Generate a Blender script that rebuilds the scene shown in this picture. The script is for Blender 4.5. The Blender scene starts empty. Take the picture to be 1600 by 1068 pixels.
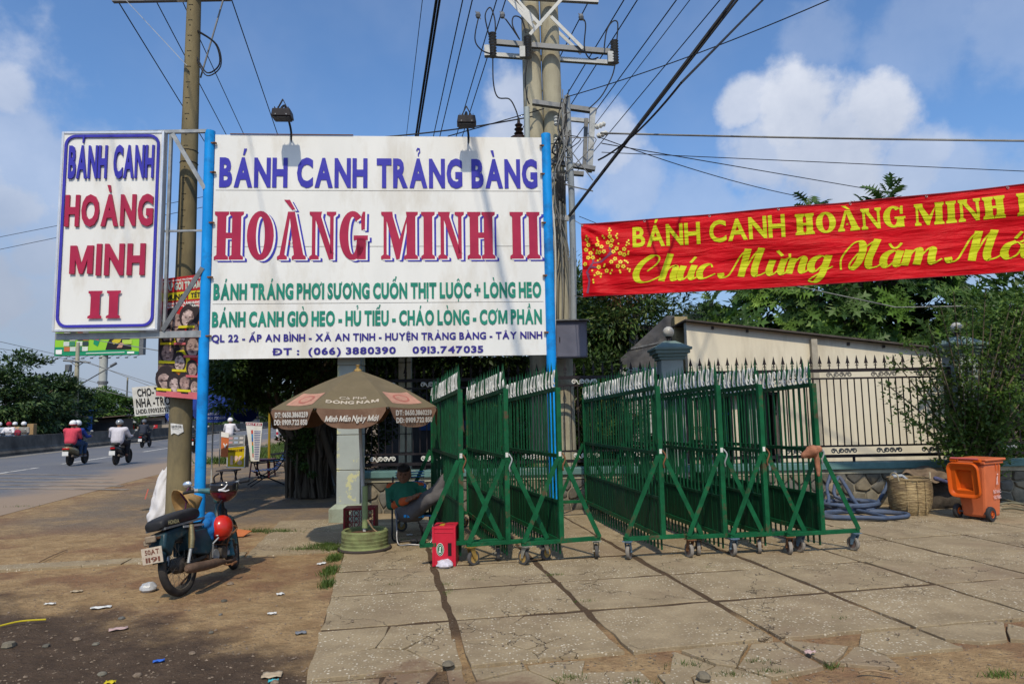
import bpy,bmesh,math,random,unicodedata
import numpy as np
from mathutils import Vector,Matrix,Euler
PI=math.pi
R=math.radians
random.seed(7)
sc=bpy.context.scene
col=sc.collection
F_PX,CX,CY=1060.0,800.0,534.0
PITCH,ROLL,EYE=R(5.98),R(1.08),1.6
Fw=Vector((0,math.cos(PITCH),math.sin(PITCH)))
R0=Vector((1,0,0));U0=R0.cross(Fw)
Rt=R0*math.cos(ROLL)-U0*math.sin(ROLL)
Up=U0*math.cos(ROLL)+R0*math.sin(ROLL)
cam_d=bpy.data.cameras.new('camera')
cam=bpy.data.objects.new('camera',cam_d);col.objects.link(cam)
mc=Matrix((Rt,Up,-Fw)).transposed().to_4x4();mc.translation=(0,0,EYE)
cam.matrix_world=mc
cam_d.sensor_width=36;cam_d.lens=F_PX/1600*36;cam_d.clip_start=.1;cam_d.clip_end=3000
sc.camera=cam
def ray(px,py):
 return(Fw+Rt*((px-CX)/F_PX)-Up*((py-CY)/F_PX))
def at(px,py,Y):
 d=ray(px,py);return Vector((0,0,EYE))+d*(Y/d.y)
def gnd(px,py,z=0.):
 d=ray(px,py);return Vector((0,0,EYE))+d*((z-EYE)/d.z)
def atz(px,py,z):
 return gnd(px,py,z)
SUN_AZ,SUN_EL=R(181.5),R(50)
sun_dir=Vector((math.sin(SUN_AZ)*math.cos(SUN_EL),math.cos(SUN_AZ)*math.cos(SUN_EL),math.sin(SUN_EL)))
sd=bpy.data.lights.new('sun','SUN');sd.energy=3.25;sd.angle=R(1.1);sd.color=(1.0,.875,.68)
sun=bpy.data.objects.new('sun',sd);col.objects.link(sun)
sun.rotation_euler=sun_dir.to_track_quat('Z','Y').to_euler()
sc.view_settings.view_transform='Standard';sc.view_settings.look='None'
sc.view_settings.exposure=.09;sc.view_settings.gamma=1
sc.cycles.max_bounces=6;sc.cycles.transparent_max_bounces=6
world=bpy.data.worlds.new('World');sc.world=world;world.use_nodes=True
def NT(nt):
 n,l=nt.nodes,nt.links
 def N(t,**k):
  x=n.new(t)
  for a,b in k.items():
   if a=='i':
    for kk,v in b.items():
     if hasattr(v,'links')or isinstance(v,bpy.types.NodeSocket):l.new(v,x.inputs[kk])
     else:x.inputs[kk].default_value=v
   else:setattr(x,a,b)
  return x
 def mth(op,a,b=None,c=None,clamp=False):
  x=n.new('ShaderNodeMath');x.operation=op;x.use_clamp=clamp
  for j,v in enumerate((a,b,c)):
   if v is None:continue
   if isinstance(v,bpy.types.NodeSocket):l.new(v,x.inputs[j])
   else:x.inputs[j].default_value=v
  return x.outputs[0]
 def mix(f,a,b,blend='MIX'):
  x=n.new('ShaderNodeMix');x.data_type='RGBA';x.blend_type=blend
  for j,v in((0,f),(6,a),(7,b)):
   if isinstance(v,bpy.types.NodeSocket):l.new(v,x.inputs[j])
   else:x.inputs[j].default_value=v if j==0 or len(v)==4 else(*v,1)
  return x.outputs[2]
 return n,l,N,mth,mix
def build_world():
 n,l,N,mth,mix=NT(world.node_tree)
 for x in list(n):n.remove(x)
 sky=N('ShaderNodeTexSky',sky_type='NISHITA',sun_disc=False,sun_elevation=SUN_EL,sun_rotation=SUN_AZ,
altitude=20,air_density=1.0,dust_density=1.6,ozone_density=2.0)
 tc=N('ShaderNodeTexCoord');D=tc.outputs['Generated']
 no=N('ShaderNodeTexNoise',i={'Vector':D,'Scale':9.0,'Detail':7.0,'Roughness':.58})
 no2=N('ShaderNodeTexNoise',i={'Vector':D,'Scale':2.6,'Detail':5.0,'Roughness':.6})
 no3=N('ShaderNodeTexNoise',i={'Vector':D,'Scale':26.0,'Detail':6.0,'Roughness':.6})
 nz=mth('ADD',mth('SUBTRACT',no.outputs[0],.5),mth('MULTIPLY',mth('SUBTRACT',no3.outputs[0],.5),.42))
 blobs=[(1245,178,78,1),(1372,180,66,1),(1160,165,44,.9),(1300,245,118,.95),(1195,245,80,.8),(1420,258,66,.7),(1500,300,90,.5),
(802,150,44,.75),(800,220,64,.85),(875,235,66,.8),(950,225,60,.8),(985,290,70,.5),
(15,145,52,.75),(0,215,60,.4),(12,335,66,.8),(50,400,60,.8),(-40,440,120,.9),(240,560,150,.6),(20,300,230,.55),(130,470,210,.55),(60,480,90,.7),
(1450,55,105,.24),(1590,45,110,.3),(1285,55,60,.25),(1560,330,130,.4),(1250,330,120,.4),(1080,330,90,.35),
(-420,300,260,.9),(2000,300,260,.9),(2200,100,200,.7),(-600,60,180,.7),(600,-350,200,.5),(1300,-420,240,.6)]
 tot=None
 for px,py,r,wgt in blobs:
  c=ray(px,py).normalized()
  d=N('ShaderNodeVectorMath',operation='DISTANCE',i={0:D,1:c}).outputs['Value']
  rr=r/F_PX*(c.dot(Fw))
  q=mth('SUBTRACT',1.0,mth('DIVIDE',d,rr))
  q=mth('ADD',q,mth('MULTIPLY',nz,1.7))
  m_=N('ShaderNodeMapRange',interpolation_type='SMOOTHSTEP',i={'Value':q,'From Min':-.12,'From Max':.5,'To Max':wgt}).outputs[0]
  tot=m_ if tot is None else mth('MAXIMUM',tot,m_)
 sx=N('ShaderNodeSeparateXYZ',i={0:D});z=sx.outputs[2]
 back=N('ShaderNodeMapRange',i={'Value':sx.outputs[1],'From Min':.25,'From Max':-.2}).outputs[0]
 gen=N('ShaderNodeMapRange',interpolation_type='SMOOTHSTEP',i={'Value':no2.outputs[0],'From Min':.5,'From Max':.68,'To Max':.8}).outputs[0]
 tot=mth('MAXIMUM',tot,mth('MULTIPLY',gen,back))
 wisp=N('ShaderNodeMapRange',interpolation_type='SMOOTHSTEP',i={'Value':no2.outputs[0],'From Min':.42,'From Max':.8,'To Max':.16}).outputs[0]
 tot=mth('MAXIMUM',tot,wisp)
 skyc=mix(1.0,sky.outputs[0],(SKY_TINT),'MULTIPLY')
 hz=N('ShaderNodeMapRange',interpolation_type='SMOOTHSTEP',i={'Value':z,'From Min':.36,'From Max':-.02,'To Max':.82}).outputs[0]
 skyc=mix(hz,skyc,HAZE_COL)
 lit=N('ShaderNodeMapRange',i={'Value':no.outputs[0],'From Min':.3,'From Max':.7}).outputs[0]
 cl=mix(lit,CLOUD_DARK,CLOUD_LIT)
 low=N('ShaderNodeMapRange',interpolation_type='SMOOTHSTEP',i={'Value':z,'From Min':.38,'From Max':.1}).outputs[0]
 cl=mix(mth('MULTIPLY',low,.75),cl,HAZE_COL)
 out=mix(tot,skyc,cl)
 bg=N('ShaderNodeBackground',i={'Color':out,'Strength':SKY_STR})
 N('ShaderNodeOutputWorld',i={0:bg.outputs[0]})
SKY_STR=.148
SKY_TINT=(.70,.93,1.14)
HAZE_COL=(2.15,2.5,3.2)
CLOUD_DARK=(3.0,3.45,4.4)
CLOUD_LIT=(4.5,4.8,5.5)
build_world()
MATS={}
def M(name,c=None,rough=.75,var=.12,scale=6.,bump=.15,metal=0.,spec=.22,c2=None,c2s=1.5,c2t=(.5,.7),det=5.,stretch=None,bscale=None):
 """surface with colour variation (world scale noise), optional second colour in patches (dirt, wear), fine relief"""
 if name in MATS:return MATS[name]
 m=bpy.data.materials.new(name);m.use_nodes=True
 n,l,N,mth,mix=NT(m.node_tree)
 b=n['Principled BSDF']
 g=N('ShaderNodeNewGeometry').outputs['Position']
 if stretch:
  g=N('ShaderNodeVectorMath',operation='MULTIPLY',i={0:g,1:stretch}).outputs[0]
 no=N('ShaderNodeTexNoise',i={'Vector':g,'Scale':scale,'Detail':det,'Roughness':.62}).outputs[0]
 f=N('ShaderNodeMapRange',i={'Value':no,'From Min':.3,'From Max':.7}).outputs[0]
 lo=tuple(x*(1-var)for x in c);hi=tuple(min(1,x*(1+var))for x in c)
 colr=mix(f,lo,hi)
 if c2:
  n2=N('ShaderNodeTexNoise',i={'Vector':g,'Scale':c2s,'Detail':8.,'Roughness':.68}).outputs[0]
  f2=N('ShaderNodeMapRange',i={'Value':n2,'From Min':c2t[0],'From Max':c2t[1]}).outputs[0]
  colr=mix(f2,colr,c2)
 l.new(colr,b.inputs['Base Color'])
 rr=mth('ADD',mth('MULTIPLY',f,.16),rough-.08,clamp=True)
 l.new(rr,b.inputs['Roughness'])
 b.inputs['Metallic'].default_value=metal;b.inputs['Specular IOR Level'].default_value=spec
 if bump:
  nb=N('ShaderNodeTexNoise',i={'Vector':g,'Scale':bscale or scale*5,'Detail':4.,'Roughness':.6}).outputs[0]
  bp=N('ShaderNodeBump',i={'Height':nb,'Strength':bump,'Distance':.01})
  l.new(bp.outputs[0],b.inputs['Normal'])
 MATS[name]=m;return m
def leafmat(name,c1,c2,c3,tr=.3):
 if name in MATS:return MATS[name]
 m=bpy.data.materials.new(name);m.use_nodes=True
 n,l,N,mth,mix=NT(m.node_tree);b=n['Principled BSDF']
 ge=N('ShaderNodeNewGeometry')
 cr=n.new('ShaderNodeValToRGB');l.new(ge.outputs['Random Per Island'],cr.inputs[0])
 e=cr.color_ramp.elements;e[0].color=(*c1,1);e[1].color=(*c3,1);x=e.new(.55);x.color=(*c2,1)
 no=N('ShaderNodeTexNoise',i={'Vector':ge.outputs['Position'],'Scale':1.1,'Detail':3.}).outputs[0]
 f=N('ShaderNodeMapRange',i={'Value':no,'From Min':.35,'From Max':.65,'To Min':.6,'To Max':1.25}).outputs[0]
 c=mix(1.,cr.outputs[0],N('ShaderNodeCombineXYZ',i={0:f,1:f,2:f}).outputs[0],'MULTIPLY')
 l.new(c,b.inputs['Base Color']);b.inputs['Roughness'].default_value=.5;b.inputs['Specular IOR Level'].default_value=.35
 t=N('ShaderNodeBsdfTranslucent',i={'Color':c})
 ms=N('ShaderNodeMixShader',i={0:tr,1:b.outputs[0],2:t.outputs[0]})
 l.new(ms.outputs[0],n['Material Output'].inputs[0])
 MATS[name]=m;return m
class MB:
 def __init__(s):s.v=[];s.f=[]
 def add(s,vs,fs,T=None):
  o=len(s.v)
  if T is not None:vs=[T@Vector(v)for v in vs]
  s.v.extend([tuple(v)for v in vs]);s.f.extend([tuple(i+o for i in f)for f in fs]);return s
 def box(s,c,d,rz=0,rot=None):
  x,y,z=d[0]/2,d[1]/2,d[2]/2
  vs=[(-x,-y,-z),(x,-y,-z),(x,y,-z),(-x,y,-z),(-x,-y,z),(x,-y,z),(x,y,z),(-x,y,z)]
  fs=[(3,2,1,0),(4,5,6,7),(0,1,5,4),(1,2,6,5),(2,3,7,6),(3,0,4,7)]
  T=Matrix.Translation(c)@(rot.to_4x4()if rot is not None else Matrix.Rotation(rz,4,'Z'))
  return s.add(vs,fs,T)
 def bar(s,p,q,w,h,up=(0,0,1)):
  p,q=Vector(p),Vector(q);d=q-p;L=d.length;d.normalize();u=Vector(up)
  a=d.cross(u)
  if a.length<1e-4:a=d.cross(Vector((0,1,0)))
  a.normalize();b=a.cross(d)
  T=Matrix((a,d,b)).transposed().to_4x4();T.translation=(p+q)/2
  x,y,z=w/2,L/2,h/2
  vs=[(-x,-y,-z),(x,-y,-z),(x,y,-z),(-x,y,-z),(-x,-y,z),(x,-y,z),(x,y,z),(-x,y,z)]
  fs=[(3,2,1,0),(4,5,6,7),(0,1,5,4),(1,2,6,5),(2,3,7,6),(3,0,4,7)]
  return s.add(vs,fs,T)
 def tube(s,pts,r,n=8,closed=False,caps=True):
  pts=[Vector(p)for p in pts];k=len(pts);o=len(s.v)
  rs=r if isinstance(r,(list,tuple))else[r]*k
  ref=None
  for i,p in enumerate(pts):
   if closed:d=pts[(i+1)%k]-pts[i-1]
   else:d=pts[min(i+1,k-1)]-pts[max(i-1,0)]
   if d.length<1e-9:d=Vector((0,0,1))
   d.normalize()
   if ref is None:ref=d.orthogonal().normalized()
   a=(ref-d*ref.dot(d))
   a=a.normalized()if a.length>1e-5 else d.orthogonal().normalized()
   ref=a;b=d.cross(a)
   for j in range(n):
    t=2*PI*j/n;s.v.append(tuple(p+(a*math.cos(t)+b*math.sin(t))*rs[i]))
  for i in range(k if closed else k-1):
   i2=(i+1)%k
   for j in range(n):
    j2=(j+1)%n;s.f.append((o+i*n+j,o+i*n+j2,o+i2*n+j2,o+i2*n+j))
  if caps and not closed:
   s.f.append(tuple(o+j for j in reversed(range(n))));s.f.append(tuple(o+(k-1)*n+j for j in range(n)))
  return s
 def lathe(s,prof,n=20,T=None,close=True):
  vs=[];fs=[];k=len(prof)
  for(r,z)in prof:
   for j in range(n):
    t=2*PI*j/n;vs.append((r*math.cos(t),r*math.sin(t),z))
  for i in range(k-1):
   for j in range(n):
    j2=(j+1)%n;fs.append((i*n+j,i*n+j2,(i+1)*n+j2,(i+1)*n+j))
  if close:
   fs.append(tuple(reversed(range(n))));fs.append(tuple((k-1)*n+j for j in range(n)))
  return s.add(vs,fs,T)
 def cyl(s,c,r,h,n=20,axis='Z',r2=None):
  T=Matrix.Translation(c)
  if axis=='X':T=T@Matrix.Rotation(PI/2,4,'Y')
  if axis=='Y':T=T@Matrix.Rotation(-PI/2,4,'X')
  return s.lathe([(r,-h/2),(r if r2 is None else r2,h/2)],n,T)
 def torus(s,c,R_,r,n=24,m=8,axis='Z',T=None,sq=1.):
  q=T or Matrix.Translation(c)
  if T is None and axis=='X':q=q@Matrix.Rotation(PI/2,4,'Y')
  if T is None and axis=='Y':q=q@Matrix.Rotation(PI/2,4,'X')
  vs=[];fs=[]
  for i in range(n):
   a=2*PI*i/n
   for j in range(m):
    b=2*PI*j/m;rr=R_+r*math.cos(b);vs.append((rr*math.cos(a),rr*math.sin(a),r*sq*math.sin(b)))
  for i in range(n):
   for j in range(m):
    fs.append((i*m+j,((i+1)%n)*m+j,((i+1)%n)*m+(j+1)%m,i*m+(j+1)%m))
  return s.add(vs,fs,q)
 def sph(s,c,r,n=14,T=None):
  r=r if isinstance(r,(tuple,list))else(r,r,r)
  q=Matrix.Translation(c)@(T or Matrix())@Matrix.Diagonal((*r,1))
  k=n//2
  vs=[(0,0,-1)];fs=[]
  for i in range(1,k):
   a=-PI/2+PI*i/k
   for j in range(n):
    b=2*PI*j/n;vs.append((math.cos(a)*math.cos(b),math.cos(a)*math.sin(b),math.sin(a)))
  vs.append((0,0,1));L=len(vs)-1
  for j in range(n):
   fs.append((0,1+(j+1)%n,1+j));fs.append((L,1+(k-2)*n+j,1+(k-2)*n+(j+1)%n))
  for i in range(k-2):
   for j in range(n):
    a,b=1+i*n+j,1+i*n+(j+1)%n;fs.append((a,b,b+n,a+n))
  return s.add(vs,fs,q)
 def prism(s,poly,t,T=None,z0=0.):
  """polygon in the xy plane (counter clockwise) from z0 to z0+t"""
  k=len(poly);vs=[(x,y,z0)for x,y in poly]+[(x,y,z0+t)for x,y in poly]
  fs=[tuple(reversed(range(k))),tuple(range(k,2*k))]+[(i,(i+1)%k,k+(i+1)%k,k+i)for i in range(k)]
  return s.add(vs,fs,T)
 def quad(s,a,b,c,d):return s.add([a,b,c,d],[(0,1,2,3)])
 def sheet(s,fn,nu,nv):
  o=len(s.v)
  for i in range(nu+1):
   for j in range(nv+1):s.v.append(tuple(fn(i/nu,j/nv)))
  for i in range(nu):
   for j in range(nv):
    a=o+i*(nv+1)+j;s.f.append((a,a+nv+1,a+nv+2,a+1))
  return s
TM={}
def nm(n):return n
def mesh_of(mb,mat,smooth=False,name='mesh',inv=None):
 me=bpy.data.meshes.new(name)
 vs=mb.v if inv is None else[tuple(inv@Vector(v))for v in mb.v]
 me.from_pydata(vs,[],mb.f);me.update()
 if smooth:
  me.polygons.foreach_set('use_smooth',[True]*len(me.polygons))
  me.set_sharp_from_angle(angle=R(smooth if smooth>1 else 40))
 if mat:me.materials.append(mat)
 return me
def root_of(o):
 while o.parent:o=o.parent
 return o
def part(name,mb,mat,parent=None,world=False,smooth=False,bev=0,label=None,kind=None,solid=0,sub=0):
 inv=None
 if world and parent is not None:inv=TM[root_of(parent).name].inverted()
 me=mb if isinstance(mb,bpy.types.Mesh)else mesh_of(mb,mat,smooth,name,inv)
 o=bpy.data.objects.new(name,me);col.objects.link(o)
 if parent is not None:o.parent=parent
 if bev:
  b=o.modifiers.new('bevel','BEVEL');b.width=bev;b.segments=2;b.limit_method='ANGLE';b.angle_limit=R(40)
 if solid:
  b=o.modifiers.new('solid','SOLIDIFY');b.thickness=solid;b.offset=0
 if sub:
  b=o.modifiers.new('sub','SUBSURF');b.levels=sub;b.render_levels=sub
 if label:o['label']=label
 if kind:o['kind']=kind
 return o
def tag(o,label,cat,group=None,kind=None):
 o['label']=label;o['category']=cat
 if group:o['group']=group
 if kind:o['kind']=kind
 return o
def thing(name,label,cat,loc=(0,0,0),rz=0.,group=None,rot=None):
 o=bpy.data.objects.new(name,None);o.empty_display_size=.1;col.objects.link(o)
 o.location=loc
 e=Euler(rot)if rot else Euler((0,0,rz));o.rotation_euler=e
 TM[o.name]=Matrix.Translation(Vector(loc))@e.to_matrix().to_4x4()
 return tag(o,label,cat,group)
def struct(name,mb,mat,parent=None,**k):
 o=part(name,mb,mat,parent,**k)
 if parent is None:o['kind']='structure'
 return o
def dup(root,loc=None,rz=None,label=None,keep=False):
 r=root.copy();col.objects.link(r)
 if loc is not None:r.location=loc
 if rz is not None:r.rotation_euler=(0,0,rz)
 if label:r['label']=label
 TM[r.name]=Matrix.Translation(r.location)@r.rotation_euler.to_matrix().to_4x4()
 def rec(a,b):
  for ch in list(a.children):
   c=ch.copy();col.objects.link(c);c.parent=b;rec(ch,c)
 rec(root,r)
 return r
GL={}
def poly_glyph(ch,st=.16):
 if ch in 'Mm' or ch=='W':
  w,h,s=.86,.69,st
  o=[(0,0),(0,h),(s*1.15,h),(w/2,h*.34),(w-s*1.15,h),(w,h),(w,0),(w-s,0),(w-s,h*.52),(w/2+s*.32,0),(w/2-s*.32,0),(s,h*.52),(s,0)]
  fs=[(0,1,11,12),(1,2,3,10,11),(3,4,5,8,9),(3,9,10),(5,6,7,8)]
  return[(x,y)for x,y in o],fs,w
 return None
def glyph(ch,off):
 k=(ch,round(off,4))
 if k in GL:return GL[k]
 if ch=='M' and off>.012:
  v,f,w=poly_glyph('M',.1+off*2.2);GL[k]=([(x,y)for x,y in v],f,0,w);return GL[k]
 c=bpy.data.curves.new('t','FONT');c.body=ch;c.offset=off;c.resolution_u=3
 o=bpy.data.objects.new('t',c);me=bpy.data.meshes.new_from_object(o)
 v=[(p.co.x,p.co.y)for p in me.vertices];f=[tuple(p.vertices)for p in me.polygons]
 x0=min([p[0]for p in v]or[0]);x1=max([p[0]for p in v]or[.25])
 bpy.data.objects.remove(o);bpy.data.meshes.remove(me);bpy.data.curves.remove(c)
 GL[k]=(v,f,x0,x1);return GL[k]
def text2d(s,off=.03,gap=.055,space=.26,accw=.075):
 """[(x,y,z)], faces, width ; cap height ~.69, diacritics drawn as plain strokes"""
 V=[];Fc=[];x=0.;CH=.69
 def addp(pts,z=0.):
  o=len(V);V.extend([(a,b,z)for a,b in pts]);Fc.append(tuple(range(o,o+len(pts))))
 def strk(pts,w,z=0.):
  o=len(V);n=len(pts)
  for i,p in enumerate(pts):
   a=pts[max(i-1,0)];b=pts[min(i+1,n-1)];dx,dy=b[0]-a[0],b[1]-a[1];L=math.hypot(dx,dy)or 1
   V.append((p[0]-dy/L*w/2,p[1]+dx/L*w/2,z));V.append((p[0]+dy/L*w/2,p[1]-dx/L*w/2,z))
  for i in range(n-1):Fc.append((o+2*i,o+2*i+1,o+2*i+3,o+2*i+2))
 for ch in s:
  if ch==' ':x+=space;continue
  d=unicodedata.normalize('NFD',ch);base=d[0];marks=d[1:]
  bar_=base in 'Đđ'
  if bar_:base='D' if base=='Đ' else 'd'
  v,f,x0,x1=glyph(base,off)
  o=len(V);V.extend([(a-x0+x,b,0.)for a,b in v]);Fc.extend([tuple(i+o for i in t)for t in f])
  w=x1-x0;cx=x+w/2;top=max([b for a,b in v]or[CH])+.06;t=accw
  if bar_:strk([(x-.06,.36),(x+w*.5,.36)],.09,.001)
  yy=top
  for mk in marks:
   n_=ord(mk)
   if n_==0x302:
    strk([(cx-.13,yy),(cx,yy+.11),(cx+.13,yy)],t*.85);yy+=.07
   elif n_==0x306:
    strk([(cx-.12,yy+.11),(cx-.06,yy+.03),(cx+.06,yy+.03),(cx+.12,yy+.11)],t*.8);yy+=.1
   elif n_==0x31B:
    strk([(x+w-.1,CH-.06 if base.isupper()else top-.12),(x+w+.04,(CH if base.isupper()else top-.06)),(x+w+.05,(CH if base.isupper()else top-.06)+.1)],t,.0012)
  for mk in marks:
   n_=ord(mk);q=.1 if 0x302 in[ord(z_)for z_ in marks]else 0
   if n_==0x301:addp([(cx+q-.03,yy),(cx+q+.05,yy),(cx+q+.15,yy+.17),(cx+q+.02,yy+.17)][0:4])
   elif n_==0x300:addp([(cx+q-.05,yy),(cx+q+.03,yy),(cx+q-.02,yy+.17),(cx+q-.15,yy+.17)])
   elif n_==0x309:strk([(cx-.08,yy+.14),(cx-.03,yy+.2),(cx+.05,yy+.19),(cx+.07,yy+.12),(cx,yy+.06),(cx,yy)],t*.7)
   elif n_==0x303:strk([(cx-.15,yy+.03),(cx-.08,yy+.1),(cx+.08,yy+.03),(cx+.15,yy+.1)],t*.75)
   elif n_==0x323:addp([(cx-.05,-.2),(cx+.05,-.2),(cx+.05,-.1),(cx-.05,-.1)])
  x+=w+gap+(.06 if 0x31B in[ord(z_)for z_ in marks]else 0)
 return V,Fc,x-gap
def put_text(mb,s,O,ex,ey,w,h,off=.03,gap=.055,space=.26,n=None,lift=.002,thick=0.,shear=0.):
 """text with its lower left corner at O, width w along ex, cap height h along ey, lifted off the surface"""
 V,Fc,W=text2d(s,off,gap,space)
 ex=Vector(ex).normalized();ey=Vector(ey).normalized();nn=Vector(n)if n is not None else ex.cross(ey);nn.normalize()
 O=Vector(O);sx,sy=w/W,h/.69
 vs=[O+ex*(x*sx+shear*y*sy)+ey*(y*sy)+nn*(lift+z)for x,y,z in V]
 if thick:
  k=len(vs);vs2=[v+nn*thick for v in vs]
  ed={}
  for f in Fc:
   for i in range(len(f)):
    e=(f[i],f[(i+1)%len(f)]);ed[e]=1
  side=[(a,b,b+k,a+k)for(a,b)in ed if(b,a)not in ed]
  mb.add(vs+vs2,[tuple(i+k for i in f)for f in Fc]+side)
 else:mb.add(vs,Fc)
# slab serif capitals from pieces that only touch
def slab_letter(ch,s=.2,sf=.11,ov=.07):
 """pieces of a unit high slab serif capital, width"""
 P=[]
 def I(x,stem=s,top=True,bot=True):
  a=x+ov;P.append([(a,sf if bot else 0),(a+stem,sf if bot else 0),(a+stem,1-sf if top else 1),(a,1-sf if top else 1)])
  if bot:
   P.append([(x,0),(x+stem+2*ov,0),(x+stem+2*ov,sf*.6),(a+stem,sf),(a,sf),(x,sf*.6)])
  if top:
   P.append([(x,1),(x,1-sf*.6),(a,1-sf),(a+stem,1-sf),(x+stem+2*ov,1-sf*.6),(x+stem+2*ov,1)])
  return x+stem+2*ov
 if ch=='I':return P,I(0)
 if ch=='H':
  e=I(0);g=e+.02;w=I(g);P.append([(ov+s,.44),(g+ov,.44),(g+ov,.56),(ov+s,.56)]);return P,w
 if ch in 'NM':
  th=s*.5
  if ch=='N':
   w=.8
   P.append([(ov,sf),(ov+th*.8,sf),(ov+th*.8,1-sf),(ov,1-sf)])
   P.append([(-.0,0),(th+2*ov,0),(th+2*ov,sf*.6),(ov+th*.8,sf),(ov,sf),(0,sf*.6)])
   P.append([(0,1),(0,1-sf*.6),(ov,1-sf),(ov+s*1.0,1-sf),(ov+s*1.1,1)])
   P.append([(ov+th*.8,1-sf),(ov+th*.8,.82),(w-ov-th,0),(w-ov-th*.2,0),(w-ov-th*.2,.12),(ov+s,1-sf)])
   P.append([(w-ov-th*.2,.12),(w-ov-th*.2,0),(w-ov,0),(w-ov,1-sf),(w-ov-th*.8,1-sf),(w-ov-th*.8,.12+.0)][0:6])
   P.append([(w-th-2*ov,1),(w-th-2*ov,1-sf*.6),(w-ov-th*.8,1-sf),(w-ov,1-sf),(w,1-sf*.6),(w,1)])
   return P,w
  w=1.12;a=ov;r=w-ov-s
  P.append([(a,sf),(a+th*.7,sf),(a+th*.7,1-sf),(a,1-sf)])
  P.append([(0,0),(th+2*ov,0),(th+2*ov,sf*.6),(a+th*.7,sf),(a,sf),(0,sf*.6)])
  P.append([(0,1),(0,1-sf*.6),(a,1-sf),(a+s*1.05,1-sf),(a+s,1)])
  P.append([(a+th*.7,1-sf),(a+th*.7,.8),(w/2-.1,0),(w/2-.0,0),(w/2,.42),(a+s*1.05,1-sf)])
  P.append([(w/2,.42),(w/2,0),(r-.0,.8),(r,1-sf)])
  P.append([(r,sf),(r+s,sf),(r+s,1-sf),(r,1-sf)])
  P.append([(r-ov,0),(w,0),(w,sf*.6),(r+s,sf),(r,sf),(r-ov,sf*.6)])
  P.append([(r-.02,1),(r,1-sf),(r+s,1-sf),(w,1-sf*.6),(w,1)])
  return P,w
 if ch=='A':
  w=.86;th=s*.55
  P.append([(ov,sf),(ov+th,sf),(w*.43,.86),(w*.43,1),(w*.36,1)])
  P.append([(w*.43,1),(w*.43,.86),(w-ov-s*1.05,sf),(w-ov,sf),(w*.60,1)])
  P.append([(0,0),(th+2*ov,0),(th+2*ov,sf*.6),(ov+th,sf),(ov,sf),(0,sf*.6)])
  P.append([(w-s-2*ov,0),(w,0),(w,sf*.6),(w-ov,sf),(w-ov-s*1.05,sf),(w-s-2*ov,sf*.6)])
  P.append([(ov+th+.115,.30),(w-ov-s-.125,.30),(w-ov-s-.185,.40),(ov+th+.165,.40)])
  return P,w
 if ch in 'OG':
  w=.8;n=28;a0,a1=(0,360)if ch=='O' else(48,352)
  for i in range(n):
   q=[]
   for k in(i,i+1):
    t=R(a0+(a1-a0)*k/n);q.append((math.cos(t),math.sin(t)))
   ro,ri=(w/2,.515),(w/2-s*1.0,.515-s*.45)
   P.append([(w/2+ro[0]*q[0][0],.5+ro[1]*q[0][1]),(w/2+ro[0]*q[1][0],.5+ro[1]*q[1][1]),
(w/2+ri[0]*q[1][0],.5+ri[1]*q[1][1]),(w/2+ri[0]*q[0][0],.5+ri[1]*q[0][1])])
  if ch=='G':
   P.append([(w-.14,.62),(w-.03,.62),(w-.02,1.0),(w-.1,1.0),(w-.15,.87)])
   P.append([(w-s*1.0,0),(w,0),(w,.40),(w-s*1.0,.40)])
   P.append([(w-s-.1,.40),(w+.06,.40),(w+.06,.50),(w-s-.1,.50)])
  return P,w
def slab_text(mb,s,O,ex,ey,w,h,n,lift=.003,dx=0.,dy=0.,gap=.07,space=.38,s_=.2,sf=.11,ov=.07,shear=0.):
 ex=Vector(ex).normalized();ey=Vector(ey).normalized();nn=Vector(n).normalized();O=Vector(O)
 L=[];x=0
 for ch in s:
  if ch==' ':x+=space;continue
  d=unicodedata.normalize('NFD',ch);P,cw=slab_letter(d[0],s_,sf,ov)
  L+=[(x,p)for p in P]
  if len(d)>1:L.append((x,[(cw*.30,1.22),(cw*.24,1.30),(cw*.30,1.36),(cw*.38,1.33),(cw*.56,1.1),(cw*.5,1.1),(cw*.38,1.14)][::-1]if s_<.22 else[(cw*.5,1.04),(cw*.62,1.04),(cw*.42,1.25),(cw*.22,1.25)]))
  x+=cw+gap
 W=x-gap
 for x0,p in L:
  vs=[O+ex*((x0+a)*w/W+dx+shear*b*h)+ey*(b*h+dy)+nn*lift for a,b in p]
  mb.add(vs,[tuple(range(len(vs)))])
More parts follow.
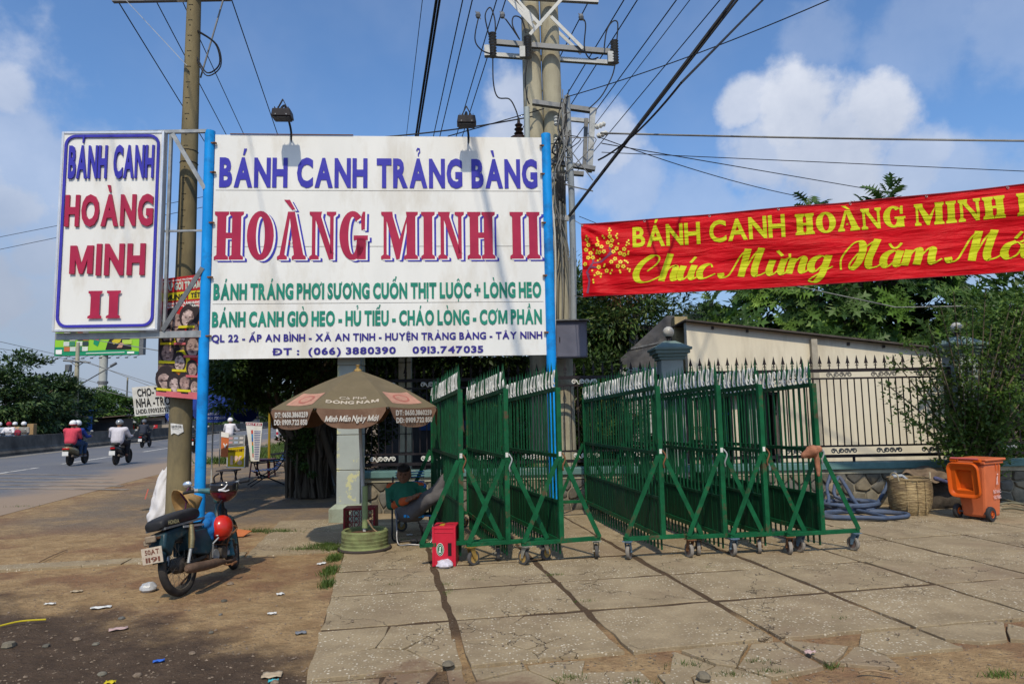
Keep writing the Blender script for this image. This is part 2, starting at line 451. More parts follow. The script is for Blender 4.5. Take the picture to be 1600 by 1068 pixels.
SCR={
'C':(1.15,[[(.5,.7),(.9,1.2),(.95,1.62),(.65,1.72),(.2,1.25),(.0,.6),(.15,.08),(.6,.0),(1.15,.35)]]),
'h':(.85,[[(.3,1.8),(.05,0)],[(.08,.35),(.4,.92),(.62,.88),(.55,.3),(.64,.0),(.92,.25)]]),
'u':(.85,[[(.12,.95),(.02,.3),(.14,.0),(.4,.3),(.58,.9)],[(.6,.95),(.5,.3),(.6,.0),(.88,.25)]]),
'c':(.7,[[(.55,.72),(.45,.95),(.15,.8),(.02,.35),(.2,.0),(.72,.28)]]),
'M':(1.75,[[(-.3,.3),(-.2,.02),(.1,.2),(.45,1.3),(.72,1.72)],[(.75,1.75),(.6,.0)],[(.64,.1),(.98,1.2),(1.25,1.7)],[(1.32,1.75),(1.15,.6),(1.2,.05),(1.45,.06),(1.75,.3)]]),
'n':(.85,[[(.12,.95),(.0,.0)],[(.03,.3),(.35,.93),(.55,.85),(.5,.25),(.6,.0),(.88,.25)]]),
'm':(1.35,[[(.12,.95),(.0,.0)],[(.03,.3),(.35,.93),(.52,.85),(.45,.0)],[(.48,.3),(.85,.93),(1.02,.85),(.98,.25),(1.08,.0),(1.38,.25)]]),
'g':(.9,[[(.6,.75),(.4,.95),(.1,.75),(.02,.3),(.2,.0),(.5,.4)],[(.68,.95),(.5,-.2),(.28,-.62),(.02,-.55),(.2,-.3),(.9,.25)]]),
'N':(1.4,[[(-.2,.0),(-.25,.7),(.1,1.5),(.42,1.65),(.55,1.2),(.45,.4),(.2,.0),(.12,.35),(.5,1.1),(1.05,1.72)],[(1.1,1.75),(.85,.6),(.9,.08),(1.15,.04),(1.42,.25)]]),
'a':(.85,[[(.6,.75),(.4,.95),(.1,.75),(.02,.3),(.2,.0),(.5,.4)],[(.65,.95),(.53,.25),(.63,.0),(.88,.25)]]),
'o':(.75,[[(.4,.95),(.1,.75),(.02,.3),(.2,.0),(.5,.2),(.6,.65),(.42,.93)],[(.55,.7),(.8,.8)]]),
'i':(.4,[[(.12,.95),(.0,.3),(.1,.0),(.42,.25)]]),
}
def script_pieces(s,shear=.22,wt=.3):
 out=[];x=0.;lay=0
 def spl(p):
  q=[p[0]]+p+[p[-1]];r=[]
  for i in range(1,len(q)-2):
   for k in range(7):
    t=k/7;a,b,c,d=q[i-1],q[i],q[i+1],q[i+2]
    r.append(tuple(.5*((2*b[j])+(-a[j]+c[j])*t+(2*a[j]-5*b[j]+4*c[j]-d[j])*t*t+(-a[j]+3*b[j]-3*c[j]+d[j])*t**3)for j in(0,1)))
  r.append(p[-1]);return r
 def rib(p,w=None):
  nonlocal lay
  p=[(a+shear*b,b)for a,b in p];n=len(p);L=[];Rr=[]
  for i in range(n):
   a=p[max(i-1,0)];b=p[min(i+1,n-1)];dx,dy=b[0]-a[0],b[1]-a[1];l_=math.hypot(dx,dy)or 1;dy_=dy/l_
   ww=w or(wt*(.26+.74*max(0,-dy_)**.8))
   L.append((p[i][0]-ww/2-.0,p[i][1]+(ww*.0),dy_));Rr.append((p[i][0]+ww/2,p[i][1]))
  pts=[]
  for i in range(n):
   a=p[max(i-1,0)];b=p[min(i+1,n-1)];dx,dy=b[0]-a[0],b[1]-a[1];l_=math.hypot(dx,dy)or 1
   ww=w or(wt*(.26+.74*max(0,-dy/l_)**.8))
   nx,ny=-dy/l_,dx/l_
   pts.append(((p[i][0]+nx*ww/2,p[i][1]+ny*ww/2),(p[i][0]-nx*ww/2,p[i][1]-ny*ww/2)))
  out.append((lay%7,pts));lay+=1
 for ch in s:
  if ch==' ':x+=.55;continue
  d=unicodedata.normalize('NFD',ch);w,S=SCR[d[0]]
  for p in S:rib(spl([(a+x,b)for a,b in p]))
  cx=x+w*.45
  for mk in d[1:]:
   k=ord(mk)
   if k==0x301:rib([(cx+.02,1.12),(cx+.22,1.5)],.13)
   if k==0x300:rib([(cx+.12,1.15),(cx-.12,1.5)],.14)
   if k==0x306:rib(spl([(cx-.2,1.42),(cx-.05,1.15),(cx+.12,1.15),(cx+.28,1.42)]),.11)
   if k==0x31B:rib([(x+w*.72,.88),(x+w*.95,1.0),(x+w*.92,1.25)],.11)
  if d[0]=='i' and len(d)==1:rib([(x+.14,1.15),(x+.14,1.35)],.2)
  x+=w
 return out,x
def clip(poly,nx,ny,d):
 out=[];k=len(poly)
 for i in range(k):
  a,b=poly[i],poly[(i+1)%k];da=a[0]*nx+a[1]*ny-d;db=b[0]*nx+b[1]*ny-d
  if da<=0:out.append(a)
  if(da<0<db)or(db<0<da):
   t=da/(da-db);out.append((a[0]+(b[0]-a[0])*t,a[1]+(b[1]-a[1])*t))
 return out
def voronoi(pts,rect,gap):
 x0,y0,x1,y1=rect;cells=[]
 for i,p in enumerate(pts):
  poly=[(x0,y0),(x1,y0),(x1,y1),(x0,y1)]
  near=sorted((q for j,q in enumerate(pts)if j!=i),key=lambda q:(q[0]-p[0])**2+(q[1]-p[1])**2)[:14]
  for q in near:
   dx,dy=q[0]-p[0],q[1]-p[1];L=math.hypot(dx,dy)
   if L<1e-6:continue
   nx,ny=dx/L,dy/L;d=(p[0]+q[0])/2*nx+(p[1]+q[1])/2*ny-gap/2
   poly=clip(poly,nx,ny,d)
   if len(poly)<3:break
  cells.append(poly)
 return cells
LEAF={
'oval':(np.array([(0,0,0),(-.24,.35,.03),(0,.4,-.03),(.24,.35,.03),(0,1,0)],float),[(0,2,1),(0,3,2),(1,2,4),(2,3,4)]),
'narrow':(np.array([(0,0,0),(-.13,.4,.02),(0,.42,-.02),(.13,.4,.02),(0,1,-.08)],float),[(0,2,1),(0,3,2),(1,2,4),(2,3,4)]),
'quad':(np.array([(0,0,0),(-.32,.5,.02),(.32,.5,.02),(0,1,0)],float),[(0,2,1),(1,2,3)]),
}
def lobed():
 L=[(0,0)];n=4
 pts=[]
 for k in range(n):
  y=.16+k*.2;w=[.34,.46,.42,.28][k]
  pts+=[(.07,y),(w,y+.17),(.07+.03,y+.14)]
 right=pts;left=[(-x,y)for x,y in pts]
 vs=[(0,0,0)]+[(0,y,-.03)for y in(.16,.36,.56,.76)]+[(0,1.08,-.1)]
 fs=[]
 for sgn in(1,-1):
  o=len(vs)
  for(x,y)in pts:vs.append((x*sgn,y,.05-.25*(x*x)+(-.05 if y>.9 else 0)))
  for k in range(n):
   m0=1+k;m1=2+k;a=o+3*k
   nxt=o+3*(k+1)if k<n-1 else 5
   t=[(m0,a,a+1),(m0,a+1,a+2),(m0,a+2,m1)]if k<n-1 else[(m0,a,a+1),(m0,a+1,a+2),(m0,a+2,5)]
   if k<n-1:t.append((m1,a+2,nxt))
   if k==0:t.append((0,a,m0))
   fs+=t if sgn>0 else[tuple(reversed(q))for q in t]
 return np.array(vs,float),fs
LEAF['lobed']=lobed()
def leaf_mesh(name,P,Dr,Nr,S,shape,mat):
 """one mesh of leaves: base points P, growth directions Dr, normals Nr, sizes S"""
 bv,bf=LEAF[shape];n,k=len(P),len(bv)
 Dr=Dr/np.linalg.norm(Dr,axis=1,keepdims=True)
 X=np.cross(Dr,Nr);X/=np.linalg.norm(X,axis=1,keepdims=True)+1e-9;Z=np.cross(X,Dr)
 V=P[:,None,:]+S[:,None,None]*(bv[None,:,0:1]*X[:,None,:]+bv[None,:,1:2]*Dr[:,None,:]+bv[None,:,2:3]*Z[:,None,:])
 Fa=(np.array(bf)[None]+(np.arange(n)*k)[:,None,None]).reshape(-1,3)
 me=bpy.data.meshes.new(name);me.vertices.add(n*k);me.vertices.foreach_set('co',V.reshape(-1).astype(np.float32))
 me.loops.add(len(Fa)*3);me.loops.foreach_set('vertex_index',Fa.reshape(-1).astype(np.int32))
 me.polygons.add(len(Fa));me.polygons.foreach_set('loop_start',(np.arange(len(Fa))*3).astype(np.int32))
 me.polygons.foreach_set('loop_total',np.full(len(Fa),3,np.int32))
 me.update(calc_edges=True);me.materials.append(mat);return me
def crown(name,mat,c,rad,n,size,shape='oval',clumps=60,spread=.22,seed=1,shell=.55,droop=.3,base=None,keep=None,flat=.6,jitter=.35):
 """leaf clumps spread through an uneven ellipsoid"""
 g=np.random.default_rng(seed);c=np.array(c,float);rad=np.array(rad,float)
 d=g.normal(size=(clumps,3));d/=np.linalg.norm(d,axis=1,keepdims=True)
 rr=(shell+(1-shell)*g.random(clumps)**.6)[:,None]*(1+jitter*(g.random(clumps)[:,None]-.5))
 C=d*rr;w=g.random(clumps)+.35;idx=g.choice(clumps,n,p=w/w.sum())
 off=g.normal(size=(n,3));off/=np.linalg.norm(off,axis=1,keepdims=True);off*=(g.random(n)**.45)[:,None]*spread*(.6+.8*w[idx])[:,None]
 off[:,2]*=flat
 Q=C[idx]+off;P=c+Q*rad
 out=Q/(np.linalg.norm(Q,axis=1,keepdims=True)+1e-6)+off/spread*.8
 D=out+g.normal(size=(n,3))*.6;D[:,2]-=droop
 Nn=out*.5+np.array([0,0,1.])+g.normal(size=(n,3))*.45
 S=size*(.6+.8*g.random(n))
 if keep is not None:
  m=keep(P);P,D,Nn,S=P[m],D[m],Nn[m],S[m]
 return leaf_mesh(name,P,D,Nn,S,shape,mat)
def catenary(p,q,sag,n=16):
 p,q=Vector(p),Vector(q)
 return[p.lerp(q,i/n)-Vector((0,0,sag*4*(i/n)*(1-i/n)))for i in range(n+1)]
def smooth_path(p,n=6):
 p=[Vector(a)for a in p];q=[p[0]]+p+[p[-1]];r=[]
 for i in range(1,len(q)-2):
  for k in range(n):
   t=k/n;a,b,c,d=q[i-1],q[i],q[i+1],q[i+2]
   r.append(.5*((2*b)+(c-a)*t+(2*a-5*b+4*c-d)*t*t+(3*b-a-3*c+d)*t**3))
 r.append(p[-1]);return r
def blob_mesh(caps,name,mat,voxel=.012,smooth=4,extra=None,inv=None):
 """one continuous organic surface grown over tapered limbs [(p,q,r1,r2), ...]"""
 mb=MB()
 for p,q,a,b in caps:
  p,q=Vector(p),Vector(q);d=q-p;L=d.length
  T=Matrix.Translation(p)@d.to_track_quat('Z','Y').to_matrix().to_4x4()
  pr=[(a*math.sin(t),-a*math.cos(t))for t in(.15,.5,.9,1.3)]+[(a,0),(b,L)]+[(b*math.cos(t),L+b*math.sin(t))for t in(.3,.7,1.1,1.45)]
  mb.lathe(pr,12,T)
 if extra:extra(mb)
 me=mesh_of(mb,None,False,name,inv)
 o=bpy.data.objects.new('tmp',me);col.objects.link(o)
 m=o.modifiers.new('r','REMESH');m.mode='VOXEL';m.voxel_size=voxel
 s=o.modifiers.new('s','SMOOTH');s.iterations=smooth;s.factor=.6
 dg=bpy.context.evaluated_depsgraph_get();dg.update()
 r=bpy.data.meshes.new_from_object(o.evaluated_get(dg));bpy.data.objects.remove(o)
 r.name=name;r.polygons.foreach_set('use_smooth',[True]*len(r.polygons));r.materials.clear();r.materials.append(mat)
 return r
# ================================================================ ground, road, pavement
UD=Vector((-.187,.982,0));VD=Vector((.982,.187,0))
def st(s,t,z=0.):v=VD*s+UD*t;return Vector((v.x,v.y,z))
def nmix(name,build):
 m=bpy.data.materials.new(name);m.use_nodes=True;n,l,N,mth,mix=NT(m.node_tree)
 build(m,n,l,N,mth,mix,n['Principled BSDF'],N('ShaderNodeNewGeometry').outputs['Position']);MATS[name]=m;return m
def mr(N,v,a,b,c=0.,d=1.,smooth=True):
 return N('ShaderNodeMapRange',interpolation_type='SMOOTHSTEP' if smooth else 'LINEAR',i={'Value':v,'From Min':a,'From Max':b,'To Min':c,'To Max':d}).outputs[0]
def ground_mat(m,n,l,N,mth,mix,b,P):
 s=N('ShaderNodeSeparateXYZ',i={0:P})
 big=N('ShaderNodeTexNoise',i={'Vector':P,'Scale':.9,'Detail':8.,'Roughness':.65}).outputs[0]
 fine=N('ShaderNodeTexNoise',i={'Vector':P,'Scale':22.,'Detail':8.,'Roughness':.7}).outputs[0]
 mid=N('ShaderNodeTexNoise',i={'Vector':P,'Scale':4.5,'Detail':6.,'Roughness':.65}).outputs[0]
 tan=mix(mr(N,mid,.3,.7),(.262,.170,.084),(.42,.290,.150))
 red=mix(mr(N,big,.45,.62),tan,(.23,.13,.072))
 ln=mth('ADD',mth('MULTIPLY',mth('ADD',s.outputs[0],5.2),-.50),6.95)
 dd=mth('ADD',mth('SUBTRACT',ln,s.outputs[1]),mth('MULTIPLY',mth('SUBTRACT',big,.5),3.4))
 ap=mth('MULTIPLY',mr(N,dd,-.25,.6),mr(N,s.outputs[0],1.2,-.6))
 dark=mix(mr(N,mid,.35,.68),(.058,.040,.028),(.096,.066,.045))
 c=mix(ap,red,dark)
 gy=mth('MULTIPLY',mr(N,s.outputs[1],9.4,11.5),mr(N,mth('ADD',s.outputs[0],mth('MULTIPLY',s.outputs[1],.19)),-6.8,-5.2))
 c=mix(mth('MULTIPLY',gy,mr(N,big,.25,.6)),c,(.19,.155,.12))
 sj=mth('ADD',mth('MULTIPLY',s.outputs[0],.982),mth('MULTIPLY',s.outputs[1],.187));tj=mth('SUBTRACT',mth('MULTIPLY',s.outputs[1],.982),mth('MULTIPLY',s.outputs[0],.187))
 c=mix(mth('MULTIPLY',mth('GREATER_THAN',sj,-.46),mr(N,tj,4.9,5.3)),c,(.085,.056,.034))
 pb=N('ShaderNodeTexVoronoi',i={'Vector':P,'Scale':34.})
 pm=mth('MULTIPLY',mr(N,pb.outputs['Distance'],.3,.22),mr(N,mid,.45,.6))
 sp=N('ShaderNodeSeparateXYZ',i={0:pb.outputs['Color']})
 pc=mix(sp.outputs[0],(.11,.085,.065),(.30,.24,.18))
 c=mix(mth('MULTIPLY',pm,mr(N,sp.outputs[1],.55,.6)),c,pc)
 c=mix(mr(N,fine,.3,.75,.0,.35),c,(.10,.065,.04))
 l.new(c,b.inputs['Base Color']);b.inputs['Roughness'].default_value=.95;b.inputs['Specular IOR Level'].default_value=.15
 h=mth('ADD',mth('MULTIPLY',fine,.6),mth('MULTIPLY',pm,.35))
 h=mth('ADD',h,mth('MULTIPLY',mid,1.5))
 l.new(N('ShaderNodeBump',i={'Height':h,'Strength':1.,'Distance':.035}).outputs[0],b.inputs['Normal'])
nmix('dirt',ground_mat)
def slab_mat(m,n,l,N,mth,mix,b,P):
 mid=N('ShaderNodeTexNoise',i={'Vector':P,'Scale':2.2,'Detail':8.,'Roughness':.68}).outputs[0]
 big=N('ShaderNodeTexNoise',i={'Vector':P,'Scale':.7,'Detail':7.,'Roughness':.6}).outputs[0]
 fine=N('ShaderNodeTexNoise',i={'Vector':P,'Scale':60.,'Detail':6.,'Roughness':.7}).outputs[0]
 c=mix(mr(N,mid,.32,.68),(.245,.188,.112),(.37,.292,.178))
 c=mix(mr(N,fine,.3,.7,0,.4),c,(.14,.11,.08))
 vo=N('ShaderNodeTexVoronoi',i={'Vector':P,'Scale':42.});sp=N('ShaderNodeSeparateXYZ',i={0:vo.outputs['Color']})
 rad=mth('ADD',mth('MULTIPLY',sp.outputs[1],.2),.2)
 pm=mr(N,mth('SUBTRACT',vo.outputs['Distance'],rad),.04,-.02)
 pm=mth('MULTIPLY',pm,mr(N,sp.outputs[0],.45,.5));wear=mr(N,N('ShaderNodeTexNoise',i={'Vector':P,'Scale':1.3,'Detail':4.}).outputs[0],.36,.56,.15,1.)
 pm=mth('MULTIPLY',pm,wear)
 c=mix(pm,c,mix(sp.outputs[2],(.36,.30,.215),(.64,.57,.44)))
 c=mix(mr(N,big,.5,.72,0.,.75),c,(.21,.150,.098))
 sx=N('ShaderNodeSeparateXYZ',i={0:P})
 d2=mth('ADD',mth('MULTIPLY',mth('SUBTRACT',mid,.5),3.2),mth('SUBTRACT',4.75,mth('ADD',sx.outputs[1],mth('MULTIPLY',mth('ABSOLUTE',mth('SUBTRACT',sx.outputs[0],-.55)),.62))))
 c=mix(mr(N,d2,.0,.55,0.,.92),c,(.175,.112,.07))
 cr=N('ShaderNodeTexVoronoi',feature='DISTANCE_TO_EDGE',i={'Vector':N('ShaderNodeVectorMath',operation='ADD',i={0:P,1:N('ShaderNodeTexNoise',i={'Vector':P,'Scale':3.,'Detail':5.}).outputs[1]}).outputs[0],'Scale':.8})
 ck=mth('MULTIPLY',mr(N,cr.outputs[0],.006,.0),mr(N,big,.4,.5))
 c=mix(mth('MULTIPLY',ck,.85),c,(.07,.05,.035))
 l.new(c,b.inputs['Base Color']);b.inputs['Roughness'].default_value=.9;b.inputs['Specular IOR Level'].default_value=.2
 h=mth('ADD',mth('MULTIPLY',fine,.25),mth('SUBTRACT',mth('MULTIPLY',pm,.4),mth('MULTIPLY',ck,1.5)))
 h=mth('ADD',h,mth('MULTIPLY',mid,.8))
 l.new(N('ShaderNodeBump',i={'Height':h,'Strength':.7,'Distance':.012}).outputs[0],b.inputs['Normal'])
nmix('pebble_concrete',slab_mat)
def road_mat(m,n,l,N,mth,mix,b,P):
 s=N('ShaderNodeVectorMath',operation='DOT_PRODUCT',i={0:P,1:tuple(VD)}).outputs['Value']
 big=N('ShaderNodeTexNoise',i={'Vector':P,'Scale':.35,'Detail':7.,'Roughness':.6}).outputs[0]
 fine=N('ShaderNodeTexNoise',i={'Vector':P,'Scale':30.,'Detail':4.}).outputs[0]
 c=mix(mr(N,fine,.3,.7),(.095,.098,.110),(.135,.136,.145))
 c=mix(mr(N,big,.4,.7,0,.4),c,(.18,.165,.145))
 du=mth('ADD',s,mth('MULTIPLY',mth('SUBTRACT',big,.5),3.5))
 c=mix(mr(N,du,-9.3,-7.6),c,(.27,.195,.13))
 l.new(c,b.inputs['Base Color']);b.inputs['Roughness'].default_value=.8
 l.new(N('ShaderNodeBump',i={'Height':fine,'Strength':.3,'Distance':.01}).outputs[0],b.inputs['Normal'])
nmix('asphalt',road_mat)
def hnoise(x,y):
 return(math.sin(x*2.1+1.3*math.sin(y*1.7))*math.cos(y*2.6+.8*x)*.5+math.sin(x*5.3+y*3.1)*.22+math.sin(x*11-y*8.3)*math.cos(x*4.2+y*13)*.16)
def ground_z(x,y):
 f=max(0.,min(1.,(11.5-y)/3))*max(0,min(1,(x+8)/2))
 s=.982*x+.187*y
 near_slab=1 if s>-.45 else max(0,1-(-.45-s)/.5)
 z=-.022+hnoise(x,y)*.018*f*(1-.8*near_slab)
 return z+.015*near_slab*max(0,min(1,(-.187*x+.982*y-4.9)/.5))-.008*near_slab*(1 if-.187*x+.982*y<4.9 else 0)
g=MB()
def axis_pts(lo,hi,fine_lo,fine_hi,step):
 a=list(np.arange(fine_lo,fine_hi+1e-6,step));x,d=fine_hi,step
 while x<hi:d*=1.35;x+=d;a.append(x)
 x,d=fine_lo,step;b=[]
 while x>lo:d*=1.35;x-=d;b.append(x)
 return b[::-1]+a
gx=axis_pts(-1400,1400,-7,6,.07);gy=axis_pts(-300,2200,3,11.5,.07)
vs=[(x,y,ground_z(x,y))for x in gx for y in gy];ny=len(gy)
fs=[(i*ny+j,(i+1)*ny+j,(i+1)*ny+j+1,i*ny+j+1)for i in range(len(gx)-1)for j in range(ny-1)]
g.add(vs,fs);o=struct('ground',g,MATS['dirt'],smooth=60)
def strip(s0,s1,t0,t1,z,nt=30):
 m=MB();vs=[]
 for k in range(nt+1):
  t=t0+(t1-t0)*k/nt
  vs+=[st(s0,t,z),st(s1,t,z)]
 m.add(vs,[(2*k,2*k+1,2*k+3,2*k+2)for k in range(nt)]);return m
road=struct('road',strip(-29.5,-6.6,-60,700,-.017),MATS['asphalt'])
paint=M('road_paint',(.62,.60,.54),rough=.7,var=.2,scale=3,c2=(.2,.18,.16),c2s=1.2,c2t=(.5,.62))
edgep=M('edge_paint',(.50,.43,.27),rough=.7,var=.2,scale=3,c2=(.2,.18,.15),c2s=.6,c2t=(.45,.6))
struct('edge_line',strip(-17.25,-17.1,-20,500,-.011),edgep,road)
for t in range(-8,120,9):
 struct('lane_line',strip(-12.16,-12.02,t+1,t+8.2,-.011,2),paint,road)
rub=M('rumble_paint',(.30,.26,.21),rough=.8,var=.3,scale=5,c2=(.17,.14,.11),c2s=1.5,c2t=(.4,.6))
for k in range(5):
 Y=16.6+k*.95
 m=MB();a,b_=gnd(-120,762-k*5.6,-.011),gnd(196-8*k,765-k*5.6,-.011)
 m.quad(a,b_,b_+Vector((0,.22,0)),a+Vector((0,.22,0)));struct('rumble_strip',m,rub,road)
# pavement slabs
pav=bpy.data.objects.new('pavement',None);col.objects.link(pav);pav['kind']='structure';TM[pav.name]=Matrix()
rs=random.Random(4)
def slab_mb(poly,z=0.,thick=.045,inset=.005,jit=.013,seg=6):
 P=[]
 for i in range(len(poly)):
  a,b=poly[i],poly[(i+1)%len(poly)]
  L=math.hypot(b[0]-a[0],b[1]-a[1]);k_=max(1,int(L/.16))if seg else 1
  for k in range(k_):
   t=k/k_;P.append((a[0]+(b[0]-a[0])*t+rs.uniform(-jit,jit),a[1]+(b[1]-a[1])*t+rs.uniform(-jit,jit)))
 cx=sum(p[0]for p in P)/len(P);cy=sum(p[1]for p in P)/len(P)
 ins=[]
 for p in P:
  dx,dy=cx-p[0],cy-p[1];L=math.hypot(dx,dy);q=inset/max(L,inset*2);ins.append((p[0]+dx*q,p[1]+dy*q))
 tx,ty=rs.uniform(-.004,.004),rs.uniform(-.004,.004)
 k=len(P);vs=[(x,y,z-thick)for x,y in P]+[(x,y,z-.003+tx*(x-cx)+ty*(y-cy))for x,y in P]+[(x,y,z+tx*(x-cx)+ty*(y-cy))for x,y in ins]
 fs=[(i,(i+1)%k,k+(i+1)%k,k+i)for i in range(k)]+[(k+i,k+(i+1)%k,2*k+(i+1)%k,2*k+i)for i in range(k)]+[tuple(range(2*k,3*k))]
 m=MB();m.add(vs,fs);return m
SE=[-.5,.518,1.608,2.72,3.81,4.88,5.97,7.06,8.15,9.24,10.3,11.4];TE=[3.53,4.51,5.5,6.46,7.44,8.42,9.4,10.38,11.36,12.4]
for i in range(len(SE)-1):
 for j in range(len(TE)-1):
  g_=.017+(.014 if SE[i]<3 and TE[j]<7.5 else 0)
  a,b,c,d=SE[i]+g_+rs.uniform(0,.012),SE[i+1]-g_*.8,TE[j]+g_*.8,TE[j+1]-g_*.7-rs.uniform(0,.01)
  P=[st(a,c),st(b,c+rs.uniform(-.01,.01)),st(b+rs.uniform(-.01,.01),d),st(a,d)];ymin=min(p.y for p in P)
  if ymin>11.2:continue
  if j==0 or(j==1 and i in(0,1)):
   pts=[(rs.uniform(a,b),rs.uniform(c,d))for _ in range(10 if j==0 else 6)]
   for cell in voronoi(pts,(a,c,b,d),.02 if j==0 else .008):
    if len(cell)<3:continue
    ct=sum(p[1]for p in cell)/len(cell);cs=sum(p[0]for p in cell)/len(cell)
    if j==0 and rs.random()<(.75 if ct<3.95 else .28):continue
    W=[tuple(st(x,y))[:2]for x,y in cell]
    part('broken_slab',slab_mb(W,z=-.001-(rs.uniform(0,.016)if j==0 else rs.uniform(0,.002)),jit=.012),MATS['pebble_concrete'],pav)
  else:
   part('slab',slab_mb([(p.x,p.y)for p in P],z=rs.uniform(-.004,.003)),MATS['pebble_concrete'],pav)
for a,b in((-4.35,-2.9),(-2.88,-1.6),(-1.58,-.53)):
 for c,d,kk in((8.55,8.83,0),(8.86,10.1,1),(10.12,11.3,1)):
  if kk and a<-2.5:continue
  part('kerb_slab' if not kk else 'slab',slab_mb([tuple(st(x,y))[:2]for x,y in((a,c),(b,c),(b,d),(a,d))],z=.004 if not kk else-.002),MATS['pebble_concrete'],pav)
# ================================================================ paints and metals
white_p=M('white_sign_paint',(.72,.72,.69),rough=.42,var=.05,scale=1.6,bump=.03,c2=(.50,.45,.36),c2s=1.5,c2t=(.5,.82),bscale=3,stretch=(1,1,.35))
blue_p=M('blue_post_paint',(.007,.265,.70),rough=.38,var=.12,scale=3,bump=.05,c2=(.015,.12,.33),c2s=2.5)
galv=M('galvanised_steel',(.30,.31,.31),rough=.5,var=.25,scale=9,metal=.4,bump=.05)
galv_d=M('dull_steel',(.16,.165,.17),rough=.55,var=.25,scale=9,metal=.5,bump=.05)
alu=M('aluminium_frame',(.62,.63,.65),rough=.35,var=.08,scale=5,metal=.5,bump=.02)
rust=M('rusty_steel',(.16,.075,.035),rough=.85,var=.35,scale=18,bump=.3)
conc_p=M('pole_concrete',(.37,.345,.255),rough=.9,var=.16,scale=5,bump=.25,c2=(.17,.15,.11),c2s=2.2,c2t=(.5,.75),stretch=(1,1,.35))
conc_old=M('old_pole_concrete',(.19,.155,.085),rough=.92,var=.2,scale=5,bump=.3,c2=(.09,.08,.055),c2s=2.,c2t=(.48,.72),stretch=(1,1,.35))
black_c=M('black_cable',(.018,.018,.02),rough=.6,var=.2,bump=0)
grey_c=M('grey_cable',(.2,.2,.19),rough=.6,var=.2,bump=0)
poly_g=M('grey_polymer',(.15,.16,.17),rough=.5,var=.2,scale=10,bump=.1)
black_m=M('black_iron',(.018,.015,.018),rough=.5,var=.3,scale=10,bump=.1,c2=(.09,.045,.025),c2s=6,c2t=(.62,.8))
green_g=M('gate_green',(.003,.078,.028),rough=.55,var=.35,scale=7,bump=.08,c2=(.085,.05,.028),c2s=5,c2t=(.57,.68))
green_backlit=M('gate_green_backlit',(.002,.052,.019),rough=.6,var=.4,scale=9,bump=.08,c2=(.05,.035,.02),c2s=7,c2t=(.6,.75))  # gate green darkened for backlit bars, shade put into the colour
green_d=M('gate_green_sheet',(.003,.042,.016),rough=.6,var=.25,scale=5,bump=.08,c2=(.05,.06,.04),c2s=2.5,c2t=(.52,.8))
white_o=M('white_ornament',(.60,.60,.56),rough=.6,var=.2,scale=12,bump=.1,c2=(.25,.2,.15),c2s=9,c2t=(.55,.75))
purple_l=M('violet_lettering',(.045,.040,.36),rough=.35,var=.08,bump=.02)
crim_l=M('crimson_lettering',(.36,.020,.060),rough=.35,var=.1,scale=3,bump=.02)
green_l=M('green_lettering',(.018,.215,.150),rough=.4,var=.22,scale=4,bump=.02)
navy_l=M('navy_lettering',(.035,.025,.22),rough=.4,var=.1,bump=.02)
white_l=M('white_lettering',(.76,.76,.74),rough=.4,var=.04,bump=.02)
# ================================================================ main signboard
BY0,BY1=10.2,10.55
tl,tr=at(334,208,BY0),at(849,217,BY1);bl,br=at(329,557,BY0),at(851,558,BY1)
ztop=(tl.z+tr.z)/2;zbot=(bl.z+br.z)/2
xl,xr=(tl.x+bl.x)/2,(tr.x+br.x)/2
BO=Vector((xl,BY0,0));bx=Vector((xr-xl,BY1-BY0,0));BW=bx.length;bx.normalize();bn=Vector((bx.y,-bx.x,0));BH=ztop-zbot
rzb=math.atan2(bx.y,bx.x)
T=thing('billboard','large white restaurant signboard with violet, crimson and green lettering on two blue posts','signboard',(xl,BY0,0),rzb)
Z=Vector((0,0,1))
# local frame: x along the board, -y towards the viewer
m=MB();m.box((BW/2,.02,zbot+BH/2),(BW,.03,BH));part('panel',m,white_p,T)
for k in(.253,.507,.76):
 m=MB();m.box((BW/2,.003,ztop-BH*k),(BW-.06,.006,.006));part('panel_seam',m,M('seam',(.42,.41,.38),bump=0),T)
m=MB()
for xx in(.03,BW*.25,BW*.5,BW*.75,BW-.03):m.box((xx,.07,zbot+BH/2),(.05,.06,BH-.02))
for zz in(zbot+.05,zbot+BH/2,ztop-.05):m.box((BW/2,.075,zz),(BW,.04,.05))
part('back_frame',m,galv,T)
for k,xx in enumerate((-.085,BW+.075)):
 m=MB();m.cyl((xx,.02,(ztop+.06)/2-.05),.078,ztop+.16,24);p=part('post',m,blue_p,T,smooth=40)
 for z_ in(zbot+.35,zbot+1.25,zbot+2.1,zbot+2.9,ztop-.15):
  m=MB();m.box((xx+(.075 if k==0 else-.065),-.03,z_),(.09,.035,.022));m.sph((xx+(.09 if k==0 else-.08),-.05,z_),.014,8);part('clip',m,rust,T)
m=MB();m.box((BW*.23,.0,ztop+.012),(1.9,.02,.012));part('top_rust_strip',m,rust,T)
def sx_(px):return(px-334)/(849-334)*BW
def line(s,px0,px1,zc,h,mat,off=.03,gap=.055,space=.26,nmn='lettering'):
 m=MB();put_text(m,s,(sx_(px0),-.001+0.005,zc),(1,0,0),(0,0,1),sx_(px1)-sx_(px0),h,off,gap,space,lift=.007 if False else .009)
 return part(nmn,m,mat,T)
def zpx(py,px=600):
 Yb=BY0+(px-334)/515*(BY1-BY0);return at(px,py,Yb).z
z1=zpx(291);line('BÁNH CANH TRẢNG BÀNG',342,841,z1,zpx(250)-z1,purple_l,.046,.07,.34)
zl,zh=zpx(405),zpx(331)
m0,m1,m2=MB(),MB(),MB()
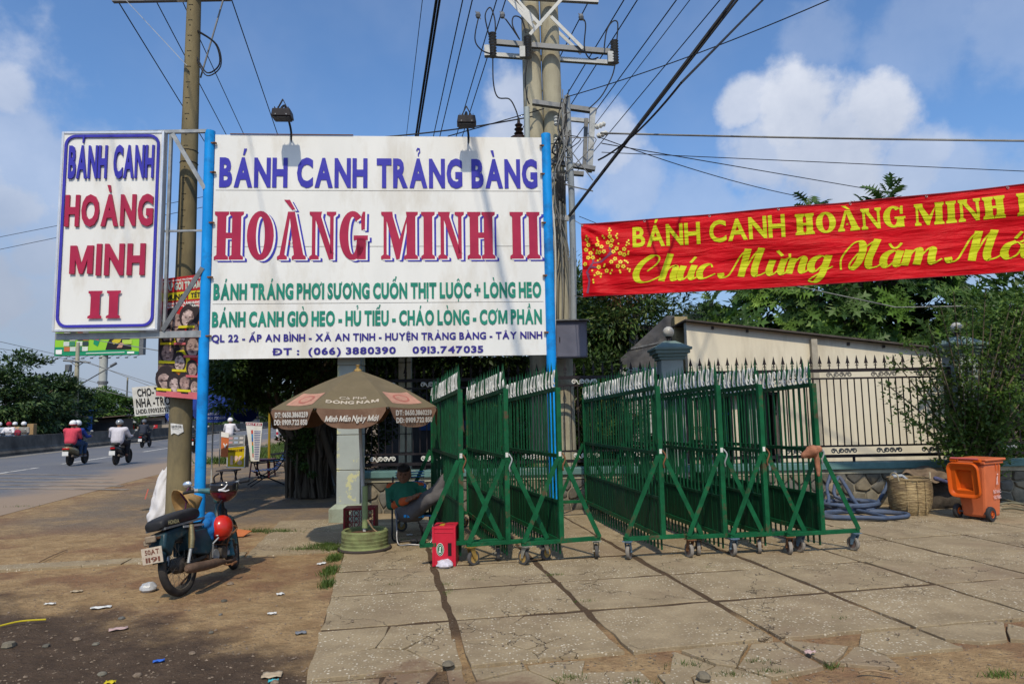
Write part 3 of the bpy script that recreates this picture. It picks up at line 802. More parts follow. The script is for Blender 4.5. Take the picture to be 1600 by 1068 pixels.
for mb_,dx,dy,lf in((m0,.058,-.036,.0015),(m1,.028,-.016,.003),(m2,0,0,.0045)):
 slab_text(mb_,'HOÀNG MINH II',(sx_(337),0.005,zl),(1,0,0),(0,0,1),sx_(843)-sx_(337),zh-zl,(0,-1,0),lift=.005+lf,dx=dx,dy=dy,gap=.10,space=.36,s_=.27,ov=.075,sf=.1)
part('letter_shadow',m0,purple_l,T);part('letter_outline',m1,white_l,T);part('lettering',m2,crim_l,T)
z1=zpx(465);line('BÁNH TRÁNG PHƠI SƯƠNG CUỐN THỊT LUỘC + LÒNG HEO',338,843,z1,zpx(443)-z1,green_l,.048,.06,.24)
z1=zpx(507);line('BÁNH CANH GIÒ HEO - HỦ TIẾU - CHÁO LÒNG - CƠM PHẦN',337,843,z1,zpx(486)-z1,green_l,.045,.06,.24)
z1=zpx(531);line('QL 22 - ẤP AN BÌNH - XÃ AN TỊNH - HUYỆN TRẢNG BÀNG - TÂY NINH',337,843,z1,zpx(520.5)-z1,navy_l,.034,.07,.3)
z1=zpx(552);line('ĐT :  (066) 3880390    0913.747035',429,750,z1,zpx(542)-z1,navy_l,.034,.07,.3)
# floodlights that lean out over the board
for(px,py,lab)in((447,188,'black floodlight on a bent arm over the left half of the signboard'),(731,190,'black floodlight on a bent arm over the right half of the signboard')):
 xx=(at(px+10 if px<600 else px+1,200,10.35)-BO).dot(bx);w=BO+bx*xx;hz=at(px,py,9.95)
 T2=thing('floodlight',lab,'floodlight',(w.x,w.y,ztop),rzb,'floodlights over the signboard')
 lz=hz.z-ztop
 m=MB();m.tube(smooth_path([(0,.03,-.25),(0,.0,lz*.4),(-.02,-.1,lz+.12),(-.03,-.26,lz+.26),(-.05,-.4,lz+.16)],4),.017,8);part('arm',m,black_c,T2,smooth=40)
 m=MB();m.bar((-.12,-.4,lz+.12),(-.03,-.4,lz+.3),.03,.012);m.bar((.06,-.4,lz+.12),(-.03,-.4,lz+.3),.03,.012);part('bracket',m,black_m,T2)
 m=MB();m.prism([(-.15,0),(.15,0),(.13,.12),(-.13,.12)],.2,Matrix.Translation((-.03,-.3,lz))@Matrix.Rotation(PI/2,4,'X'));part('housing',m,black_m,T2,bev=.01)
 for q in range(5):
  m=MB();m.box((-.03-.1+.05*q,-.4,lz+.135),(.008,.17,.03));part('fin',m,black_m,T2)
 m=MB();m.box((-.03,-.4,lz-.012),(.25,.17,.016));part('lens',m,black_c,T2)
 for q in(-.11,.05):
  m=MB();m.sph((q,-.505,lz+.02),.013,8);part('bolt',m,galv,T2)
SY=10.05
a,b,c,d=at(99,205,SY),at(259,208,SY+.05),at(82,516,SY),at(246,518,SY+.05)
lx0,lx1=(a.x+c.x)/2+.0,(b.x+d.x)/2;lz0,lz1=(c.z+d.z)/2,(a.z+b.z)/2;LW,LH=lx1-lx0,lz1-lz0
S=thing('hanging_sign','tall white light box with violet border and raised letters hung left of the big board','sign',(lx0,SY,lz0),R(1.5))
m=MB();m.box((LW/2,.055,LH/2),(LW,.11,LH));part('housing',m,alu,S,bev=.006)
m=MB();m.box((LW/2,-.004,LH/2),(LW-.06,.02,LH-.06));part('face',m,white_p,S)
for q in((.015,LH/2,.035,LH),(LW-.015,LH/2,.035,LH),(LW/2,.015,LW-.07,.035),(LW/2,LH-.015,LW-.07,.035)):
 m=MB();m.box((q[0],-.012,q[1]),(q[2],.03,q[3]));part('frame',m,alu,S,bev=.004)
m=MB();rr=.14;path=[]
X0,X1,Z0,Z1=.075,LW-.075,.075,LH-.075
for(cx_,cz_,a0)in((X1-rr,Z0+rr,-90),(X1-rr,Z1-rr,0),(X0+rr,Z1-rr,90),(X0+rr,Z0+rr,180)):
 for k in range(7):t=R(a0+15*k);path.append(Vector((cx_+rr*math.cos(t),-.02,cz_+rr*math.sin(t))))
n_=len(path);vs=[]
for i,p in enumerate(path):
 dd=(path[(i+1)%n_]-path[i-1]).normalized();nn=Vector((dd.z,0,-dd.x));vs+=[p+nn*.02,p-nn*.02,p+nn*.02+Vector((0,-.018,0)),p-nn*.02+Vector((0,-.018,0))]
for i in range(n_):
 j=(i+1)%n_;o_=4*i;p_=4*j
 m.f+=[(o_,p_,p_+2,o_+2),(o_+2,p_+2,p_+3,o_+3),(o_+3,p_+3,p_+1,o_+1)]
m.v=[tuple(v)for v in vs];part('border',m,purple_l,S)
def sline(s,u0,u1,v0,h,mat,off,gap=.05,space=.28,depth=.03):
 m=MB();put_text(m,s,(LW*u0,-.016,LH*(1-v0)),(1,0,0),(0,0,1),LW*(u1-u0),LH*h,off,gap,space,lift=0,thick=depth);part('raised_lettering',m,mat,S)
sline('BÁNH CANH',.085,.915,.235,.155,purple_l,.034,.085,.42)
sline('HOÀNG',.075,.925,.475,.142,crim_l,.045,.10)
sline('MINH',.145,.865,.72,.14,crim_l,.045,.12)
m=MB();slab_text(m,'II',(LW*.34,-.016,LH*.06),(1,0,0),(0,0,1),LW*.31,LH*.135,(0,-1,0),lift=.03,gap=.14,s_=.3,ov=.08,sf=.13);part('raised_lettering',m,crim_l,S)
# bracket frame
K=thing('sign_bracket','silver angle-iron bracket frame between the light box and the blue post','bracket',(lx1,SY+.1,lz0))
pxl=-.02;bp=BO-bx*.085
def kb(name,p,q,w=.05,h=.05,mat=galv):m=MB();m.bar(p,q,w,h);return part(name,m,mat,K,world=True)
kb('top_bar',(lx0,SY+.12,lz1+.03),(bp.x-.02,bp.y-.02,lz1+.03));kb('bottom_bar',(lx0-.02,SY+.12,lz0-.06),(bp.x-.02,bp.y-.02,lz0-.06),.07,.1)
kb('upper_brace',(lx1+.1,SY+.08,lz1-.02),(bp.x-.03,bp.y-.04,lz1-.9),.03,.06)
kb('lower_brace',(lx1+.05,SY+.08,lz0),(bp.x-.02,bp.y-.06,lz0+.95),.02,.07,galv_d)
kb('middle_bar',(lx1,SY+.15,lz0+LH*.50),(bp.x-.02,bp.y,lz0+LH*.50),.025,.03)
kb('side_channel',(lx1+.05,SY+.14,lz0-.06),(lx1+.05,SY+.14,lz1+.03),.04,.05)
# ================================================================ left utility pole with its poster
def tapered_pole(T,x,y,h,r0,r1,mat,name='shaft'):
 m=MB();m.lathe([(r0,-.1),(r0,0),(r0*.75+r1*.25,h*.25),((r0+r1)/2,h/2),(r1,h)],28,Matrix.Translation((x,y,0)));return part(name,m,mat,T,smooth=40)
PY1=10.72
ppos=at(281,700,PY1)
P1=thing('utility_pole','weathered round concrete pole behind the light box, posters pasted to its foot','utility pole',(ppos.x,PY1,0))
topx=at(312,0,PY1);H1=topx.z+.5
tapered_pole(P1,0,0,H1,.18,.105,conc_old)
for k in range(17):
 z_=4.3+k*.27;rr=.18+(.105-.18)*z_/H1
 m=MB();m.cyl((.0,-rr+.003,z_),.011,.014,8,'Y');m.box((0,-rr+.003,z_+.09),(.07,.012,.006));part('step_hole',m,M('hole',(.03,.028,.025),bump=0),P1)
zt=H1-.42
m=MB();m.box((-.45,-.14,zt),(2.0,.07,.07));part('crossarm',m,galv,P1)
m=MB();m.box((-.45,.14,zt+.03),(2.0,.07,.07));part('crossarm',m,galv_d,P1)
m=MB();m.bar((-1.2,-.19,zt),(0.02,-.19,zt-1.35),.05,.01);part('brace',m,galv,P1)
m=MB();m.bar((.45,.1,zt),(.1,.1,zt-1.4),.02,.02);part('brace',m,galv_d,P1)
for xx in(-1.35,-.3,.5):
 m=MB();m.box((xx,-.15,zt-.03),(.1,.1,.05));m.lathe([(.02,0),(.05,.03),(.03,.05),(.055,.08),(.03,.1),(.05,.13),(.02,.16)],12,Matrix.Translation((xx,-.14,zt+.04)));part('insulator',m,poly_g,P1)
for z_ in(3.45,3.2,5.75,5.95):
 rr=.18+(.105-.18)*z_/H1;m=MB();m.torus((0,0,z_),rr+.003,.006,24,5);part('wire_tie',m,black_c,P1,smooth=40)
m=MB();m.tube(smooth_path([(.1,-.05,8.0),(.42,-.1,7.75),(.5,-.1,7.4),(.3,-.1,7.25),(.1,-.05,7.55)],6),.012,6);m.tube(smooth_path([(.1,-.05,8.02),(.46,-.12,7.72),(.52,-.1,7.36),(.3,-.1,7.2),(.1,-.05,7.5)],6),.01,6);part('cable_loop',m,black_c,P1,smooth=60)
m=MB();m.box((-.2,0,8.62),(.08,.08,.08));m.cyl((-.26,0,8.62),.03,.1,10);part('insulator',m,white_o,P1)
# poster: a tall printed sheet, wider than the pole
py_=10.46
pa,pb,pc_,pd_=at(252,436,py_),at(317,428,py_),at(245,618,py_),at(313,624,py_)
PT=thing('concert_poster','tall collage poster of faces with red and yellow headline on the old pole','poster',(0,0,0))
def onp(u,v,l=0.):
 q=(pa*(1-u)+pb*u)*(1-v)+(pc_*(1-u)+pd_*u)*v
 return Vector((q.x,q.y-l+.03*math.sin(v*9)*.4,q.z))
def prect(u0,v0,u1,v1,l):m=MB();m.quad(onp(u0,v1,l),onp(u1,v1,l),onp(u1,v0,l),onp(u0,v0,l));return m
m=MB();m.sheet(lambda u,v:onp(u,1-v,0),4,14);part('paper',m,M('poster_ground',(.11,.07,.075),var=.4,scale=7,c2=(.30,.24,.05),c2s=6,c2t=(.52,.6),bump=.05),PT,solid=.008)
pr=M('poster_red',(.42,.018,.022),var=.15,bump=0);pyel=M('poster_yellow',(.58,.50,.02),var=.15,bump=0)
for q,mt in(((0,0,1,.125),pr),((0,.127,1,.195),pyel),((0,.197,1,.265),pr)):part('print_band',prect(*q,.007),mt,PT)
def ptext(s,u0,v1,u1,h,mt,l=.010,off=.04,nm_='print'):
 m=MB();A=onp(u0,v1,l);B=onp(u1,v1,l);C=onp(u0,v1-h,l);put_text(m,s,A,B-A,C-A,(B-A).length,(C-A).length,off,lift=.0,n=(0,-1,0));part(nm_,m,mt,PT)
ptext('GẶP GỠI TRI ÂM',.06,.105,.96,.06,M('poster_pale',(.5,.6,.52),bump=0),off=.055)
ptext('ĐOÀN CA NHẠC TRƯỜNG THANH',.05,.033,.96,.014,white_l)
ptext('MÙNG',.13,.188,.56,.042,black_c,off=.05);ptext('1',.62,.188,.66,.045,pr,off=.05);ptext('TẾT',.72,.182,.95,.036,black_c,off=.05)
ptext('SVĐ HUYỆN TRẢNG BÀNG',.12,.232,.95,.02,white_l);ptext('1 GẦN CHỢ TRẢNG BÀNG',.14,.258,.93,.018,white_l)
skin_p=[(.36,.26,.24),(.44,.34,.32),(.30,.20,.18)]
hair_p=M('poster_hair',(.03,.022,.025),bump=0)
rq=random.Random(3)
faces=[(.38,.36,.22),(.66,.34,.17),(.80,.44,.13),(.22,.49,.14),(.52,.50,.12),(.22,.63,.17),(.80,.58,.17),(.50,.71,.14),(.80,.76,.12),(.15,.86,.17),(.40,.89,.15),(.63,.87,.14),(.86,.90,.11)]
for i,(u,v,r)in enumerate(faces):
 r*=1.6
 m=MB();mh=MB();ms=MB();asp=(pa-pb).length/(pa-pc_).length
 def disc(mb_,cu,cv,ru,rv,l,n=16):
  c_=onp(cu,cv,l);vs=[onp(cu+ru*math.cos(2*PI*k/n),cv+rv*math.sin(2*PI*k/n),l)for k in range(n)];mb_.add(vs,[tuple(reversed(range(n)))])
 l0=.009+.0012*i
 disc(mh,u,v-.005,r*.72,r*asp*1.0,l0);disc(m,u+.01,v+.008,r*.52,r*asp*.78,l0+.0005)
 for e in(-.18,.2):disc(ms,u+.01+e*r,v-.0+.004,r*.11,r*asp*.05,l0+.0009,8)
 disc(ms,u+.01,v+.008+r*asp*.42,r*.17,r*asp*.05,l0+.0009,8)
 gq_=MB();disc(gq_,u+.05,v-.01,r*.95,r*asp*1.15,i*.00004+.0085-.0,9);part('portrait_ground',gq_,[pr,pyel,M('poster_orange',(.45,.14,.02),bump=0,var=.3),hair_p][(i*7)%4],PT);part('portrait_hair',mh,hair_p,PT);part('portrait_face',m,M('poster_skin%d'%(i%3),skin_p[i%3],var=.55,scale=11,bump=0,c2=(.10,.07,.07),c2s=16,c2t=(.5,.6)),PT);part('portrait_features',ms,M('poster_ink',(.07,.03,.03),bump=0),PT)
 part('print_band',prect(max(0,u-r*.7),v+r*.62*asp*1.2,min(1,u+r*.7),v+r*.62*asp*1.3+.014,.0262+i*.0004),pyel if i%2 else M('poster_pink',(.5,.12,.14),bump=0),PT)
part('print_band',prect(0,.965,1,1,.034),M('poster_pink',(.5,.12,.14)),PT)
ptext('CẢI LƯƠNG',.04,.46-.09,.22,.02,white_l,l=.0355)
# torn notice lower on the pole
n0=at(281,690,PY1-.19)
NP=thing('torn_notice','torn white paper notice stuck on the old concrete pole','notice',(n0.x,n0.y,n0.z))
cx0,cy0=ppos.x,PY1
def oncyl(px,py,r=.184):
 q=at(px,py,PY1-.18);dx=max(-.95,min(.95,(q.x-cx0)/r));return Vector((cx0+r*dx,cy0-r*math.sqrt(1-dx*dx),q.z))
m=MB();outline_t=[(266,661),(271,661),(277,662),(284,663)];outline_b=[(267,679),(272,676),(278,679),(285,674)]
for i in range(3):m.add([oncyl(*outline_b[i]),oncyl(*outline_b[i+1]),oncyl(*outline_t[i+1]),oncyl(*outline_t[i])],[(0,1,2,3)])
part('paper',m,M('paper_white',(.6,.6,.58),var=.12,scale=20),NP,world=True,solid=.003)
for a_,b_,c_,d_ in((268,664.5,283,667.5),(269,669,280,669.8)):
 m=MB();A=oncyl(a_,d_,.1885);B=oncyl(c_,d_,.1885);put_text(m,'CHUYỂN CẤP' if b_<668 else 'NHẬN CHỞ HÀNG',A+Vector((0,-.012,0)),B-A,(0,0,1),(B-A).length,.032 if b_<668 else .012,.03,lift=.002,n=(0,-1,0));part('print',m,black_c,NP,world=True)
# hand painted sign hung beside it
ha,hb,hc,hd=at(206,605,10.72),at(262,600,10.72),at(211,650,10.72),at(269,645,10.72)
HS=thing('painted_board','white board hand painted in black, tilted, tied left of the old pole','board',(0,0,0))
m=MB();m.add([hc,hd,hb,ha],[(0,1,2,3)]);part('board',m,M('board_white',(.55,.55,.52),rough=.6,var=.12,scale=8,c2=(.4,.38,.33),c2s=5),HS,solid=.012)
def htext(s,u0,v,u1,h,off=.03):
 A=ha.lerp(hb,u0)*(1-v)+hc.lerp(hd,u0)*v;B=ha.lerp(hb,u1)*(1-v)+hc.lerp(hd,u1)*v;up=(ha-hc).normalized()
 m=MB();put_text(m,s,A,B-A,up,(B-A).length,h,off,.09,.2,lift=.012,n=(0,-1,0));part('painted_lettering',m,black_c,HS)
htext('CHO-THUÊ',.14,.33,1.06,.115);htext('NHÀ -TRỌ',.08,.70,1.0,.13);htext('LHDĐ.0909282929',.05,.93,.98,.07,.02)
# ================================================================ double utility pole
dp=at(877,650,11.95);DX=dp.x
P2=thing('double_utility_pole','pair of pale concrete poles standing together behind the signboard, loaded with cables','utility pole',(DX,12.1,0))
H2=12.0
for xx in(-.30,.06):
 m=MB();m.lathe([(.215,-.1),(.2,3),(.175,8),(.155,H2)],28,Matrix.Translation((xx,0,0))@Matrix.Rotation(R(-.5),4,'Y'));part('shaft',m,conc_p,P2,smooth=40)
def w2(px,py,Y=11.8):return at(px,py,Y)
def pb(name,p,q,w,h,mat,up=(0,0,1)):m=MB();m.bar(p,q,w,h,up);return part(name,m,mat,P2,world=True)
pb('crossarm',w2(768,66),w2(962,82),.08,.09,galv_d);pb('crossarm',w2(768,86,12.45),w2(962,99,12.45),.08,.08,galv)
pb('crossarm',w2(790,-6),w2(935,2),.08,.09,galv)
for a_,b_ in(((792,-4),(838,46)),((800,-8),(845,40)),((828,54),(880,-4)),((861,26),(911,76)),((868,46),(908,84)),((786,-20),(832,34))):
 pb('brace',w2(*a_,11.72 if a_!=(868,46)else 12.4),w2(*b_,11.72 if a_!=(868,46)else 12.4),.06,.012,galv,up=(0,1,0))
for(px,y0,y1)in((770,50,90),(825,56,92),(961,62,100)):
 A,B=w2(px,y1,11.7),w2(px+.5,y0,11.7);n_=9
 pr_=[];L_=(B-A).length
 for k in range(n_):pr_+=[(.035,L_*k/n_),(.075,L_*(k+.35)/n_),(.035,L_*(k+.7)/n_)]
 m=MB();m.lathe(pr_,14,Matrix.Translation(A));part('surge_arrester',m,poly_g,P2,world=True)
 m=MB();m.box(tuple(A+Vector((-.1 if px<900 else-.08,0,.12))),(.1,.1,.2));part('arrester_clamp',m,galv,P2,world=True)
# transformer frame on the right of the poles
pb('platform_bar',w2(832,160,11.8),w2(932,174,11.8),.1,.08,galv_d);pb('platform_bar',w2(858,183,12.2),w2(925,190,12.2),.06,.07,galv)
pb('channel_post',w2(926,172,11.8),w2(921,268,11.8),.13,.1,galv);pb('channel_post',w2(916,186,12.1),w2(913,262,12.1),.09,.07,galv_d)
pb('platform_bar',w2(852,252,11.75),w2(930,264,11.75),.1,.07,galv_d);pb('platform_bar',w2(858,268,12.1),w2(912,272,12.1),.1,.07,galv_d)
pb('steel_band',w2(856,275,11.75),w2(888,278,11.75),.04,.12,galv);pb('steel_band',w2(857,338,11.75),w2(889,341,11.75),.04,.1,galv)
m=MB();m.tube([w2(886,150,11.75),w2(888,200,11.75),w2(893,300,11.7),w2(896,420,11.68),w2(896,500,11.65)],.055,14);part('conduit',m,M('conduit_grey',(.25,.28,.30),rough=.5,var=.1,bump=.05),P2,world=True,smooth=40)
m=MB();m.tube([w2(823,168,11.7),w2(824,240,11.7)],.05,14);part('conduit',m,M('conduit_pale',(.34,.38,.37),rough=.5,var=.1),P2,world=True,smooth=40)
m=MB();m.tube(smooth_path([w2(856,282,11.5),w2(862,315,11.48),w2(867,370,11.45),w2(868,450,11.4),w2(866,560,11.3),w2(866,640,11.3)],4),.018,8);part('conduit',m,M('pale_pipe',(.5,.5,.46),rough=.5),P2,world=True,smooth=40)
# bushing
b0=w2(811,222,11.9);m=MB();m.lathe([(.16,-.1),(.16,.08),(.05,.12),(.09,.16),(.05,.2),(.085,.24),(.045,.28),(.075,.32),(.03,.36),(.02,.46)],16,Matrix.Translation(b0));part('transformer_bushing',m,M('brown_porcelain',(.035,.02,.015),rough=.25),P2,world=True,smooth=30)
m=MB();m.box(tuple(b0+Vector((.05,.1,-.25))),(.5,.35,.3));part('transformer_tank',m,poly_g,P2,world=True)
for(px,py)in((869,190),(869,224),(869,236),(880,206)):
 m=MB();m.lathe([(.025,-.08),(.05,-.05),(.03,-.02),(.05,.01),(.03,.04),(.05,.07),(.02,.1)],12,Matrix.Translation(w2(px,py,11.7)));part('insulator',m,white_o,P2,world=True,smooth=30)
for(px,py)in((938,196),(941,210)):
 m=MB();m.lathe([(.03,-.1),(.055,-.06),(.035,-.03),(.055,.0),(.035,.04),(.05,.07),(.02,.1)],12,Matrix.Translation(w2(px,py,11.7))@Matrix.Rotation(1.2,4,'Y'));part('insulator',m,white_o,P2,world=True,smooth=30)
rw=random.Random(12)
for k in range(11):
 a_=(rw.uniform(876,890),rw.uniform(140,175));b_=(rw.uniform(870,888),rw.uniform(190,235));c_=(rw.uniform(862,935),rw.uniform(205,285));d_=(rw.choice([858,930,880,936])+rw.uniform(-4,4),rw.uniform(200,300))
 m=MB();m.tube(smooth_path([w2(*a_,11.62),w2(*b_,11.58),w2(*c_,11.6),w2(*d_,11.65)],6),rw.choice([.009,.012,.016]),6);part('service_cable',m,grey_c if k%3 else black_c,P2,world=True,smooth=60)
for k in range(9):
 x0_=rw.uniform(862,884);x1_=rw.uniform(868,890);m=MB();m.tube(smooth_path([w2(x0_,rw.uniform(190,290),11.62),w2(x0_+rw.uniform(-5,5),330+rw.uniform(-15,15),11.6),w2(x1_,400+rw.uniform(-20,20),11.6),w2(x1_+rw.uniform(-2,2),498,11.55)],6),rw.choice([.006,.008,.011]),6);part('down_cable',m,black_c if k%3 else grey_c,P2,world=True,smooth=60)
for k in range(5):
 x_=871+k*2.3;m=MB();m.tube(smooth_path([w2(x_,268,11.6),w2(x_-1,290,11.58),w2(x_+1,305+3*k,11.58),w2(x_+3,312,11.6),w2(x_+3,275,11.6)],5),.009,6);part('service_cable',m,black_c,P2,world=True,smooth=60)
loops=[[(749,22),(742,60),(752,78),(770,85)],[(764,55),(758,25),(766,12),(773,30),(774,52)],[(822,52),(815,30),(803,26),(801,40),(812,62)],[(790,30),(800,44),(812,62)],
[(770,92),(771,130),(778,152),(796,155),(806,172),(811,190)],[(824,93),(821,120),(823,150),(827,163)],[(961,101),(956,120),(940,150),(920,170)],[(964,62),(965,36),(957,34),(948,48),(944,75)],
[(909,28),(915,38),(913,75),(922,92),(935,90)]]
for L_ in loops:
 m=MB();m.tube(smooth_path([w2(x_,y_,11.65)for x_,y_ in L_],6),.012,6);part('jumper_cable',m,black_c,P2,world=True,smooth=60)
for(px,py)in((747,24),(785,24),(908,27)):
 m=MB();m.sph(tuple(w2(px,py,11.65)),(.05,.05,.07),8);m.tube([w2(px-4,py-6,11.65),w2(px+4,py+6,11.65)],.01,5);part('cable_clamp',m,galv_d,P2,world=True)
# meter cabinet
mc_=at(890,530,11.45)
CB=thing('meter_cabinet','dark grey steel meter cabinet fixed to the poles right of the signboard','cabinet',(mc_.x,11.45,mc_.z),R(2))
m=MB();m.box((0,.12,0),(.6,.24,.62));part('housing',m,M('cabinet_grey',(.10,.105,.145),rough=.45,var=.15,scale=4,metal=.2,bump=.04),CB,bev=.006)
m=MB();m.box((.03,-.006,-.01),(.5,.012,.56));part('door',m,M('cabinet_door',(.13,.135,.18),rough=.4,var=.15,scale=3,metal=.2,bump=.04),CB,bev=.003)
m=MB();m.box((-.17,-.02,0),(.015,.02,.08));part('handle',m,black_m,CB)
m=MB();m.box((0,.1,.325),(.66,.34,.02));part('lid',m,galv_d,CB)
# ================================================================ overhead lines
WL=[0]
def wire(p,q,r,lab,mat=black_c,sag=0.,grp='power and telephone lines overhead',n=14):
 m=MB();m.tube(catenary(p,q,sag,n),r,6);o=part('overhead_cable',m,mat,smooth=60);tag(o,lab,'cable',grp);return o
def pline(px,H,r,lab,t0=-6,t1=60,slope=0.):
 p=atz(px,0,H);d=Vector((-.205,1,0)).normalized();a=p+d*t0;b=p+d*t1;b.z+=slope;return wire(a,b,r,lab,sag=.0)
pl=[(183,9.2,.011,'black wire leaving the top frame edge left of the old pole'),(243,9.2,.010,'black wire passing behind the crossarm of the old pole'),(284,9.0,.009,'short black wire seen just left of the old pole'),(362,9.0,.011,'black wire falling to the top left corner of the signboard'),
(660,9.0,.007,'thin wire left of the thick cable pair over the signboard'),(723,9.4,.012,'first wire right of the thick cable pair over the signboard'),(738,9.4,.012,'second wire right of the thick cable pair over the signboard'),
(776,9.8,.012,'wire beside the left arrester of the double pole'),(790,9.9,.012,'wire crossing the left end of the steel crossarm'),(921,9.9,.012,'wire passing right behind the double pole'),
(975,9.9,.013,'wire crossing the right arrester of the double pole'),(996,9.9,.013,'wire just right of the right arrester'),(1057,9.0,.012,'wire reaching the white insulators on the frame'),(1078,9.0,.009,'thin wire just right of the insulator wire'),(1125,8.6,.011,'wire left of the thick bundle on the right')]
for px,H,r,lab in pl:pline(px,H,r,lab)
pline(682,8.6,.026,'thick black cable falling to the middle of the signboard');pline(687,8.6,.022,'second thick black cable beside it over the signboard')
for px,r,lab in((1146,.028,'thick black cable sweeping down from the upper right'),(1152,.022,'second thick cable of the bundle from the upper right')):
 p=atz(px,0,8.2);q=w2(889,338,11.6);d=(p-q);wire(q,q+d*1.8,r,lab,sag=.0)
p=atz(1192,0,8.0);q=w2(1064,130,8.2);wire(q+(p-q)*2.2,q,.018,'black cable joining the thick bundle from the right');wire(q,w2(935,250,11.5),.016,'black cable running on down to the transformer frame',sag=.12)
wire(w2(938,208,11.6),at(1700,221,9.5),.016,'twisted pale cable crossing the big cloud',mat=grey_c,sag=.02)
wire(w2(940,224,11.6),at(1390,301,16),.009,'thin wire falling behind the banner towards the palm tips');wire(w2(935,214,11.6),at(1255,308,16),.009,'thinnest wire sloping down to the left palm tip',sag=.1)
wire(w2(940,238,11.6),at(1700,272,12),.007,'thin straight wire just above the banner');wire(w2(884,152,11.6),at(1300,-2,8.5),.009,'thin wire rising to the upper right corner',sag=.08)
wire(at(905,338,11.5),at(940,352,10.8),.006,'short tie wire above the left corner of the banner')
wire(at(600,214,11.0),w2(832,182,11.8),.012,'black wire climbing from the signboard to the double pole',sag=.04);wire(at(700,213,11.0),w2(850,170,11.9),.009,'thin wire climbing just under it')
wire(at(1240,446,15.5),at(1400,480,15),.012,'grey wire hanging across the broad-leaved tree',mat=grey_c,sag=.0);wire(at(1400,480,15),at(1640,476,14.5),.012,'grey wire continuing right across the tree',mat=grey_c,sag=.0)
for y0,y1,lab in((372,350,'upper far wire entering behind the light box'),(392,366,'lower far wire entering behind the light box')):
 wire(at(-60,y0+10,40),at(330,y1-45,30),.014,lab)
# ================================================================ garden wall, pillars and iron fence
FY=11.4
stone_m=[M('field_stone_%d'%k,c,rough=.9,var=.25,scale=9,bump=.4,c2=(.07,.065,.05),c2s=3,c2t=(.5,.75))for k,c in enumerate([(.17,.155,.12),(.12,.11,.088),(.21,.18,.13),(.145,.14,.125)])]
mortar=M('wall_mortar',(.24,.215,.165),rough=.95,var=.2,scale=8,bump=.4)
teal_cap=M('teal_wall_paint',(.10,.19,.185),rough=.7,var=.18,scale=5,bump=.15,c2=(.40,.39,.32),c2s=3.2,c2t=(.60,.66))
cream_band=M('cream_wall_band',(.33,.31,.23),rough=.85,var=.2,scale=4,bump=.2,c2=(.14,.13,.10),c2s=2.4,c2t=(.5,.7))
GW=thing('garden_wall','low wall of dark irregular stones under a teal painted coping, carrying the iron fence','wall',(0,FY,0))
wx0,wx1=-2.75,13.0
m=MB();m.box(((wx0+wx1)/2,.14,.235),(wx1-wx0,.24,.53));part('core',m,mortar,GW)
m=MB();m.box(((wx0+wx1)/2,.11,.63),(wx1-wx0,.36,.11));part('coping',m,teal_cap,GW,bev=.012)
m=MB();m.box(((wx0+wx1)/2,.125,.537),(wx1-wx0,.30,.074));part('band',m,cream_band,GW,bev=.006)
rs=random.Random(11);pts=[]
x=wx0
while x<wx1:
 for r_ in range(3):pts.append((x+rs.uniform(-.08,.08)+(.1 if r_%2 else 0),.02+.17*r_+.08+rs.uniform(-.05,.05)))
 x+=.24
for i,cell in enumerate(voronoi(pts,(wx0,-.02,wx1,.5),.022)):
 if len(cell)<3:continue
 k=len(cell);cx_=sum(p[0]for p in cell)/k;cz_=sum(p[1]for p in cell)/k;pr_=rs.uniform(.02,.05)
 P=[]
 for j in range(k):
  a,b=cell[j],cell[(j+1)%k]
  P+=[(a[0],a[1]),((a[0]+b[0])/2+rs.uniform(-.008,.008),(a[1]+b[1])/2+rs.uniform(-.008,.008))]
 P=[((x_-cx_)*(.97 if q%2==0 else 1.0)+cx_,(z_-cz_)*(.97 if q%2==0 else 1.0)+cz_)for q,(x_,z_)in enumerate(P)]
 k=len(P);vs=[(x_,.03,z_)for x_,z_ in P]+[(x_,.02-pr_*.45,z_)for x_,z_ in P]+[(cx_+(x_-cx_)*.82,.02-pr_-rs.uniform(0,.008),cz_+(z_-cz_)*.82)for x_,z_ in P]
 fs=[(q,(q+1)%k,k+(q+1)%k,k+q)for q in range(k)]+[(k+q,k+(q+1)%k,2*k+(q+1)%k,2*k+q)for q in range(k)]+[tuple(range(2*k,3*k))]
 m=MB();m.add(vs,fs);part('stone',m,rs.choice(stone_m),GW,smooth=50)
def scroll_mb():
 m=MB();r=.011
 def sp(cx_,cz_,R_,a0,turns,sgn):
  n=16;return[(cx_+R_*(1-.72*i/n)*math.cos(a0+sgn*turns*2*PI*i/n),0,cz_+R_*(1-.72*i/n)*math.sin(a0+sgn*turns*2*PI*i/n))for i in range(n+1)]
 for c_,a0,sg in((-.175,0,1),(-.04,PI,-1),(.045,0,1),(.175,PI,-1)):
  m.tube(sp(c_,0,.042,a0,1.35,sg),r,5)
 m.tube(smooth_path([(-.133,0,.03),(-.105,0,-.03),(-.075,0,-.03),(-.08,0,0)],4),r*.9,5);m.tube(smooth_path([(.09,0,0),(.1,0,-.03),(.125,0,.03),(.14,0,.03)],4),r*.9,5)
 return m
scroll_white=mesh_of(scroll_mb(),white_o,40,'scroll_ornament')
scroll_grey=mesh_of(scroll_mb(),M('tarnished_iron',(.16,.155,.14),rough=.6,var=.3,scale=20),40,'scroll_ornament')
fin=MB();fin.box((0,0,.045),(.014,.014,.09));fin.prism([(0,.23),(-.022,.13),(-.034,.085),(-.016,.10),(-.007,.085),(-.007,.05),(.007,.05),(.007,.085),(.016,.10),(.034,.085),(.022,.13)],.012,Matrix.Rotation(PI/2,4,'X')@Matrix.Translation((0,0,-.006)))
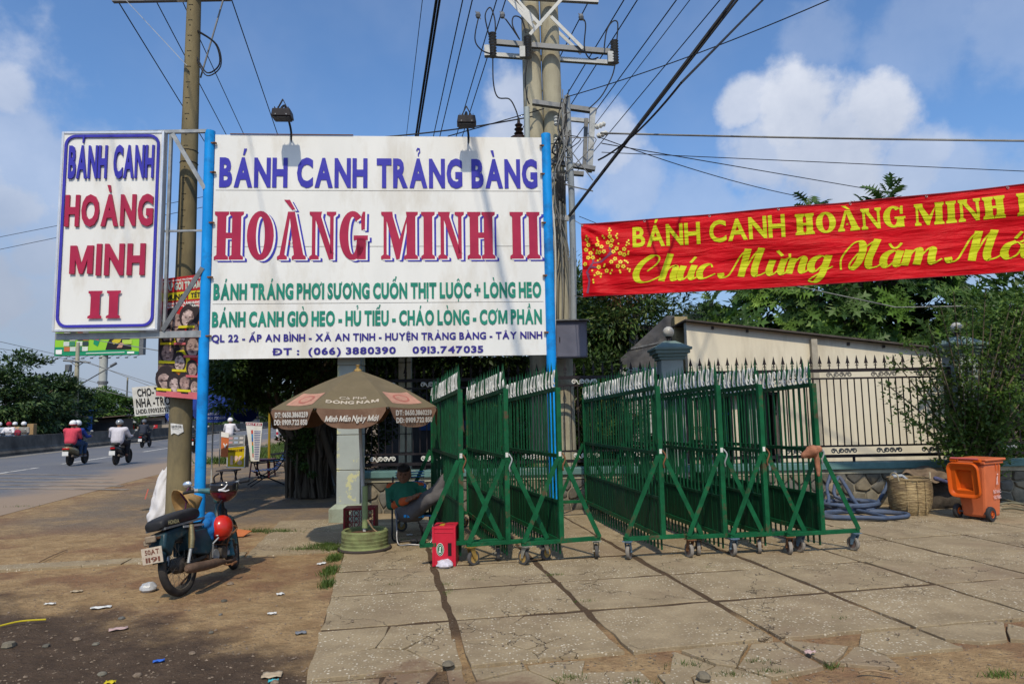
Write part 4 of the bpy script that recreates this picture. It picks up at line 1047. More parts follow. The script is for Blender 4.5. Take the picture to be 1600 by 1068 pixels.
fin.box((0,0,.06),(.05,.016,.012))
fin_me=mesh_of(fin,black_m,False,'spearhead')
def inst(name,me,parent,loc,rz=0.,sc_=None):
 o=bpy.data.objects.new(name,me);col.objects.link(o);o.parent=parent;o.location=loc;o.rotation_euler=(0,0,rz)
 if sc_:o.scale=sc_
 return o
def fence(x0,x1,lab,grp,zt,mat_scroll,sp=.115,fsp=.155,sstep=.74,slope=0.):
 T=thing('iron_fence',lab,'fence',(x0,FY+.1,.685),0,grp);L=x1-x0
 h=zt-.685
 for nm_,z_,w_ in(('top_rail',h-.02,.055),('upper_rail',h-.155,.03),('lower_rail',.265,.03),('bottom_rail',.10,.05)):
  m=MB();m.box((L/2,0,z_),(L-(.0 if nm_!='upper_rail' else .004),.035,w_));part(nm_,m,black_m,T)
 for xx in(.03,L-.03):m=MB();m.box((xx,-.001,h/2),(.06,.05,h-.04));part('end_post',m,black_m,T)
 bm=MB();bm.box((0,0,(h-.155+.265)/2),(.016,.016,h-.155-.265-.03));bme=mesh_of(bm,black_m,False,'bar')
 n=int(L/sp)
 for i in range(1,n):inst('bar',bme,T,(L*i/n,.0,0))
 n=int(L/fsp)
 for i in range(1,n):inst('spearhead',fin_me,T,(L*i/n,0,h+.005))
 n=max(1,int(L/sstep))
 for i in range(n):
  for z_ in(h-.095,.185):inst('scroll_ornament',mat_scroll,T,(L*(i+.5)/n,-.02,z_))
 for xx in(L*.22,L*.62):m=MB();m.box((xx,0,.035),(.035,.03,.08));part('foot',m,black_m,T)
 return T
pillar_m=M('grey_pillar_paint',(.27,.315,.30),rough=.8,var=.1,scale=4,bump=.12,c2=(.40,.42,.36),c2s=3,c2t=(.55,.7))
pillar_t=M('teal_pillar_paint',(.15,.215,.205),rough=.7,var=.15,scale=4,bump=.1)
globe_m=M('lamp_glass',(.42,.42,.40),rough=.3,var=.06,bump=0)
def pillar(px,lab,w=.37,py=640,zc=2.45):
 X=at(px,py,FY+.1).x
 T=thing('gate_pillar',lab,'pillar',(X,FY+.12,0),0,'fence pillars with globe lamps')
 m=MB();m.box((0,0,zc/2),(w,w,zc));part('shaft',m,pillar_m,T,bev=.008)
 z_=zc
 for dw,hh in((.06,.05),(.12,.05),(.20,.06),(.26,.045)):m=MB();m.box((0,0,z_+hh/2),(w+dw,w+dw,hh));part('cap_moulding',m,pillar_t,T,bev=.008);z_+=hh
 a=(w+.22)/2;m=MB();m.add([(-a,-a,z_),(a,-a,z_),(a,a,z_),(-a,a,z_),(-.09,-.09,z_+.12),(.09,-.09,z_+.12),(.09,.09,z_+.12),(-.09,.09,z_+.12)],[(0,1,5,4),(1,2,6,5),(2,3,7,6),(3,0,4,7),(4,5,6,7)]);part('cap_top',m,pillar_t,T)
 m=MB();m.lathe([(.05,z_+.11),(.03,z_+.16),(.06,z_+.2)],12);l_=part('lamp_holder',m,black_m,T)
 m=MB();m.sph((0,0,z_+.28),.095,24);g_=part('lamp_globe',m,globe_m,T,smooth=180)
 return X
XB=pillar(1050,'square grey pillar with moulded teal cap and globe lamp behind the green gates',zc=2.44)
XC=pillar(1507,'square pillar with globe lamp half hidden by the leafy shrub',zc=2.42)
fence(-2.62,XB-.19,'black iron fence with white scrolls between the mottled pillar and the grey pillar','iron fence sections on the garden wall',2.20,scroll_white)
fence(XB+.19,XC-.19,'black iron fence with dull grey scrolls in front of the cream wall','iron fence sections on the garden wall',2.235,scroll_grey)
fence(XC+.19,XC+4.2,'black iron fence right of the shrub covered pillar','iron fence sections on the garden wall',2.235,scroll_white)
# mottled pillar beside the umbrella
A0=at(548,700,10.75)
mott=M('mottled_pillar_paint',(.33,.36,.33),rough=.8,var=.08,scale=3,bump=.15,c2=(.50,.49,.27),c2s=3.4,c2t=(.565,.585))
MP=thing('mottled_pillar','tall square pillar with grey paint flaking to yellow behind the umbrella pole','pillar',(A0.x,10.77,0))
z_=.26
for k,z1_ in enumerate((.78,1.32,1.86,2.4,3.1,3.8)):
 m=MB();m.box((0,0,(z_+z1_-.012)/2),(.355,.36,z1_-.012-z_));part('block',m,mott,MP,bev=.004);z_=z1_
m=MB();m.box((0,0,2.0),(.335,.34,3.5));part('core',m,mortar,MP)
m=MB();m.prism([(-.27,-.27),(.27,-.27),(.27,.27),(-.27,.27)],.2);m.add([(-.27,-.27,.2),(.27,-.27,.2),(.27,.27,.2),(-.27,.27,.2),(-.2,-.2,.262),(.2,-.2,.262),(.2,.2,.262),(-.2,.2,.262)],[(0,1,5,4),(1,2,6,5),(2,3,7,6),(3,0,4,7),(4,5,6,7)]);part('plinth',m,M('plinth_paint',(.27,.30,.23),rough=.85,var=.2,scale=5,bump=.3,c2=(.16,.15,.1),c2s=4),MP)
# twin concrete posts behind the fence
X=at(633,700,13.0).x
CPt=thing('concrete_post','pair of slim pale concrete posts standing behind the fence, right of the umbrella','post',(X,13.0,0))
for xx,w_ in((-.055,.12),(.085,.09)):m=MB();m.box((xx,0,2.3),(w_,.12,4.6));part('upright',m,M('pale_concrete',(.36,.35,.26),rough=.9,var=.15,scale=5,bump=.2,c2=(.16,.15,.11),c2s=4,c2t=(.55,.7)),CPt,bev=.01)
for z_ in(.9,1.25,1.9,2.6):m=MB();m.box((.01,-.062,z_),(.26,.012,.015));part('wire_tie',m,black_m,CPt)
# ================================================================ buildings behind
cream=M('cream_wall',(.66,.61,.49),rough=.9,var=.05,scale=1.5,bump=.1,c2=(.36,.31,.23),c2s=.9,c2t=(.44,.82),stretch=(1.8,1,.35))
roof_d=M('dark_roof_edge',(.07,.06,.055),rough=.85,var=.3,scale=6,bump=.2)
shade_paint=M('interior_shade_paint',(.05,.05,.052),rough=.9,var=.3,scale=2)  # near-black colour stands in for the shade inside hall, porch and shacks
BYc=14.0
p0,p1,p2=at(1072,503,BYc),at(1480,548,BYc),at(1560,557,BYc)
x0,x1,z0_,z1_=p0.x,p2.x,p0.z,p2.z
CW=thing('cream_building','cream rendered side wall of a low building with a roof sloping down to the right','building',(x0,BYc,0))
def zr(x):return z0_+(z1_-z0_)*x/(x1-x0)
L=x1-x0
da,db=at(1090,680,BYc).x-x0,at(1222,680,BYc).x-x0;zd=at(1200,612,BYc).z
def wallpoly(poly,name='wall'):m=MB();m.prism(poly,.2,Matrix.Translation((0,.2,0))@Matrix.Rotation(PI/2,4,'X'));return part(name,m,cream,CW)
wallpoly([(0,0),(da,0),(da,zd),(0,zd)]);wallpoly([(db,0),(L,0),(L,zd),(db,zd)]);wallpoly([(0,zd),(L,zd),(L,zr(L)),(0,zr(0))])
m=MB();m.bar((-.05,1.6,zr(0)+.03),(L+.2,1.6,zr(L)+.0),3.5,.035);part('roof',m,roof_d,CW)
m=MB();m.box(((da+db)/2,1.8,zd/2),(db-da+1,.1,zd));part('porch_back_wall',m,shade_paint,CW)
m=MB();m.box(((da+db)/2,.9,zd-.02),(db-da+.6,1.7,.06));part('porch_ceiling',m,shade_paint,CW)
for px in(1095,1118,1150,1178):X=at(px,680,BYc+.3).x-x0;m=MB();m.box((X,.35,zd/2),(.11 if px!=1178 else .22,.12,zd));part('porch_column',m,cream if px!=1178 else pillar_m,CW)
for k in range(5):X=at(1102+12*k,680,BYc+.8).x-x0;m=MB();m.box((X,.8+.1*(k%2),.8),(.05,.05,1.6));part('blue_frame',m,M('blue_frame_paint',(.03,.14,.42),rough=.5),CW)
for zz in(.75,1.5):m=MB();m.box((at(1128,680,BYc+.85).x-x0,.85,zz),(.8,.03,.05));part('blue_rail',m,M('blue_frame_paint'),CW)
m=MB();m.box((at(1273,600,BYc).x-x0,-.06,1.9),(.12,.1,2.2));part('drain_pipe',m,M('drain',(.36,.33,.27),var=.2),CW)
for px,py in((1113,512),(1167,517),(1325,537),(1380,541)):q=at(px,py,BYc);m=MB();m.box((q.x-x0,-.02,q.z),(.05,.03,.06));part('rafter_hook',m,roof_d,CW)
# old stained gable left of it
q0=[at(x_,y_,15.2)for x_,y_ in((970,560),(1042,493),(1054,493),(1054,640),(970,640))]
OG=thing('old_gable','blackened old gable wall with a flaking ochre column at its end','building',(q0[0].x,15.2,0))
m=MB();P=[(p.x-q0[0].x,p.z)for p in(q0[4],q0[3],q0[2],q0[1],q0[0])];P[0]=(P[0][0],0);P[1]=(P[1][0],0)
m.prism(P,.2,Matrix.Translation((0,.2,0))@Matrix.Rotation(PI/2,4,'X'));part('gable_wall',m,M('sooty_wall',(.085,.085,.09),rough=.95,var=.35,scale=4,c2=(.2,.19,.17),c2s=2.5,c2t=(.55,.75)),OG)
a,b=at(1053,495,14.9),at(1073,497,14.9);m=MB();m.box(((a.x+b.x)/2-q0[0].x,-.2,a.z/2),(b.x-a.x,.3,a.z));part('ochre_column',m,M('ochre_flaking',(.36,.29,.16),rough=.95,var=.15,scale=6,c2=(.08,.06,.05),c2s=7,c2t=(.6,.64),bump=.3),OG)
m=MB();a,b=at(985,545,13.6),at(1045,532,13.6);m.bar((a.x-q0[0].x,-1.4,a.z),(b.x-q0[0].x,-1.4,b.z),.5,.03);part('tin_canopy',m,galv_d,OG)
a=at(1005,600,14.4);m=MB();m.box((a.x-q0[0].x,-.9,1.25),(1.0,.15,2.5));part('white_arch_wall',m,M('limewash',(.42,.43,.42),rough=.9,var=.2,scale=4),OG,bev=.06)
# dark open hall behind the left fence
OH=thing('open_hall','dark open-sided hall with a low roof in the shade behind the left fence','building',(-2.9,16.5,0))
m=MB();m.bar((-1.5,2.5,3.55),(6.8,2.5,3.55),6.,.12);part('roof',m,roof_d,OH)
m=MB();m.box((2.6,5.3,1.7),(8,.15,3.4));part('back_wall',m,shade_paint,OH)
m=MB();m.box((1.2,5.2,1.25),(2.6,.04,.28));part('blue_stripe',m,M('blue_stripe_paint',(.03,.08,.25)),OH)
m=MB();m.box((3.45,4.9,1.25),(.75,.05,.5));part('window',m,M('pale_window',(.4,.42,.42),rough=.4),OH,bev=.01)
for xx in(-1.3,1.1,3.4,5.8):m=MB();m.box((xx,-.3,1.75),(.22,.22,3.5));part('column',m,M('grey_column',(.16,.16,.16),var=.2),OH)
# ================================================================ wheeled green gates
bar_h={}
spear=MB();spear.box((0,0,.98),(.017,.017,1.80));spear.add([(-.014,-.006,1.88),(.014,-.006,1.88),(.014,.006,1.88),(-.014,.006,1.88),(-.019,-.006,1.98),(.019,-.006,1.98),(.019,.006,1.98),(-.019,.006,1.98),(0,0,2.17)],[(0,1,5,4),(1,2,6,5),(2,3,7,6),(3,0,4,7),(4,5,8),(5,6,8),(6,7,8),(7,4,8),(3,2,1,0)])
spear_me=mesh_of(spear,green_backlit,False,'bar')
orn=MB()
for sg in(-1,1):
 orn.tube([(0,.010*sg,.0),(0,.030*sg,.012),(0,.036*sg,.05),(0,.026*sg,.11),(0,.013*sg,.165),(0,.004*sg,.185)],[.008,.009,.011,.010,.008,.006],5)
 orn.tube([(0,.034*sg,.04),(0,.018*sg,.062),(0,.008*sg,.045),(0,.016*sg,.032)],.006,4)
for i_,v_ in enumerate(orn.v):orn.v[i_]=(v_[0]*1.3,v_[1]*1.25,v_[2]*1.04)
orn_me=mesh_of(orn,white_o,50,'white_ornament')
tire_r=M('caster_tyre',(.075,.072,.07),rough=.8,var=.3,scale=20,bump=.2);hub_y=M('caster_hub_yellow',(.34,.22,.07),rough=.6,var=.3,scale=25,c2=(.12,.07,.04),c2s=12)
fork_z=M('caster_fork_zinc',(.34,.33,.28),rough=.45,var=.3,scale=20,metal=.5);fork_y=M('caster_fork_brass',(.34,.22,.06),rough=.5,var=.3,scale=20,metal=.4);fork_b=M('caster_fork_blue',(.13,.20,.27),rough=.5,var=.3,scale=20,metal=.3)
tyre_w=M('caster_tyre_grey',(.22,.20,.175),rough=.8,var=.25,scale=20,bump=.2);hub_r=M('caster_hub_rust',(.13,.09,.075),rough=.7,var=.4,scale=25)
def caster(T,x,y,rz,fm,tm,hm):
 Mx=Matrix.Translation((x,y,0))@Matrix.Rotation(rz,4,'Z');m=MB();m.v=[]
 m.box((0,0,.196),(.1,.1,.008));m.cyl((0,0,.185),.03,.02,12)
 for sg in(-1,1):
  m.prism([(-.035,.178),(.035,.178),(.05,.08),(.035,.06),(.02,.07)],.004,Matrix.Translation((.026*sg+(.002 if sg>0 else-.002)-.002,0,0))@Matrix(((0,0,1,0),(1,0,0,0),(0,1,0,0),(0,0,0,1))))
 m.box((0,0,.18),(.058,.07,.006));m.cyl((0,.033,.078),.012,.075,10,'X')
 f=MB();f.add(m.v,m.f,Mx);o=part('caster',f,fm,T)
 w=MB();w.lathe([(.052,-.018),(.074,-.018),(.078,-.01),(.078,.01),(.074,.018),(.052,.018)],24,Mx@Matrix.Translation((0,.033,.078))@Matrix.Rotation(PI/2,4,'Y'),close=False);part('tyre',w,tm,o,smooth=40)
 w=MB();w.lathe([(.0001,-.014),(.045,-.012),(.055,-.016),(.055,.016),(.045,.012),(.0001,.014)],24,Mx@Matrix.Translation((0,.033,.078))@Matrix.Rotation(PI/2,4,'Y'),close=False);part('hub',w,hm,o,smooth=40)
def gate(px,X,Y,rz,L,lab,grp,cas,seed,clothy=False):
 T=thing('rolling_gate',lab,'gate',(X,Y,0),rz,grp);r=random.Random(seed)
 for y in(0,L):m=MB();m.box((0,y,1.035),(.052,.052,1.67));part('post',m,green_g,T,bev=.003)
 def rl(name,za,zb,w,h,mat):m=MB();m.bar((0,.027,za),(0,L-.027,zb),w,h);return part(name,m,mat,T)
 drop=.095
 rl('top_rail',1.855,1.855-drop,.034,.045,green_d);rl('middle_rail',1.125,1.115,.036,.04,green_d);rl('sheet_rail',.63,.625,.03,.03,green_d);rl('bottom_rail',.215,.215,.04,.05,green_g)
 m=MB();m.box((-.004,L/2,.42),(.003,L-.06,.39));part('lower_sheet',m,green_d,T)
 n=int(L/.108)
 for i in range(n):
  y=L*(i+.5)/n;dz=-drop*y/L
  o=inst('bar',spear_me,T,(0.0,y,dz+r.uniform(-.008,.008)))
  o.rotation_euler=(r.uniform(-.009,.009),r.uniform(-.005,.005),0)
  if i<n:inst('white_ornament',orn_me,T,(-.0,y+L/n/2-.004,1.878+dz)).rotation_euler=(r.uniform(-.06,.06),0,r.uniform(-.2,.2))
 for y in(.0,L):
  for sg in(-1,1):
   m=MB();m.bar((.03*sg,y-.03 if y==0 else y+.03,1.10),(.435*sg,y-.03 if y==0 else y+.03,.235),.008,.05,up=(sg*.9,0,.4));part('brace',m,green_g,T)
   m=MB();m.box((.235*sg,y,.222),(.43,.05,.042));part('foot_beam',m,green_g,T,bev=.003)
   k=cas[(0 if sg<0 else 1)]if y==0 else('z' if r.random()<.5 else 'r')
   if k=='-':continue
   fm,tm,hm={'y':(fork_y,tire_r,hub_y),'z':(fork_z,tire_r,hub_y),'b':(fork_b,tyre_w,hub_r),'r':(rust,tyre_w,hub_r)}[k]
   caster(T,.405*sg,y,r.uniform(-1.1,.7)if y==0 else r.uniform(-3,3),fm,tm,hm)
 for y in(.0,):
  m=MB();m.tube(smooth_path([(.02,-.03,1.16),(.05,-.05,1.1),(.02,-.05,1.02),(.03,-.04,.97)],4),.009,5);part('latch_chain',m,rust if seed%2 else galv,T)
 m=MB();m.box((0,-.0275,1.15),(.03,.003,.05));part('latch_plate',m,white_o,T)
 return T
gl=[(720,'narrow green rolling gate on the left, beside the red plastic crate',('-','z')),(792,'middle green rolling gate of the left three, on a yellow caster',('y','z')),(875,'right-hand green rolling gate of the left three, in front of the blue post',('z','z'))]
for i,(px,lab,cs)in enumerate(gl):
 X=at(px,760,7.5).x;gate(px,X,7.5,math.atan2(.56 if i<2 else .66,2.2),2.3,lab,'green rolling gates parked in a row',cs,i+3)
gr=[(1033,'leftmost gate of the four on the right, its bars backed by palm leaves',('b','r')),(1130,'second of the four green gates on the right, before the grey pillar',('r','r')),(1198,'third of the four green gates on the right, rusty chain at its latch',('b','b')),(1286,'rightmost green rolling gate, brown cloth tied to its rail',('r','b'))]
for i,(px,lab,cs)in enumerate(gr):
 X=at(px,760,7.62).x;gate(px,X,7.62+.03*i,math.atan2(.5+.03*i,3.1),3.15,lab,'green rolling gates parked in a row',cs,i+13)
# cloth bundle tied on the last gate
ca,cb=at(1268,704,7.5),at(1276,730,7.5)
m=MB()
me=blob_mesh([(at(1256,711,7.45),at(1270,703,7.42),.035,.06),(at(1266,703,7.5),at(1279,701,7.5),.05,.04),(at(1264,710,7.5),at(1274,707,7.48),.045,.035),(at(1275,710,7.45),at(1279,742,7.45),.03,.018),(at(1278,715,7.53),at(1280,736,7.53),.02,.018)],'cloth',M('brown_cloth',(.30,.13,.075),rough=.9,var=.3,scale=14,bump=.6,c2=(.16,.07,.05),c2s=9),.01,2)
o=part('cloth',me,None);tag(o,'reddish brown cloth knotted on the rail of the rightmost gate','cloth')
# ================================================================ umbrella in its tyre base
ug=gnd(570,857);UX,UY=ug.x,ug.y
ap=at(559,574,UY)
canv=M('canvas_taupe',(.135,.107,.062),rough=.9,var=.10,scale=4,bump=.15,c2=(.165,.13,.08),c2s=2.4)
canv2=M('canvas_brown',(.15,.085,.055),rough=.9,var=.14,scale=7,bump=.2,c2=(.20,.13,.085),c2s=5)
UM=thing('patio_umbrella','brown octagonal parasol with white telephone lettering on its flaps','umbrella',(UX,UY,0))
lean=Vector((ap.x-UX,0,0));zap=ap.z-.03;zr_=at(560,636,UY-.9).z;R8=1.03
m=MB();m.tube([(0,0,.12),(lean.x,0,zap-.02)],.02,12);part('pole',m,M('pale_pole',(.42,.42,.40),rough=.5,var=.1),UM,smooth=40)
m=MB();m.cyl((0,0,.5),.035,.5,14);part('pole_sleeve',m,M('sleeve_green',(.22,.27,.12),rough=.6,var=.2,scale=10),UM,smooth=40)
cx_=lean.x
def rim(k,r=R8,z=None):a_=R(45*k+22.5+9);return Vector((cx_+r*math.cos(a_),r*math.sin(a_),zr_ if z is None else z))
A_=Vector((cx_,0,zap));val=[None]*8
for k in range(8):
 p,q=rim(k),rim(k+1)
 m=MB();nu=8
 def gf(u,v,p=p,q=q):
  e=p.lerp(q,v);w_=A_.lerp(e,u);sagk=.012*math.sin(PI*v)*u+.045*math.sin(PI*u)*(1 if True else 0)*-1
  return w_+Vector((0,0,-sagk*.9-.02*math.sin(PI*v)*u))
 m.sheet(gf,8,6);part('canopy_panel',m,canv,UM,smooth=60)
 m=MB();out=((p+q)/2-Vector((cx_,0,zr_))).normalized()
 def vf(u,v,p=p,q=q,out=out):
  e=p.lerp(q,.03+.94*u);h_=.215*(1-(abs(2*u-1)**5)*.75)*(.75+.25*math.sin(PI*u)**.5);return e+Vector((0,0,-h_*v-.02*math.sin(PI*u)))+out*(.018*v+.004*math.sin(u*17+v*3)*v)
 m.sheet(vf,14,4);part('flap',m,canv2,UM,smooth=60)
 m=MB();m.tube([A_+Vector((0,0,-.03)),p+Vector((0,0,-.015))],.006,5);part('rib',m,galv_d,UM)
 hub_=Vector((cx_*.8,0,zap-.42));m=MB();m.tube([hub_,A_.lerp(p,.5)+Vector((0,0,-.02))],.005,5);part('strut',m,galv_d,UM)
m=MB();m.lathe([(.05,-.02),(.05,.0),(.02,.015),(.02,.045),(.03,.06),(.0001,.07)],14,Matrix.Translation(A_));part('finial',m,hub_y,UM,smooth=40)
ut=M('umbrella_lettering',(.55,.53,.48),rough=.8,var=.1);utf=M('umbrella_faded_lettering',(.42,.36,.28),rough=.8,var=.2,scale=20);utp=M('umbrella_pink_print',(.40,.21,.15),rough=.8,var=.2,scale=16);utr=M('umbrella_red_print',(.34,.12,.09),rough=.8,var=.2,scale=16)
def facing(k):
 p,q=rim(k),rim(k+1);return p,q
ks=sorted(range(8),key=lambda k:((rim(k)+rim(k+1))/2).y)[:3];ks=sorted(ks,key=lambda k:((rim(k)+rim(k+1))/2).x)
def valtext(k,s,u0,u1,dz,h,off,mat,shear=0.):
 p,q=facing(k)
 if p.x>q.x:p,q=q,p
 e=(q-p);L_=e.length;e.normalize();n_=Vector((e.y,-e.x,0));O_=p+e*(L_*u0)+Vector((0,0,-dz))+n_*(.008+.018*dz/.2+.006)
 m=MB();put_text(m,s,O_,e,(0,0,1),L_*(u1-u0),h,off,.05,.22,n=n_,lift=.004,shear=shear);part('lettering',m,mat,UM)
valtext(ks[0],'ĐT: 0650.3860259',.14,.90,.095,.055,.035,ut);valtext(ks[0],'DĐ: 0909.722 850',.14,.90,.178,.055,.035,ut)
valtext(ks[2],'ĐT: 0650.3860259',.12,.86,.095,.055,.035,ut);valtext(ks[2],'DĐ: 0909.722 850',.12,.86,.178,.055,.035,ut)
valtext(ks[1],'Minh Mẫn Ngày Mới',.14,.86,.15,.062,.028,ut,shear=.25)
def panel_frame(k):
 p,q=facing(k)
 if p.x>q.x:p,q=q,p
 e=(q-p).normalized();mid=(p+q)/2;up=(A_-mid);up.normalize();n_=e.cross(up);return p,q,e,mid,up,n_
def cmap(k,a,b,l):
 """point on the bulging canopy panel k, a along the rim, b up the panel"""
 p,q,e,mid,up,n_=panel_frame(k);HL=(A_-mid).length;u=1-b/HL;v=min(1,max(0,.5+a/((q-p).length*u)))
 return mid+e*a+up*b+Vector((0,0,.0405*math.sin(PI*u)-.031*u*math.sin(PI*v)))+n_*l
def ptxt(k,s,cx0_,w,v0,h,off,mat,l=.006):
 m=MB();put_text(m,s,(cx0_-w/2,v0,0),(1,0,0),(0,1,0),w,h,off,.05,.22,n=(0,0,1),lift=0);m.v=[tuple(cmap(k,x,y,l+z))for x,y,z in m.v];part('lettering',m,mat,UM)
ptxt(ks[1],'ĐÔNG NAM',0,.58,.11,.055,.045,utf);ptxt(ks[1],'Cà Phê',0,.30,.20,.05,.01,utf)
for k in(ks[0],ks[2]):
 m=MB();m.sheet(lambda u,v:cmap(k,(-.24+.48*u)*(1-.17*v),.1+.24*v,.004),12,6);part('print_patch',m,utp,UM)
 for r1_,r2_,l_,mt in((.12,.08,.006,utr),(.09,.055,.0075,utp)):
  m=MB();c_=cmap(k,0,.22,l_);m.add([c_]+[cmap(k,r1_*math.cos(t),.22+r2_*math.sin(t),l_)for t in[2*PI*j/20 for j in range(20)]],[(0,j+1,(j+1)%20+1)for j in range(20)]);part('print_badge',m,mt,UM)
# tyre base
TB=thing('tyre_base','old tyre shell painted pale green, filled with earth, holding the umbrella pole','umbrella base',(UX,UY,0))
m=MB();m.lathe([(.30,0),(.31,.02),(.285,.04),(.277,.05),(.28,.08),(.276,.09),(.28,.12),(.276,.13),(.28,.16),(.276,.17),(.278,.215),(.26,.235),(.235,.225),(.235,.17)],40,close=False);part('tyre_shell',m,M('green_tyre_paint',(.165,.19,.08),rough=.8,var=.22,scale=10,bump=.35,c2=(.10,.085,.04),c2s=4,c2t=(.52,.72)),TB,smooth=25)
m=MB();m.lathe([(.24,.18),(.15,.2),(.04,.21),(.0001,.21)],30,close=False);part('earth_fill',m,M('rust_earth',(.10,.055,.03),rough=.95,var=.4,scale=20,bump=.8),TB,smooth=60)
m=MB();m.torus((0,0,.015),.305,.018,40,8);part('tyre_bead',m,M('old_rubber',(.05,.04,.035),rough=.9,var=.3),TB,smooth=60)
st_=thing('stick','thin broken stick poked into the tyre beside the umbrella pole','stick',(UX+.03,UY-.1,.2));m=MB();m.tube([(.02,0,.16),(.09,-.02,.06),(.19,-.08,.0)],[.012,.008,.005],6);part('shaft',m,M('dry_stick',(.25,.17,.1),var=.3),st_)
# ================================================================ crates
red_pl=M('red_crate_plastic',(.50,.018,.040),rough=.42,var=.12,scale=6,bump=.05)
dred=M('dark_red_crate_plastic',(.20,.014,.020),rough=.5,var=.2,scale=8,bump=.1)
cg=gnd(695,884);c0=at(676,860,cg.y);c1=at(713,860,cg.y);cw=c1.x-c0.x
RC=thing('red_crate','bright red plastic bottle crate standing on end with a green oval badge','crate',((c0.x+c1.x)/2,cg.y+.15,0),R(-2))
Hc=.41;Dc=.30
m=MB();m.box((0,0,Hc/2),(cw,Dc,Hc));ob=part('shell',m,red_pl,RC,bev=.008)
for xx,zz,w_,h_ in((cw/2-.012,Hc/2,.024,Hc+.004),(-cw/2+.012,Hc/2,.024,Hc+.004)):m=MB();m.box((xx,-Dc/2-.002,zz),(w_,.01,h_));part('rim',m,red_pl,RC,bev=.003)
for zz in(.012,Hc-.012,Hc-.06):m=MB();m.box((0,-Dc/2-.0015,zz),(cw-.05,.008,.02 if zz!=Hc-.06 else .006));part('rim',m,red_pl,RC,bev=.002)
m=MB();m.box((.062,-Dc/2-.004,.175),(.038,.006,.13));part('hand_slot',m,M('slot_dark',(.02,.006,.008),bump=0),RC)
m=MB();m.box((0,0,Hc+.001),(.17,.02,.004));part('top_rib',m,dred,RC)
m=MB();m.box((-.03,-.03,Hc+.003),(.05,.13,.004));part('sticker',m,M('yellow_sticker',(.40,.22,.02),bump=0),RC)
def oval(mb,rx,rz,y,n=28):mb.add([(-.04+rx*math.cos(2*PI*j/n),y,.175+rz*math.sin(2*PI*j/n))for j in range(n)],[tuple(range(n))])
for rx,rz_,y,mt in((.040,.066,-Dc/2-.006,white_l),(.037,.062,-Dc/2-.0068,M('badge_green',(.01,.13,.05),bump=0)),(.029,.050,-Dc/2-.0076,white_l),(.026,.046,-Dc/2-.0084,M('badge_green',(.01,.13,.05)))):m=MB();oval(m,rx,rz_,y);part('badge',m,mt,RC)
m=MB();put_text(m,'Bia',(-.04+.008,-Dc/2-.009,.145),(0,0,1),(-1,0,0),.06,.02,.03,n=(0,-1,0),lift=.001);part('badge_print',m,white_l,RC)
dg=gnd(560,838);a=at(535,820,dg.y).x;b=at(585,820,dg.y).x;w_=b-a
DC=thing('lattice_crate','dark red lattice bottle crate lying on its side behind the tyre','crate',((a+b)/2,dg.y+.05,0),R(3));Hd=.37
for xx in(-w_/2+.015,w_/2-.015):m=MB();m.box((xx,.13,Hd/2),(.03,.28,Hd));part('side',m,dred,DC,bev=.004)
for zz in(.015,Hd-.015):m=MB();m.box((0,.13,zz),(w_-.062,.28,.03));part('side',m,dred,DC,bev=.004)
for i in range(5):
 xx=-w_/2+.03+(w_-.06)*i/4
 if 0<i<4:m=MB();m.box((xx,.01,Hd/2),(.008,.012,Hd-.062));part('grid_bar',m,dred,DC)
for i in range(1,4):zz=.03+(Hd-.06)*i/4;m=MB();m.box((0,.0235,zz),(w_-.062,.012,.008));part('grid_bar',m,dred,DC)
for i in range(4):
 for j in range(4):
  m=MB();m.torus((-w_/2+.03+(w_-.06)*(i+.5)/4,.036,.03+(Hd-.06)*(j+.5)/4),.028,.005,14,4,'Y');part('grid_ring',m,dred,DC)
# crumpled plastic bag at the foot of the red crate
def crumple(name,lab,cat,c,r,mat,seed,sq=(1,1,.6),grp=None,n=18):
 g_=random.Random(seed);m=MB();m.sph((0,0,0),1,n)
 ph=[(Vector((g_.gauss(0,1),g_.gauss(0,1),g_.gauss(0,1))).normalized(),g_.uniform(3,9),g_.uniform(0,6))for _ in range(9)]
 V=[]
 for v in m.v:
  v=Vector(v);q=1+sum(.085*abs(math.sin(v.dot(d)*f+p))for d,f,p in ph)-.35;V.append((v.x*r*sq[0]*q,v.y*r*sq[1]*q,max(-.9,v.z)*r*sq[2]*q+r*sq[2]*.75))
 m.v=V;T=thing(name,lab,cat,c,0,grp);part('film',m,mat,T,smooth=35);return T
film=M('plastic_film',(.55,.52,.58),rough=.25,var=.2,scale=30,bump=.3)
p=gnd(695,886);crumple('plastic_bag','small crumpled clear plastic bag at the foot of the red crate','bag',(p.x,p.y,0),.075,film,2)
# ================================================================ man resting in a folding chair
blue_sl=M('blue_chair_plastic',(.02,.16,.42),rough=.45,var=.15,scale=8);chairm=M('chair_tube',(.025,.025,.028),rough=.35,var=.2,metal=.3,bump=0);chairg=M('chair_tube_steel',(.20,.20,.21),rough=.35,metal=.6,bump=0)
def q3(px,py,Y):return at(px,py,Y)
FC=thing('folding_chair','reclining folding chair with black tube legs and blue plastic bands under the resting man','chair',(q3(640,800,9).x,9.0,0))
def ct(name,pts,r,mat):m=MB();m.tube(smooth_path(pts,4),r,8);return part(name,m,mat,FC,world=True,smooth=60)
G=lambda px,py,z=0.0:gnd(px,py,z)
ct('frame',[q3(614,745,9.35),q3(613,785,9.0),q3(613,822,8.9),Vector((q3(615,836,8.8).x,8.8,.03)),Vector((q3(640,838,8.8).x,8.8,.02)),Vector((q3(664,836,8.8).x,8.8,.03)),q3(671,822,8.9),q3(671,790,9.0)],.012,chairm)
